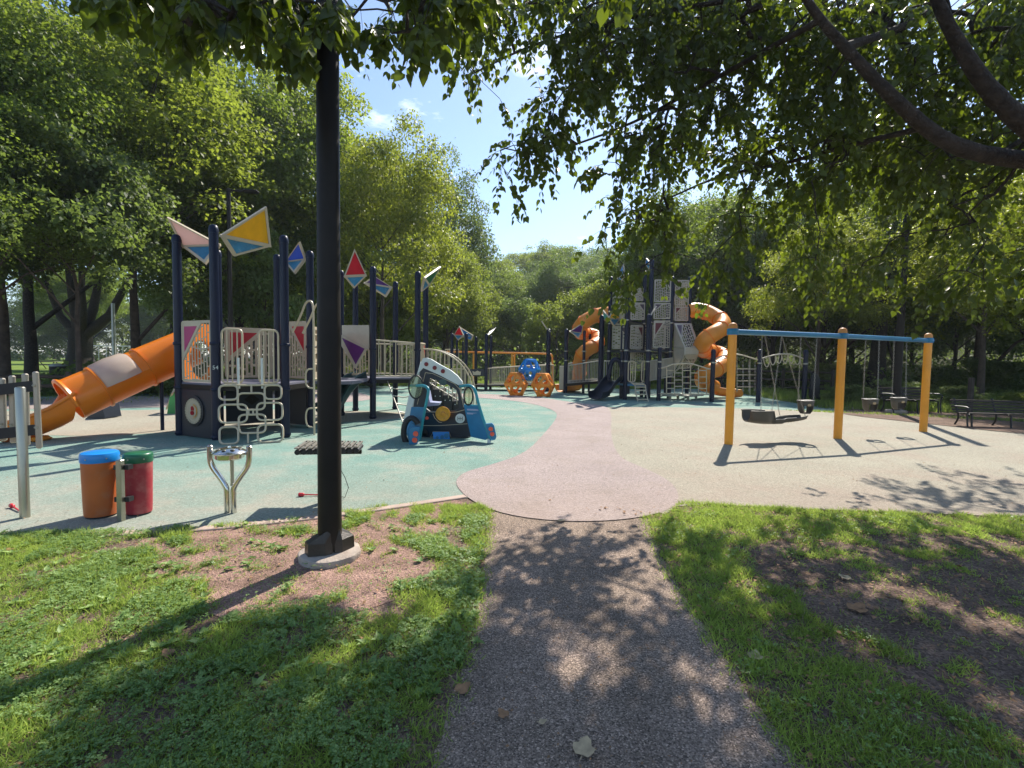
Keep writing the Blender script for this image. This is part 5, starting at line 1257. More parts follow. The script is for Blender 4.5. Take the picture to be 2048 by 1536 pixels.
mb = MB(); mb.plate(polyj([(440, 240), (470, 182), (520, 178), (580, 200), (700, 272), (850, 352), (945, 428), (1012, 510), (1015, 545), (960, 560), (700, 420), (470, 320), (380, 420)], off=-.015), .05); RF = mb.build('roof_strip', M['white'], TY, smooth=False)
for u, v in ((508, 268), (625, 318), (740, 366)):
    c_ = zj(u, v, yj(u) - .04); mb = MB(); mb.lathe([(.042, .0), (.042, .022), (.03, .03)], mx=Matrix.Translation(c_) @ Matrix.Rotation(R(90), 4, 'X'), seg=18); sub(mb.build('roof_light', M['lampdark']), RF)
mb = MB(); mb.plate([zj(440, 235, 9.8), zj(395, 400, 9.8), zj(275, 720, 9.85), zj(140, 1330, 9.9), zj(200, 1330, 9.75), zj(330, 850, 9.72), zj(440, 320, 9.72)], .05); mb.build('side_strip', M['white'], TY, smooth=False)
for u, v, r_ in ((745, 520, 50),):
    mb = MB(); mb.plate(circj(u, v, 60, yj(u) - .035, ry=44), .02); sub(mb.build('mirror_knob', M['dkgreen']), BD)
# round bubble windows
for (u, v, rx_, ry_, Y, lb) in ((362, 588, 100, 160, 9.3, 0), (1095, 715, 62, 122, 9.35, 1)):
    mb = MB(); mb.tube(circj(u, v, rx_, Y, 28, ry_), .016, 8, closed=True); o = mb.build('bubble_frame', M['black'], TY)
    mb = MB(); mb.plate(circj(u, v, rx_ * .97, Y, 28, ry_ * .97), .006); g = bpy.data.materials.get('bubble_glass')
    if not g:
        g = bpy.data.materials.new('bubble_glass'); g.use_nodes = True; b_ = g.node_tree.nodes['Principled BSDF']; b_.inputs['Base Color'].default_value = (.75, .82, .6, 1); b_.inputs['Transmission Weight'].default_value = .9; b_.inputs['Roughness'].default_value = .12; b_.inputs['IOR'].default_value = 1.15
    sub(mb.build('bubble_window', g, smooth=False), o)
# seat, steering wheel, gear plate, pedals
mb = MB(); mb.plate([zj(455, 690, 10.0), zj(520, 640, 10.0), zj(545, 640, 10.0), zj(575, 790, 10.0), zj(710, 800, 10.0), zj(690, 835, 10.0), zj(500, 850, 10.0)], .32); mb.build('seat', M['palepurple'], TY, smooth=False)
c_ = zj(738, 962, 9.42); mw = Matrix.Translation(c_) @ Matrix.Rotation(R(90), 4, 'X')
mb = MB(); mb.lathe([(.13, -.02), (.146, -.01), (.146, .01), (.13, .024), (.10, .014), (.04, .014), (.03, .022)], mx=mw, seg=32); SW = mb.build('steering_wheel', M['amber'], TY)
mb = MB(); mb.tube([mw @ Vector((.05 * math.cos(t * .45) * (1 - t * .05), .05 * math.sin(t * .45) * (1 - t * .05), .018)) for t in range(14)], .006, 5); sub(mb.build('wheel_swirl', M['drumor']), SW)
mb = MB(); mb.tube([zj(600, 960, 9.6), zj(625, 1020, 9.6), zj(680, 1075, 9.6), zj(740, 1085, 9.6), zj(800, 1060, 9.6)], .007, 6); sub(mb.build('dash_line', M['panel']), BD)
for pts in ([(490, 935), (640, 938)], [(840, 940), (930, 935), (1040, 905)], [(455, 1125), (700, 1125), (1080, 1100)], [(495, 385), (440, 600), (380, 830)], [(495, 385), (600, 400), (900, 540), (975, 620), (1030, 870)], [(430, 1305), (560, 1300), (600, 1212), (825, 1212), (850, 1285)]):
    mb = MB(); mb.tube([zj(u, v, yj(u) - .036) for u, v in pts], .006, 6); sub(mb.build('groove_line', M['panel']), BD)
c_ = zj(980, 1025, yj(980) - .045); mw = Matrix.Translation(c_) @ Matrix.Rotation(R(90), 4, 'X'); mb = MB(); mb.lathe([(.095, 0), (.095, .014), (.088, .018)], mx=mw, seg=28); GP = mb.build('gear_plate', M['white'], TY)
mb = MB()
for x_ in (-.045, 0, .045): mb.box((x_, 0, .021), (.009, .075, .006), mx=mw)
mb.box((0, 0, .0215), (.09, .009, .006), mx=mw); sub(mb.build('gear_symbol', M['black'], smooth=False), GP)
c_ = zj(517, 1020, yj(517) - .045); mb = MB(); mb.lathe([(.034, 0), (.034, .02), (.02, .028)], mx=Matrix.Translation(c_) @ Matrix.Rotation(R(90), 4, 'X'), seg=16); mb.build('button', M['lampred'], TY)
mb = MB(); mb.plate([zj(u, v, 9.50) for u, v in [(598, 1215), (822, 1212), (840, 1325), (612, 1335)]], .04); PD = mb.build('pedal_board', M['brightblue'], TY, smooth=False)
for u, v, r_ in ((660, 1292, .030), (728, 1285, .038), (790, 1265, .048)): mb = MB(); mb.lathe([(r_, 0), (r_, .012)], mx=Matrix.Translation(zj(u, v, 9.475)) @ Matrix.Rotation(R(90), 4, 'X'), seg=18); sub(mb.build('pedal', M['bluepl']), PD)
mb = MB()
for k in range(5): mb.tube([zj(875, 1150 + k * 26, yj(900) - .034), zj(1075, 1140 + k * 26, yj(1075) - .034)], .005, 5)
sub(mb.build('grille', M['black']), BD)
mb = MB(); mb.lathe([(.06, 0), (.06, .02), (.03, .03)], mx=Matrix.Translation(zj(487, 1225, yj(487) - .04)) @ Matrix.Rotation(R(90), 4, 'X'), seg=18); sub(mb.build('speaker_hole', M['bronze']), BD)
# doors: left one swings towards the camera, right one too
def yl(u): return 9.62 - (u - 290) / 250. * 0 - .95 * max(0, min(1, (u - 300) / 230.))
def ydl(u): return 9.55 - .80 * (u - 290) / 240.
mb = MB(); f = lambda u: 9.5 - .55 * max(0., (u - 300)) / 230.
mb.plate([zj(u, v, f(u)) for u, v in [(312, 865), (498, 872), (440, 1150), (395, 1430), (300, 1405), (230, 1200), (285, 1010)]], .045); DL = mb.build('door', M['bluepl'], TY, smooth=False)
mb = MB(); mb.tube(chaikin([zj(285, 572, f(285)), zj(370, 568, f(370)), zj(480, 566, f(480)), zj(540, 610, f(530)), zj(530, 700, f(520)), zj(490, 880, f(490)), zj(440, 1150, f(440)), zj(398, 1430, f(398))], 2, False), .028, 10); sub(mb.build('door_frame', M['teal']), DL)
mb = MB(); mb.plate([zj(u, v, 8.88) for u, v in [(300, 1160), (335, 1142), (425, 1138), (400, 1330), (370, 1420), (300, 1410), (272, 1380), (275, 1230)]], .09); BL = mb.build('tail_block', M['bluepl'], TY, smooth=False)
for u, v in ((360, 1240), (346, 1328)):
    mw = Matrix.Translation(zj(u, v, 8.83)) @ Matrix.Rotation(R(90), 4, 'X'); mb = MB(); mb.lathe([(.048, 0), (.050, .014), (.040, .022), (.012, .02), (.010, .026)], mx=mw, seg=20); sub(mb.build('tail_light', M['lampred']), BL)
for u, v in ((360, 935), (430, 940), (350, 985), (420, 995)):
    mb = MB(); mb.plate([zj(u - 24, v - 16, f(u - 24) - .03), zj(u + 20, v - 14, f(u + 20) - .03), zj(u + 16, v + 14, f(u + 16) - .03), zj(u - 26, v + 12, f(u - 26) - .03)], .012); sub(mb.build('door_stripe', M['palepurple'], smooth=False), DL)
mb = MB(); tp = [zj(300 + 110 * math.cos(t), 1215 + 195 * math.sin(t), 9.12 - .001 * k) for k, t in enumerate([R(a_) for a_ in range(40, 331, 15)])]; mb.tube(tp, .055, 10); tp2 = [zj(312 + 58 * math.cos(t), 1210 + 118 * math.sin(t), 9.1) for t in [R(a_) for a_ in range(0, 360, 20)]]
mb.build('wheel_arch_tyre', M['black'], TY)
mb = MB(); mb.plate(tp2, .05); mb.build('wheel_hub', M['bluepl'], TY)
g_ = lambda u: 9.45 - .30 * max(0., (u - 1040)) / 300.
mb = MB(); mb.plate([zj(u, v, g_(u)) for u, v in [(1040, 838), (1240, 850), (1390, 1290), (1340, 1325), (1140, 1280)]], .045); DR = mb.build('door', M['bluepl'], TY, smooth=False)
mb = MB(); mb.tube(chaikin([zj(975, 580, 9.5), zj(1080, 562, g_(1080)), zj(1150, 575, g_(1150)), zj(1195, 640, g_(1195)), zj(1240, 850, g_(1240)), zj(1395, 1310, g_(1395))], 2, False), .028, 10); mb.tube([zj(1040, 842, g_(1040)), zj(1240, 852, g_(1240))], .022, 8); sub(mb.build('door_frame', M['teal']), DR)
for v in (905, 958): mb = MB(); mb.plate([zj(1075, v - 16, g_(1075) - .03), zj(1228 + (v - 905) * .4, v - 8, g_(1240) - .03), zj(1234 + (v - 905) * .4, v + 16, g_(1240) - .03), zj(1082, v + 8, g_(1082) - .03)], .012); sub(mb.build('door_stripe', M['palepurple'], smooth=False), DR)
mb = MB(); mb.plate([zj(u, v, 9.13) for u, v in [(1335, 1100), (1425, 1090), (1455, 1125), (1488, 1280), (1470, 1318), (1400, 1330), (1380, 1290)]], .09); BR = mb.build('tail_block', M['bluepl'], TY, smooth=False)
for u, v in ((1408, 1172), (1428, 1242)):
    mw = Matrix.Translation(zj(u, v, 9.08)) @ Matrix.Rotation(R(90), 4, 'X'); mb = MB(); mb.lathe([(.040, 0), (.042, .014), (.033, .02), (.012, .02), (.010, .026)], mx=mw, seg=20); sub(mb.build('tail_light', M['lampred']), BR)
for u, v, Y in ((1385, 1335, 9.12), (390, 1425, 8.9)):
    q = zj(u, v, Y); mb = MB(); mb.lathe([(.035, -.03), (.035, max(.02, q.z + .03))], (q.x, q.y, 0), 10); mb.build('foot', M['white'], TY)
# rear skirt gives the cab its depth
mb = MB(); mb.plate([zj(430, 1130, 9.95), zj(1080, 1110, 9.75), zj(1120, 1280, 9.72), zj(430, 1310, 9.98)], .25); mb.build('skirt', M['navyplastic'], TY, smooth=False)

# ================================================================== BLUE AND ORANGE POLYHEDRON CLIMBER
def cubocta(parent, c, a, rz, mt, name, flip=False, zs=1.12):
    V = []; h = a * math.sqrt(2 / 3) * zs
    for k in range(6): V.append(Vector((a * math.cos(R(60 * k)), a * math.sin(R(60 * k)), 0)))
    rt = a / math.sqrt(3)
    for k in range(3): V.append(Vector((rt * math.cos(R(120 * k + 30)), rt * math.sin(R(120 * k + 30)), h)))
    for k in range(3): V.append(Vector((rt * math.cos(R(120 * k - 30)), rt * math.sin(R(120 * k - 30)), -h)))
    if flip: V = [Vector((v.x, v.y, -v.z)) for v in V]
    mr = Matrix.Translation(c) @ Matrix.Rotation(rz, 4, 'Z'); faces = [(6, 7, 8), (9, 10, 11)]
    for k in range(3):
        e0, e1 = 2 * k, 2 * k + 1; faces.append((e0, e1, 6 + k)); e2 = (2 * k + 2) % 6; faces.append((e1, e2, 6 + (k + 1) % 3, 6 + k))
        faces.append(((2 * k - 1) % 6, e0, 9 + k)); faces.append((e0, e1, 9 + (k + 1) % 3, 9 + k))
    mb = MB(); N = 24
    for f_ in faces:
        P3 = [V[i] for i in f_]; cc_ = sum(P3, Vector()) / len(P3); nrm = (P3[1] - P3[0]).cross(P3[2] - P3[0]).normalized()
        if nrm.dot(cc_) < 0: P3 = P3[::-1]; nrm = -nrm
        e1 = (P3[0] - cc_).normalized(); e2 = nrm.cross(e1); inr = min(((P3[i] + P3[(i + 1) % len(P3)]) / 2 - cc_).length for i in range(len(P3)))
        rh = inr * (.86 if len(P3) == 4 else .74); outer = []
        for k in range(N):
            th = 2 * math.pi * k / N; d = e1 * math.cos(th) + e2 * math.sin(th); best = 1e9
            for i in range(len(P3)):
                p, q = P3[i], P3[(i + 1) % len(P3)]; en = (q - p).cross(nrm).normalized(); dn = d.dot(en)
                if dn > 1e-6: best = min(best, (p - cc_).dot(en) / dn)
            outer.append(cc_ + d * best)
        inner = [cc_ + (e1 * math.cos(2 * math.pi * k / N) + e2 * math.sin(2 * math.pi * k / N)) * rh for k in range(N)]
        lay = [outer, [p + nrm * .012 for p in inner], [p * .86 for p in inner], [p * .86 for p in outer]]
        vs = [mr @ p for L_ in lay for p in L_]; fs = []
        for j in range(3):
            for k in range(N): k2 = (k + 1) % N; fs.append((j * N + k, j * N + k2, (j + 1) * N + k2, (j + 1) * N + k))
        mb.add(vs, fs)
    return mb.build(name, M[mt], parent, ang=30)
CX = thing('polyhedron_climber', 'climber of two orange and one blue hollow polyhedra with round holes', 'climber', (1.3, 21.4, 0))
p1 = G(1032, 791); p2 = G(1086, 793); a_ = .56
o1 = cubocta(CX, Vector((p1.x, p1.y, .51)), a_, R(8), 'orange2', 'orange_module')
o2 = cubocta(CX, Vector((p2.x, p2.y, .51)), a_, R(8), 'orange2', 'orange_module')
o3 = cubocta(CX, Vector(((p1.x + p2.x) / 2, p1.y + .15, 1.16)), a_ * .95, R(8), 'brightblue', 'blue_module', flip=True, zs=1.1)
mb = MB(); c_ = P(1054, 751, p1.y - .35); mb.lathe([(.10, 0), (.10, .02), (.05, .03), (.05, .0)], mx=Matrix.Translation(c_) @ Matrix.Rotation(R(90), 4, 'X'), seg=18); sub(mb.build('badge_ring', M['pcyan']), o3)
# ================================================================== FRONT SWING SET
SP = [G(1457, 889), G(1675, 878), G(1846, 864)]
SS = thing('swing_frame', 'swing frame of three golden yellow posts carrying a blue top beam', 'swing frame', SP[1])
ht = [2.30, 2.30, 2.30]; HT_ = 2.20
for p in SP:
    mb = MB(); mb.lathe([(.080, -.05), (.080, 2.28)], p, 20); o = mb.build('post', M['swingyel'], SS)
    mb = MB(); mb.lathe([(.083, 2.26), (.083, 2.30), (.074, 2.34), (.046, 2.368), (.014, 2.376)], p, 20); sub(mb.build('post_cap', M['swingcap']), o)
bt = [p + Vector((0, 0, HT_)) for p in SP]
for i in range(2):
    mb = MB(); mb.tube([bt[i], bt[i + 1]], .052, 12); mb.build('beam', M['blue'], SS)
for p in SP:
    mb = MB(); mb.lathe([(.098, HT_ - .06), (.104, HT_ - .05), (.104, HT_ + .05), (.098, HT_ + .06)], p, 20); mb.build('beam_clamp', M['blue'], SS)
e = bt[2] + (bt[2] - bt[1]).normalized() * .16; mb = MB(); mb.tube([bt[2], e], .05, 12); mb.build('beam_end', M['brightblue'], SS)
def beam_at(px):                                     # point under the beam at a given picture column
    best = None
    for i in range(2):
        for k in range(41):
            q = bt[i].lerp(bt[i + 1], k / 40); u = proj(q)[0]
            if best is None or abs(u - px) < best[0]: best = (abs(u - px), q)
    return best[1] - Vector((0, 0, .045))
def chain(parent, a, b, link=.045):
    mb = MB(); L_ = (b - a).length; n = max(2, int(L_ / link)); d = (b - a).normalized(); s = d.orthogonal().normalized(); t = d.cross(s)
    for k in range(n):
        c = a.lerp(b, (k + .5) / n); ax = s if k % 2 else t; l = L_ / n * .62
        mb.tube([c - d * l + ax * .002, c - d * l * .6 + ax * .010, c + d * l * .6 + ax * .010, c + d * l, c + d * l * .6 - ax * .010, c - d * l * .6 - ax * .010], .0032, 4, closed=True)
    return mb.build('chain', M['chain'], parent, smooth=False)
def bucket(cx, cy, cz, px0, px1, label, rz=0.):
    T = thing('bucket_swing', label, 'swing', (cx, cy, cz - .2), 'bucket swings under the blue beam'); w, d, h = .155, .13, .27
    mb = MB(); N = 20; m_ = Matrix.Translation((cx, cy, cz)) @ Matrix.Rotation(rz, 4, 'Z'); rings = []
    for (sc, z) in ((1.0, h / 2), (1.04, h / 2 - .02), (1.0, .04), (.90, -.06), (.62, -h / 2 + .01)): rings.append([m_ @ Vector((w * sc * math.cos(2 * math.pi * k / N), d * sc * math.sin(2 * math.pi * k / N), z)) for k in range(N)])
    inn = [[m_ @ Vector((w * sc * .86 * math.cos(2 * math.pi * k / N), d * sc * .86 * math.sin(2 * math.pi * k / N), z)) for k in range(N)] for (sc, z) in ((.66, -h / 2 + .03), (.90, -.05), (1.0, .04), (1.0, h / 2))]
    al = rings + inn; vs = [p for r_ in al for p in r_]; fs = []
    skip = {3, 4, 5, 6, 13, 14, 15, 16}
    for j in range(len(al)):
        j2 = (j + 1) % len(al)
        for k in range(N):
            k2 = (k + 1) % N
            if k in skip and j in (2, 3, 5, 6): continue       # leg holes
            fs.append((j * N + k, j * N + k2, j2 * N + k2, j2 * N + k))
    mb.add(vs, fs); mb.build('bucket', M['seatrub'], T)
    mb = MB(); mb.tube([m_ @ Vector((w * 1.02 * math.cos(2 * math.pi * k / N), d * 1.02 * math.sin(2 * math.pi * k / N), h / 2)) for k in range(N)], .017, 8, closed=True); mb.build('rim', M['seatrub'], T)
    mb = MB(); mb.bbox((0, -d * .98, h * .22), (.07, .014, .05), .01, mx=m_); mb.build('label_plate', M['tan'], T, smooth=False)
    for sg, pu in ((-1, px0), (1, px1)):
        a = m_ @ Vector((sg * w * 1.02, 0, h / 2)); chain(T, a, beam_at(pu))
b1 = beam_at(1618); b2 = beam_at(1745); b3 = beam_at(1800)
bucket(*P(1611, 815, b1.y - .05), 1600, 1634, 'bucket swing nearest the middle post, on its left side')
bucket(*P(1740, 811, b2.y - .05), 1731, 1760, 'bucket swing just right of the middle post')
bucket(*P(1797, 808, b3.y - .05), 1789, 1812, 'bucket swing nearest the right post, in front of the bench')
# parent and child swing: long hull with a bucket at the left and a flat seat at the right
c0 = P(1552, 842, 9.75); TS = thing('tandem_swing', 'long grey parent and child swing seat hanging low beside the left post', 'swing', c0)
x0, x1 = P(1492, 842, 9.62).x, P(1609, 836, 9.95).x; y0_, y1_ = 9.62, 9.98; zb = P(1550, 848, 9.8).z
mb = MB(); N = 26; vs = []; K = 12
def hull(t):                                         # returns width, floor height, rim height
    if t < .42: w = .20 * math.sin(math.pi * min(1, (t + .06) / .5)) ** .5; rim = .285 - .02 * t; fl = .06 * (1 - t / .42) ** 2 + .0
    elif t < .60: w = .11; rim = .10; fl = .0
    else: w = .17 * math.sin(math.pi * min(.98, (1.04 - t) / .5)) ** .5; rim = .12 + .10 * (t - .6); fl = .02 + .16 * (t - .6)
    return w, fl, rim
for i in range(N + 1):
    t = i / N; w, fl, rim = hull(t); cx_, cy_ = x0 + (x1 - x0) * t, y0_ + (y1_ - y0_) * t
    for lay in (0, 1):
        for k in range(K + 1):
            th = math.pi * k / K; wy = -math.cos(th) * (w - lay * .018); z = rim - (rim - fl - lay * .018) * math.sin(th) ** .5
            vs.append(Vector((cx_ - wy * .3, cy_ + wy, zb + z)))
m = K + 1; S_ = 2 * m; fs = []
for i in range(N):
    for k in range(K): fs.append((i * S_ + k, i * S_ + k + 1, (i + 1) * S_ + k + 1, (i + 1) * S_ + k)); fs.append((i * S_ + m + k, (i + 1) * S_ + m + k, (i + 1) * S_ + m + k + 1, i * S_ + m + k + 1))
    for k in (0, K): fs.append((i * S_ + k, (i + 1) * S_ + k, (i + 1) * S_ + m + k, i * S_ + m + k))
for i in (0, N):
    for k in range(K): fs.append((i * S_ + k, i * S_ + k + 1, i * S_ + m + k + 1, i * S_ + m + k))
mb.add(vs, fs); HU = mb.build('seat_hull', M['seatrub'], TS, ang=60)
mb = MB()
for k in (0, K): mb.tube([vs[i * S_ + k] for i in range(N + 1)], .014, 6)
sub(mb.build('hull_rim', M['seatrub']), HU)
for k in range(3): mb = MB(); q = vs[18 * S_ + 6]; mb.tube([vs[(17 + k) * S_ + 3] + Vector((0, -.012, 0)), vs[(16 + k) * S_ + 2] + Vector((0, -.014, 0))], .006, 5); sub(mb.build('grip_stripe', M['tan']), HU)
for t, k, px in ((.12, 0, 1526), (.34, 0, 1563), (.70, K, 1528), (.93, 0, 1566)):
    i = int(t * N); a = vs[i * S_ + k]; chain(TS, a, beam_at(px))

# ================================================================== BENCHES
def bench(c, rz, w, label, arm=True):
    T = thing('park_bench', label, 'bench', (c.x, c.y, 0)); m_ = Matrix.Translation((c.x, c.y, 0)) @ Matrix.Rotation(rz, 4, 'Z')
    for k in range(5): mb = MB(); mb.bbox((0, -.20 + .095 * k, .44 + .012 * abs(k - 2)), (w, .07, .028), .01, mx=m_); mb.build('seat_slat', M['benchwood'], T, smooth=False)
    for k in range(4):
        mb = MB(); mb.bbox((0, .25 + .025 * k, .53 + .095 * k), (w, .03, .07), .01, mx=m_); mb.build('back_slat', M['benchwood'], T, smooth=False)
    for x in (-w / 2 + .12, 0, w / 2 - .12):
        mb = MB()
        mb.tube(chaikin([m_ @ Vector((x, -.27, 0)), m_ @ Vector((x, -.24, .30)), m_ @ Vector((x, -.25, .42)), m_ @ Vector((x, .18, .41)), m_ @ Vector((x, .235, .50)), m_ @ Vector((x, .36, .90))], 1, False), .022, 8)
        mb.tube(chaikin([m_ @ Vector((x, .30, 0)), m_ @ Vector((x, .18, .22)), m_ @ Vector((x, .19, .42))], 1, False), .022, 8); mb.build('leg', M['castiron'], T)
    for x in ((-w / 2 + .02, w / 2 - .02) if arm else ()):
        mb = MB(); mb.tube(chaikin([m_ @ Vector((x, .26, .64)), m_ @ Vector((x, -.1, .66)), m_ @ Vector((x, -.28, .64)), m_ @ Vector((x, -.30, .56)), m_ @ Vector((x, -.24, .50)), m_ @ Vector((x, -.24, .30)), m_ @ Vector((x, -.27, 0))], 2, False), .020, 8); mb.build('armrest', M['castiron'], T)
    return T
pb = G(1834, 828); bench(Vector((pb.x, pb.y + .3, 0)), R(10), 1.9, 'dark slatted park bench between the thick lamp post and the right swing post')
pb = G(1996, 856); bench(Vector((pb.x + .2, pb.y + .1, 0)), R(-6), 2.1, 'long dark park bench cut by the right border of the photo').scale = (1, 1, .82)

# ================================================================== CLIMBING TOWER
TW = thing('climbing_tower', 'tall far climbing tower of navy posts and pierced grey panels with two orange spiral slides', 'play tower', (6.0, 21.5, 0))
tp = {}; tpo = {}
def tpost(k, u, vt, Y, r=.085):
    q = P(u, vt, Y); x = q.x; h = q.z; tp[k] = (x, Y, h); tpo[k] = cyl_post(x, Y, h, r, TW, nv, seg=12)
for k, u, vt, Y, r in [('a', 1133, 661, 23.6, .10), ('b', 1169, 663, 23.4, .07), ('c', 1204, 634, 22.2, .12), ('d', 1222, 556, 22.0, .09), ('e', 1246, 643, 20.6, .08), ('f', 1256, 551, 20.0, .09), ('g', 1290, 545, 21.8, .09), ('h', 1298, 632, 19.8, .10), ('i', 1304, 522, 21.0, .095),
    ('j', 1320, 697, 19.7, .085), ('k', 1345, 556, 21.2, .095), ('l', 1381, 556, 21.9, .085), ('m', 1427, 702, 19.5, .09), ('n', 1520, 702, 19.6, .09), ('o', 1612, 703, 19.4, .09), ('p', 1338, 560, 23.2, .09), ('q', 1262, 560, 23.6, .08)]: tpost(k, u, vt, Y, r)
def pxq(u0, v0, u1, v1, Y0, Y1, v0b=None, v1b=None):   # picture rectangle between two distances -> corners bl, br, tr, tl
    bl = P(u0, v1, Y0); br = P(u1, v1 if v1b is None else v1b, Y1); trr = P(u1, v0 if v0b is None else v0b, Y1); tl = P(u0, v0, Y0); tl.x = bl.x; trr.x = br.x; return [bl, br, trr, tl]
PN = [((1225, 577, 1253, 620, 21.9, 20.1), 'plum', 'tr', 5, 11, .5, .5), ((1224, 621, 1252, 650, 21.9, 20.1), 'plum', 'br', 5, 8, .3, .7), ((1224, 652, 1252, 698, 21.9, 20.1), 'plum', 'tr', 5, 10, .5, .6),
 ((1260, 576, 1286, 602, 20.1, 21.6), 'darkred', 'tr', 6, 7, .3, .55), ((1261, 605, 1289, 640, 20.1, 21.0), 'plum', 'tr', 6, 9, .5, .45), ((1260, 650, 1285, 698, 20.1, 21.4), 'darkred', 'tr', 6, 11, .5, .4), ((1260, 703, 1287, 742, 20.2, 21.2), None, 'tl', 6, 8, .4, .6),
 ((1308, 559, 1341, 604, 20.95, 21.15), 'plum', 'tr', 8, 10, .3, .55), ((1307, 606, 1341, 638, 20.95, 21.15), 'plum', 'tl', 8, 7, .55, .5), ((1306, 641, 1340, 696, 20.95, 21.15), 'darkred', 'tl', 8, 11, .65, .35),
 ((1350, 560, 1378, 583, 21.25, 21.8), 'darkred', 'tl', 7, 5, .5, .35), ((1350, 585, 1377, 611, 21.25, 21.8), 'plum', 'tr', 7, 6, .35, .4), ((1349, 613, 1376, 642, 21.25, 21.8), 'darkred', 'tl', 7, 7, .5, .45)]
for i, (q, c_, cn_, cols, rows, a_, b_) in enumerate(PN): lattice_panel(TW, pxq(*q), c_, 'greypanel', cn_, a_, b_, cols, rows, seed=40 + i, t=.022, fill=.26)
# rear faces so that the tower is a volume
for i, q in enumerate([((1270, 650, 1330, 700, 23.5, 23.2)), ((1345, 565, 1376, 640, 23.2, 22.2))]): lattice_panel(TW, pxq(*q), 'plum', 'greypanel', 'tl', .5, .5, 7, 10, seed=70 + i, t=.05)
def dk(pts, z, t=.08, mt='navyplastic', nm='deck'):
    mb = MB(); mb.plate([Vector((x, y, z)) for x, y in pts], t); return mb.build(nm, M[mt], TW, smooth=False)
X = {k: (v[0], v[1]) for k, v in tp.items()}
for z in (2.05, 3.3): dk([X['d'], X['f'], X['g'], X['q']], z); dk([X['i'], X['k'], X['l'], X['p']], z + .05)
dk([X['f'], X['h'], X['i'], X['g']], 2.02); dk([X['c'], X['f'], X['h'], X['i'], X['d']], .62, mt='bluepl')
dk([X['g'], X['i'], X['p'], X['q']], 2.0)
for k, (x, y, h) in tp.items():
    for z in (1.6, 2.05, 3.3):
        if z < h - .2: cb = MB(); clamp(cb, x, y, z, .085); sub(cb.build('clamp', M['steel']), tpo[k])
# bulging pierced pod right of the tower
def bp(u, v, Y): return P(u, v, Y)
k1, k2 = (1348, 645), (1381, 645)
ft = [bp(1349, 647, 21.3), bp(1380, 647, 21.6), bp(1397, 696, 20.7), bp(1370, 696, 20.4)]
lattice_panel(TW, [ft[3], ft[2], ft[1], ft[0]], 'plum', 'greypanel', 'tl', .5, .35, 6, 9, seed=81, t=.04)
mb = MB(); lo = [bp(1369, 708, 20.4), bp(1396, 708, 20.7)]
mb.plate([ft[3], ft[2], lo[1], lo[0]], .05); mb.plate([lo[0], lo[1], bp(1389, 718, 20.9), bp(1373, 718, 20.7)], .05)
PB = mb.build('pod_front', M['greypanel'], TW, smooth=False)
mb = MB(); base = [bp(1348, 647, 21.3), bp(1350, 738, 21.3)]
for t in [k / 11 for k in range(12)]:
    tp_ = bp(1349, 647, 21.3).lerp(bp(1370, 696, 20.4), t) if t < 1 else bp(1370, 696, 20.4); bo = bp(1347, 745, 21.3).lerp(lo[0], t)
    mb.tube([tp_, bo], .022, 5)
mb.tube([bp(1349, 647, 21.3), bp(1370, 696, 20.4), lo[0], bp(1356, 738, 21.1), bp(1347, 745, 21.3)], .04, 6); mb.tube([bp(1348, 695, 21.3), bp(1370, 696, 20.4)], .03, 6); mb.build('pod_side_bars', M['greypanel'], TW)
lattice_panel(TW, [bp(1356, 738, 21.2), bp(1378, 736, 21.2), bp(1393, 712, 20.9), bp(1371, 712, 20.6)], 'darkred', 'greypanel', 'tr', .5, .5, 6, 5, seed=82, t=.04)
mb = MB(); mb.tube([bp(1381, 647, 21.6), bp(1398, 696, 21.6), bp(1397, 708, 21.6), bp(1380, 736, 21.7)], .04, 6); mb.build('pod_back_bar', M['greypanel'], TW)
# spiral tube slides
def spiral(cl, r, name, nfl):
    pts = [P(u, v, y) for u, v, y in cl]; path = chaikin(pts, 3, False); mb = MB(); tube_wall(mb, path, r, 20, thick=.02); o = mb.build(name, M['orange2'], TW, ang=60)
    L_ = [0]; 
    for i in range(1, len(path)): L_.append(L_[-1] + (path[i] - path[i - 1]).length)
    for k in range(1, nfl):
        tgt = L_[-1] * k / nfl; i = min(range(len(path) - 1), key=lambda j: abs(L_[j] - tgt)); d = (path[i + 1] - path[i]).normalized() * .02
        mb = MB(); tube_wall(mb, [path[i] - d, path[i] + d], r + .035, 20, thick=.04); sub(mb.build('flange', M['orange']), o)
    return path
pr_ = spiral([(1376, 622, 22.0), (1392, 620, 22.0), (1410, 623, 21.9), (1430, 632, 21.6), (1447, 644, 21.1), (1444, 658, 20.6), (1422, 670, 20.3), (1404, 684, 20.5), (1404, 700, 21.4), (1424, 704, 22.3), (1444, 708, 22.3), (1452, 720, 21.6), (1440, 735, 20.8), (1416, 744, 20.5), (1402, 758, 20.9), (1412, 769, 21.6), (1428, 775, 21.9)], .34, 'spiral_slide', 13)
pl_ = spiral([(1222, 627, 23.4), (1205, 628, 23.6), (1188, 632, 23.6), (1170, 642, 23.4), (1158, 654, 23.9), (1160, 666, 24.8), (1176, 668, 25.6), (1193, 672, 25.4), (1198, 684, 24.6), (1182, 695, 23.9), (1165, 706, 23.8), (1160, 720, 24.2), (1160, 738, 24.8), (1158, 756, 25.2), (1154, 768, 25.0)], .34, 'spiral_slide', 12)
def runout(c, d, parent, r=.34):
    d = Vector(d).normalized(); path = [c, c + d * .4 + Vector((0, 0, -.06)), c + d * .85 + Vector((0, 0, -.10)), c + d * 1.2 + Vector((0, 0, -.09))]
    path = [Vector((p.x, p.y, max(p.z, .34) - r + .02)) for p in path]; trough(parent, path, r * 1.9, .30, 'orange2', 'slide_exit')
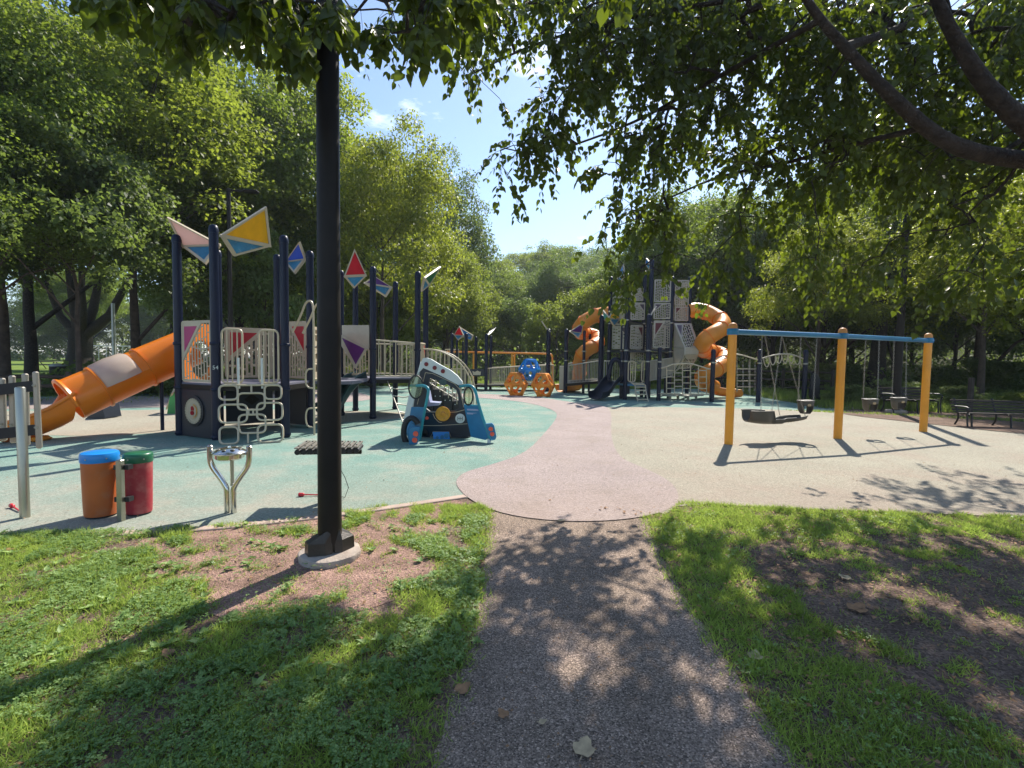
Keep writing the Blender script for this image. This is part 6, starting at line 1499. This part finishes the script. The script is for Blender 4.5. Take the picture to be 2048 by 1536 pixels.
runout(pr_[-1], (1, .05, 0), TW); runout(pl_[-1], (-.7, -.5, 0), TW)
for (u, v, Y) in ((1424, 706, 21.9), (1180, 668, 25.0)):
    q = P(u, v, Y); mb = MB(); mb.lathe([(.06, 0), (.06, q.z)], (q.x, q.y, 0), 10); mb.build('slide_leg', M['navy'], TW)
# ramps with perforated side guards
def guard(q, solid=True, n=16, nm='ramp_guard'):
    bl, br, trr, tl = q; mb = MB()
    for a_, b_ in ((bl, br), (tl, trr)): mb.tube([a_, b_], .028, 6)
    for k in range(n + 1): mb.tube([bl.lerp(br, k / n), tl.lerp(trr, k / n)], .014 if 0 < k < n else .028, 5)
    return mb.build(nm, M['greypanel'], TW)
guard(pxq(1119, 733, 1133, 778, 24.0, 23.6)); guard(pxq(1136, 731, 1201, 767, 23.5, 22.2, 721, 762), n=22)
guard(pxq(1136, 727, 1201, 762, 24.9, 23.6, 717, 757), n=22, nm='ramp_guard')
ra = [P(1131, 770, 23.5), P(1204, 764, 22.1), P(1204, 759, 23.5), P(1131, 765, 24.9)]
mb = MB(); mb.plate(ra, .12); mb.build('ramp', M['bronze'], TW, smooth=False)
guard(pxq(1208, 722, 1243, 762, 22.0, 20.7), n=8); guard(pxq(1300, 722, 1344, 761, 19.9, 21.1, 716, 752), n=14, nm='ramp_guard')
mb = MB(); mb.plate([P(1300, 722, 19.95), P(1344, 716, 21.15), P(1344, 748, 21.15), P(1300, 760, 19.95)], .02); mb.build('ramp_side', M['greypanel'], TW, smooth=False)
# step ladder with hand loops
for u0, u1 in ((1257, 1270), (1284, 1296)):
    a_, b_ = P(u0, 722, 19.9), P(u1, 764, 19.9); mb = MB(); mb.tube(rrect([(a_.x, 19.9, b_.z), (b_.x, 19.9, b_.z), (b_.x, 19.9, a_.z), (a_.x, 19.9, a_.z)], .14, 4), .026, 6, closed=True)
    for k in (1, 2): x = a_.x + (b_.x - a_.x) * k / 3; mb.tube([(x, 19.9, b_.z), (x, 19.9, a_.z)], .018, 5)
    mb.build('hand_loop', M['beige'], TW)
mb = MB(); LA = [P(1262, 765, 19.8), P(1270, 771, 19.7), P(1271, 784, 19.5), P(1276, 804, 19.2)]; LB = [P(1283, 765, 19.8), P(1291, 771, 19.7), P(1292, 784, 19.5), P(1297, 804, 19.2)]
mb.tube(LA, .026, 6); mb.tube(LB, .026, 6)
for a_, b_ in zip(chaikin(LA, 1, False)[1:], chaikin(LB, 1, False)[1:]): mb.tube([a_, b_], .026, 6)
mb.build('step_ladder', M['beige'], TW)
# navy slide with its hood
hs = [P(1232, 762, 20.6), P(1229, 763, 20.45), P(1221, 772, 20.2), P(1212, 785, 19.9), P(1204, 794, 19.65), P(1196, 797, 19.4), P(1190, 797, 19.2)]
hs = [Vector((p.x, p.y, max(.06, p.z - .02))) for p in hs]; trough(TW, hs, .62, .26, 'navyplastic', 'slide')
mb = MB(); mb.tube(chaikin([P(1217, 762, 20.6), P(1219, 738, 20.6), P(1224, 722, 20.6), P(1232, 718, 20.6), P(1240, 722, 20.6), P(1245, 740, 20.6), P(1247, 764, 20.6)], 2, False), .10, 10); mb.build('slide_hood', M['navy'], TW)
# arched ladder rail between posts j and m
aj = [P(1317, 737, 19.65), P(1328, 735, 19.65), P(1345, 729, 19.62), P(1365, 727, 19.6), P(1385, 728, 19.58), P(1405, 734, 19.55), P(1418, 738, 19.52), P(1430, 738, 19.5)]
mb = MB(); mb.tube(aj, .030, 6); bot = [P(1316, 787, 19.65), P(1430, 789, 19.5)]; mb.tube(bot, .030, 6); us = [1333, 1349, 1365, 1381, 1397, 1413]
def archv(u): 
    for a_, b_ in zip(aj, aj[1:]):
        ua, ub = proj(a_)[0], proj(b_)[0]
        if ua <= u <= ub: return proj(a_)[1] + (proj(b_)[1] - proj(a_)[1]) * (u - ua) / (ub - ua)
    return 735
for u in us: mb.tube([P(u, archv(u), 19.6), P(u, 788, 19.6)], .022, 5)
rng_ = random.Random(4)
for i in range(5):
    for v in [(741, 754, 766, 777), (746, 760, 773), (741, 754, 766, 777), (746, 760, 773), (741, 754, 766, 777)][i]: mb.tube([P(us[i], v, 19.6), P(us[i + 1], v, 19.6)], .020, 5)
mb.build('arch_ladder', M['beige'], TW)
mb = MB(); mb.tube(chaikin([P(1427, 722, 19.5), P(1440, 713, 19.5), P(1462, 708, 19.5), P(1480, 709, 19.5), P(1500, 715, 19.55), P(1520, 721, 19.6)], 2, False), .030, 6)
mb.tube([P(1427, 730, 19.5), P(1441, 719, 19.5), P(1462, 714, 19.5)], .02, 5)
for u, v in ((1474, 712), (1500, 718)): mb.tube([P(u, v, 19.5), P(u, v + 72, 19.5)], .012, 5)
mb.build('arched_rail', M['beige'], TW)
mb = MB(); pts = chaikin([P(1518, 719, 19.6), P(1535, 713, 19.6), P(1555, 708.5, 19.55), P(1575, 708, 19.5), P(1595, 712, 19.45), P(1612, 720, 19.4)], 2, False); mb.tube(pts, .028, 6)
mb.build('overhead_rail', M['beige'], TW)
for k in range(7):
    u = 1527 + 12.2 * k; t_ = (u - 1524) / 84.; vt = 719 - 11 * math.sin(math.pi * min(1, max(0, t_ * .94 + .05))); mb = MB(); y_ = 19.55
    mb.tube(chaikin([P(u, vt, y_), P(u + 1, vt + 8, y_), P(u + 3, vt + 15, y_), P(u + 6.5, vt + 18.5, y_), P(u + 10, vt + 15, y_), P(u + 12, vt + 7, y_), P(u + 12, vt - 1, y_)], 1, False), .022, 6); mb.build('hanging_loop', M['beige'], TW)
# hanging rope net and dark climbing wall
mb = MB()
for u in (1474, 1486, 1498, 1510): 
    mb.tube([P(u, 722, 19.8), P(u, 785, 19.8)], .010, 5)
    for v in range(732, 785, 12): c_ = P(u, v, 19.8); mb.lathe([(.02, -.04), (.04, 0), (.02, .04)], c_, 8)
for v in range(738, 785, 12): mb.tube([P(1474, v, 19.8), P(1512, v, 19.8)], .008, 5)
mb.build('rope_net', M['chain'], TW)
mb = MB(); mb.plate([P(u, v, 19.3) for u, v in [(1618, 790), (1622, 752), (1630, 745), (1640, 758), (1638, 772), (1640, 800), (1630, 798), (1622, 803)]], .08); mb.tube([P(1612, 738, 19.4), P(1620, 741, 19.35), P(1625, 750, 19.3), P(1626, 765, 19.3)], .025, 6); mb.build('climbing_wall', M['black'], TW)
mb = MB()
for u, y_ in ((1340, 20.3), (1356, 20.6), (1376, 20.2), (1392, 20.8)): q = P(u, 795, y_); mb.lathe([(.30, .16), (.32, .19), (.30, .22)], (q.x, y_, 0), 16); mb.lathe([(.06, 0), (.06, .16)], (q.x, y_, 0), 8)
mb.build('stepping_pods', M['greypanel'], TW)
# tower roof panels and flags
kite(TW, P(1230, 611, 20.9), P(1240, 638, 21.0), P(1228, 653, 20.8), P(1217, 637, 20.6), 'pyel', 'pcyan', label='yellow roof panel')
kite(TW, P(1206, 620, 22.0), P(1218, 634, 21.4), P(1222, 640, 21.6), P(1208, 640, 22.2), 'pteal', 'pcyan', label='pale teal roof panel')
kite(TW, P(1167, 645, 23.2), P(1163, 666, 23.3), P(1157, 676, 23.1), P(1139, 663, 23.0), 'ppurple', 'pcyan', label='purple roof panel')
kite(TW, P(1293, 516, 21.8), P(1302, 527, 21.4), P(1299, 540, 21.5), P(1291, 528, 22.0), 'brightblue', 'pcyan', label='blue roof panel at the very top')
kite(TW, P(1247, 528, 21.0), P(1249, 550, 20.6), P(1241, 566, 20.8), P(1234, 557, 21.6), 'brightblue', 'pcyan', label='blue roof panel partly behind the linden leaves')
kite(TW, P(1313, 612, 20.6), P(1306, 622, 20.3), P(1300, 634, 20.1), P(1303, 628, 20.6), 'white', 'pcyan', label='white edge on roof panel')

# ================================================================== LOW RAMP STATION BEHIND THE TRUCK
RS = thing('ramp_station', 'low play station with navy posts, cream ramp railings and a red and blue roof panel', 'play station', (-1.5, 24.6, 0))
for u, vt, Y, r_ in [(904, 669, 25.6, .085), (914, 680, 27.2, .06), (926, 684, 27.6, .05), (932.5, 669, 24.4, .09), (952, 675, 26.0, .075), (973, 670, 24.2, .085), (982, 673, 25.4, .07), (1097.5, 661, 24.6, .11)]:
    q = P(u, vt, Y); cyl_post(q.x, Y, q.z, r_, RS, nv, seg=12)
d0 = [P(904, 771, 25.6), P(932, 772, 24.4), P(973, 772, 24.2), P(982, 769, 25.4), P(952, 768, 26.0)]
mb = MB(); mb.plate([Vector((p.x, p.y, .24)) for p in d0], .12); mb.build('deck', M['bronze'], RS, smooth=False)
def g2(q, n, nm='railing'):
    bl, br, trr, tl = q; mb = MB()
    for a_, b_ in ((bl, br), (tl, trr)): mb.tube([a_, b_], .026, 6)
    for k in range(n + 1): mb.tube([bl.lerp(br, k / n), tl.lerp(trr, k / n)], .015 if 0 < k < n else .026, 5)
    return mb.build(nm, M['beige'], RS)
g2(pxq(902, 738, 931, 768, 25.4, 24.5), 9); g2(pxq(975, 737, 1050, 769, 24.3, 24.5, 732, 766), 22); g2(pxq(1050, 732, 1107, 766, 24.5, 24.7, 730, 766), 18); g2(pxq(983, 735, 1100, 765, 25.9, 26.0, 729, 763), 28); g2(pxq(890, 699, 917, 730, 27.2, 27.4), 6)
mb = MB(); mb.plate([P(975, 772, 24.3), P(1107, 770, 24.6), P(1104, 767, 25.9), P(980, 768, 25.7)], .08); mb.build('ramp', M['bronze'], RS, smooth=False)
mb = MB(); mb.plate([P(936, 738, 24.4), P(972, 738, 24.2), P(972, 752, 24.2), P(936, 752, 24.4)], .06); pn = mb.build('play_panel', M['navyplastic'], RS, smooth=False)
mb = MB(); mb.plate([P(u, v, 24.22) for u, v in [(945, 742), (950, 744), (955, 741), (960, 744), (962, 742), (961, 750), (946, 750)]], .06); sub(mb.build('panel_emblem', M['beige'], smooth=False), pn)
mb = MB(); q = P(952, 752, 24.9); mb.lathe([(.08, 0), (.08, q.z)], (q.x, q.y, 0), 10); mb.build('support', M['bronze'], RS)
kite(RS, P(919, 652, 24.9), P(928, 671, 24.8), P(916, 681, 24.8), P(908, 670, 25.2), 'pred', 'pcyan', label='red roof panel')
kite(RS, P(921, 655, 26.2), P(947, 671, 25.6), P(943, 681, 25.7), P(926, 674, 26.4), 'brightblue', 'brightblue', label='blue roof panel')
kite(RS, P(992, 655, 25.6), P(983, 666, 25.0), P(974, 672, 24.4), P(979, 663, 25.0), 'white', 'pcyan', label='roof panel turned edge on')
kite(RS, P(1083, 642, 24.6), P(1093, 656, 24.6), P(1101, 664, 24.4), P(1094, 660, 25.2), 'white', 'pcyan', label='narrow roof panel at the right end of the ramp')

# ================================================================== FAR ORANGE SWING FRAME
FS = thing('swing_frame', 'far orange swing frame behind the ramp station', 'swing frame', (0, 28.5, 0))
yf = 28.5; zt_ = P(1000, 707, yf).z
for u in (948, 1024, 1029): q = P(u, 707, yf); mb = MB(); mb.lathe([(.085 if u < 1000 else .06, 0), (.085 if u < 1000 else .06, q.z)], (q.x, yf + (.4 if u == 1029 else 0), 0), 12); mb.build('post', M['swingyel'], FS)
mb = MB(); mb.tube(chaikin([P(893, 703.5, yf), P(950, 704.5, yf), P(1025, 706, yf), P(1096, 707.5, yf), P(1103, 709, yf), P(1105, 716, yf), P(1105, 772, yf)], 1, False), .055, 10); mb.build('beam', M['orange2'], FS)
for i, u in enumerate((1053, 1073, )):
    T = thing('belt_swing', ['left one of the two belt swings under the far orange beam', 'right one of the two belt swings under the far orange beam'][i], 'swing', P(u, 750, yf)); a_, b_ = P(u - 5, 708, yf), P(u + 5, 708, yf); a2, b2 = P(u - 5, 752, yf), P(u + 5, 752, yf)
    mb = MB(); mb.tube([a_, a2], .010, 4); mb.tube([b_, b2], .010, 4); mb.build('chain', M['chain'], T); mb = MB(); mb.tube([a2, a2.lerp(b2, .5) - Vector((0, 0, .08)), b2], .03, 6); mb.build('seat', M['black'], T)

# ================================================================== FENCES, POSTS, FIELD ITEMS
def rail_fence(pts, h, label, nr=3):
    T = thing('wooden_fence', label, 'fence', pts[0])
    for i, p in enumerate(pts):
        mb = MB(); mb.bbox((p.x, p.y, (h + .1) / 2), (.13, .13, h + .1), .015); mb.build('fence_post', M['fencewood'], T, smooth=False)
    for i in range(len(pts) - 1):
        for k in range(nr):
            z = h * (.95 - .33 * k); a_, b_ = pts[i] + Vector((0, 0, z)), pts[i + 1] + Vector((0, 0, z - .02)); mb = MB(); mb.tube([a_, a_.lerp(b_, .5) + Vector((0, 0, .015)), b_], .055, 6); mb.build('fence_rail', M['fencewood'], T)
rail_fence([Vector((x, y, 0)) for x, y in ((8.8, 27.5), (11.6, 26.6), (14.2, 25.2), (16.0, 24.0))], 1.25, 'dark three rail wooden fence behind the loop rail and the tandem swing')
rail_fence([Vector((x, y, 0)) for x, y in ((-17.2, 13.1), (-15.6, 14.4), (-14.4, 15.6))], .9, 'short dark rail fence behind the hanging chime tubes', 2)
q = P(1943, 760, 15.2); T = thing('wooden_post', 'weathered wooden post standing in tall weeds behind the last bench', 'post', (q.x, 15.2, 0)); mb = MB(); mb.bbox((q.x, 15.2, .62), (.12, .12, 1.24), .012); mb.build('post', M['fencewood'], T, smooth=False)
q = P(117, 760, 22.0); T = thing('litter_bin', 'dark litter bin with a pale lid at the edge of the left field', 'litter bin', (q.x, 22.0, 0)); x = q.x
mb = MB(); mb.lathe([(.30, .04), (.31, .1), (.31, .98), (.29, 1.0)], (x, 22, 0), 20); mb.build('bin_body', M['bronze'], T); mb = MB(); mb.lathe([(.33, 1.0), (.33, 1.03), (.22, 1.10), (.05, 1.13)], (x, 22, 0), 20); mb.build('lid', M['galv'], T)
q = P(229, 735, 44.0); T = thing('metal_pole', 'pale galvanised pole in the field above the orange slide', 'pole', (q.x, 44, 0)); mb = MB(); mb.lathe([(.16, 0), (.14, 6.2)], (q.x, 44, 0), 12); mb.build('pole', M['galv'], T)
# field goal and backstop wires
a_, b_ = P(182, 728, 62), P(262, 728, 62); T = thing('field_backstop', 'low ball field backstop frame on the far side of the sunny field', 'backstop', (a_.x, 62, 0))
mb = MB()
for k in range(6): p_ = a_.lerp(b_, k / 5); mb.tube([Vector((p_.x, p_.y, 0)), Vector((p_.x, p_.y, 2.6))], .05, 6)
mb.tube([Vector((a_.x, a_.y, 2.6)), Vector((b_.x, b_.y, 2.6))], .07, 6); mb.build('frame', M['galv'], T)
mb = MB()
for k in range(30): p_ = a_.lerp(b_, k / 29); mb.tube([Vector((p_.x, p_.y, 0)), Vector((p_.x, p_.y, 2.5))], .012, 3)
for k in range(8): mb.tube([Vector((a_.x, a_.y, .3 * k + .2)), Vector((b_.x, b_.y, .3 * k + .2))], .012, 3)
mb.build('mesh_wire', M['bronze'], T)
a_, b_ = P(66, 741, 40), P(122, 741, 40); T = thing('picnic_table', 'dark low picnic bench on the sunny field left of the big trunk', 'picnic table', (a_.x, 40, 0)); cxx = P(95, 741, 48).x
mb = MB(); mb.bbox((cxx, 48, .72), (2.2, .8, .06), .02); mb.build('table_top', M['benchwood'], T, smooth=False)
for s_ in (-.7, .7): mb = MB(); mb.bbox((cxx, 48 + s_, .44), (2.2, .28, .05), .02); mb.build('seat', M['benchwood'], T, smooth=False)
for s_ in (-.8, .8): mb = MB(); mb.tube([(cxx + s_, 47.3, 0), (cxx + s_, 47.9, .7)], .04, 6); mb.tube([(cxx + s_, 48.7, 0), (cxx + s_, 48.1, .7)], .04, 6); mb.build('leg', M['benchwood'], T)

# ================================================================== light summer haze
HZ = MB(); HZ.box((0, 480, 40), (1900, 1120, 84)); hz = HZ.build('haze', [], smooth=False)
hm = bpy.data.materials.new('haze_air'); hm.use_nodes = True; hm.node_tree.nodes.clear()
ho = hm.node_tree.nodes.new('ShaderNodeOutputMaterial'); hv = hm.node_tree.nodes.new('ShaderNodeVolumePrincipled')
hv.inputs['Color'].default_value = (.80, .88, 1, 1); hv.inputs['Density'].default_value = .00045; hv.inputs['Anisotropy'].default_value = .35
hm.node_tree.links.new(hv.outputs[0], ho.inputs['Volume']); hz.data.materials.append(hm); tag(hz, 'thin summer haze in the air', 'haze', kind='stuff')
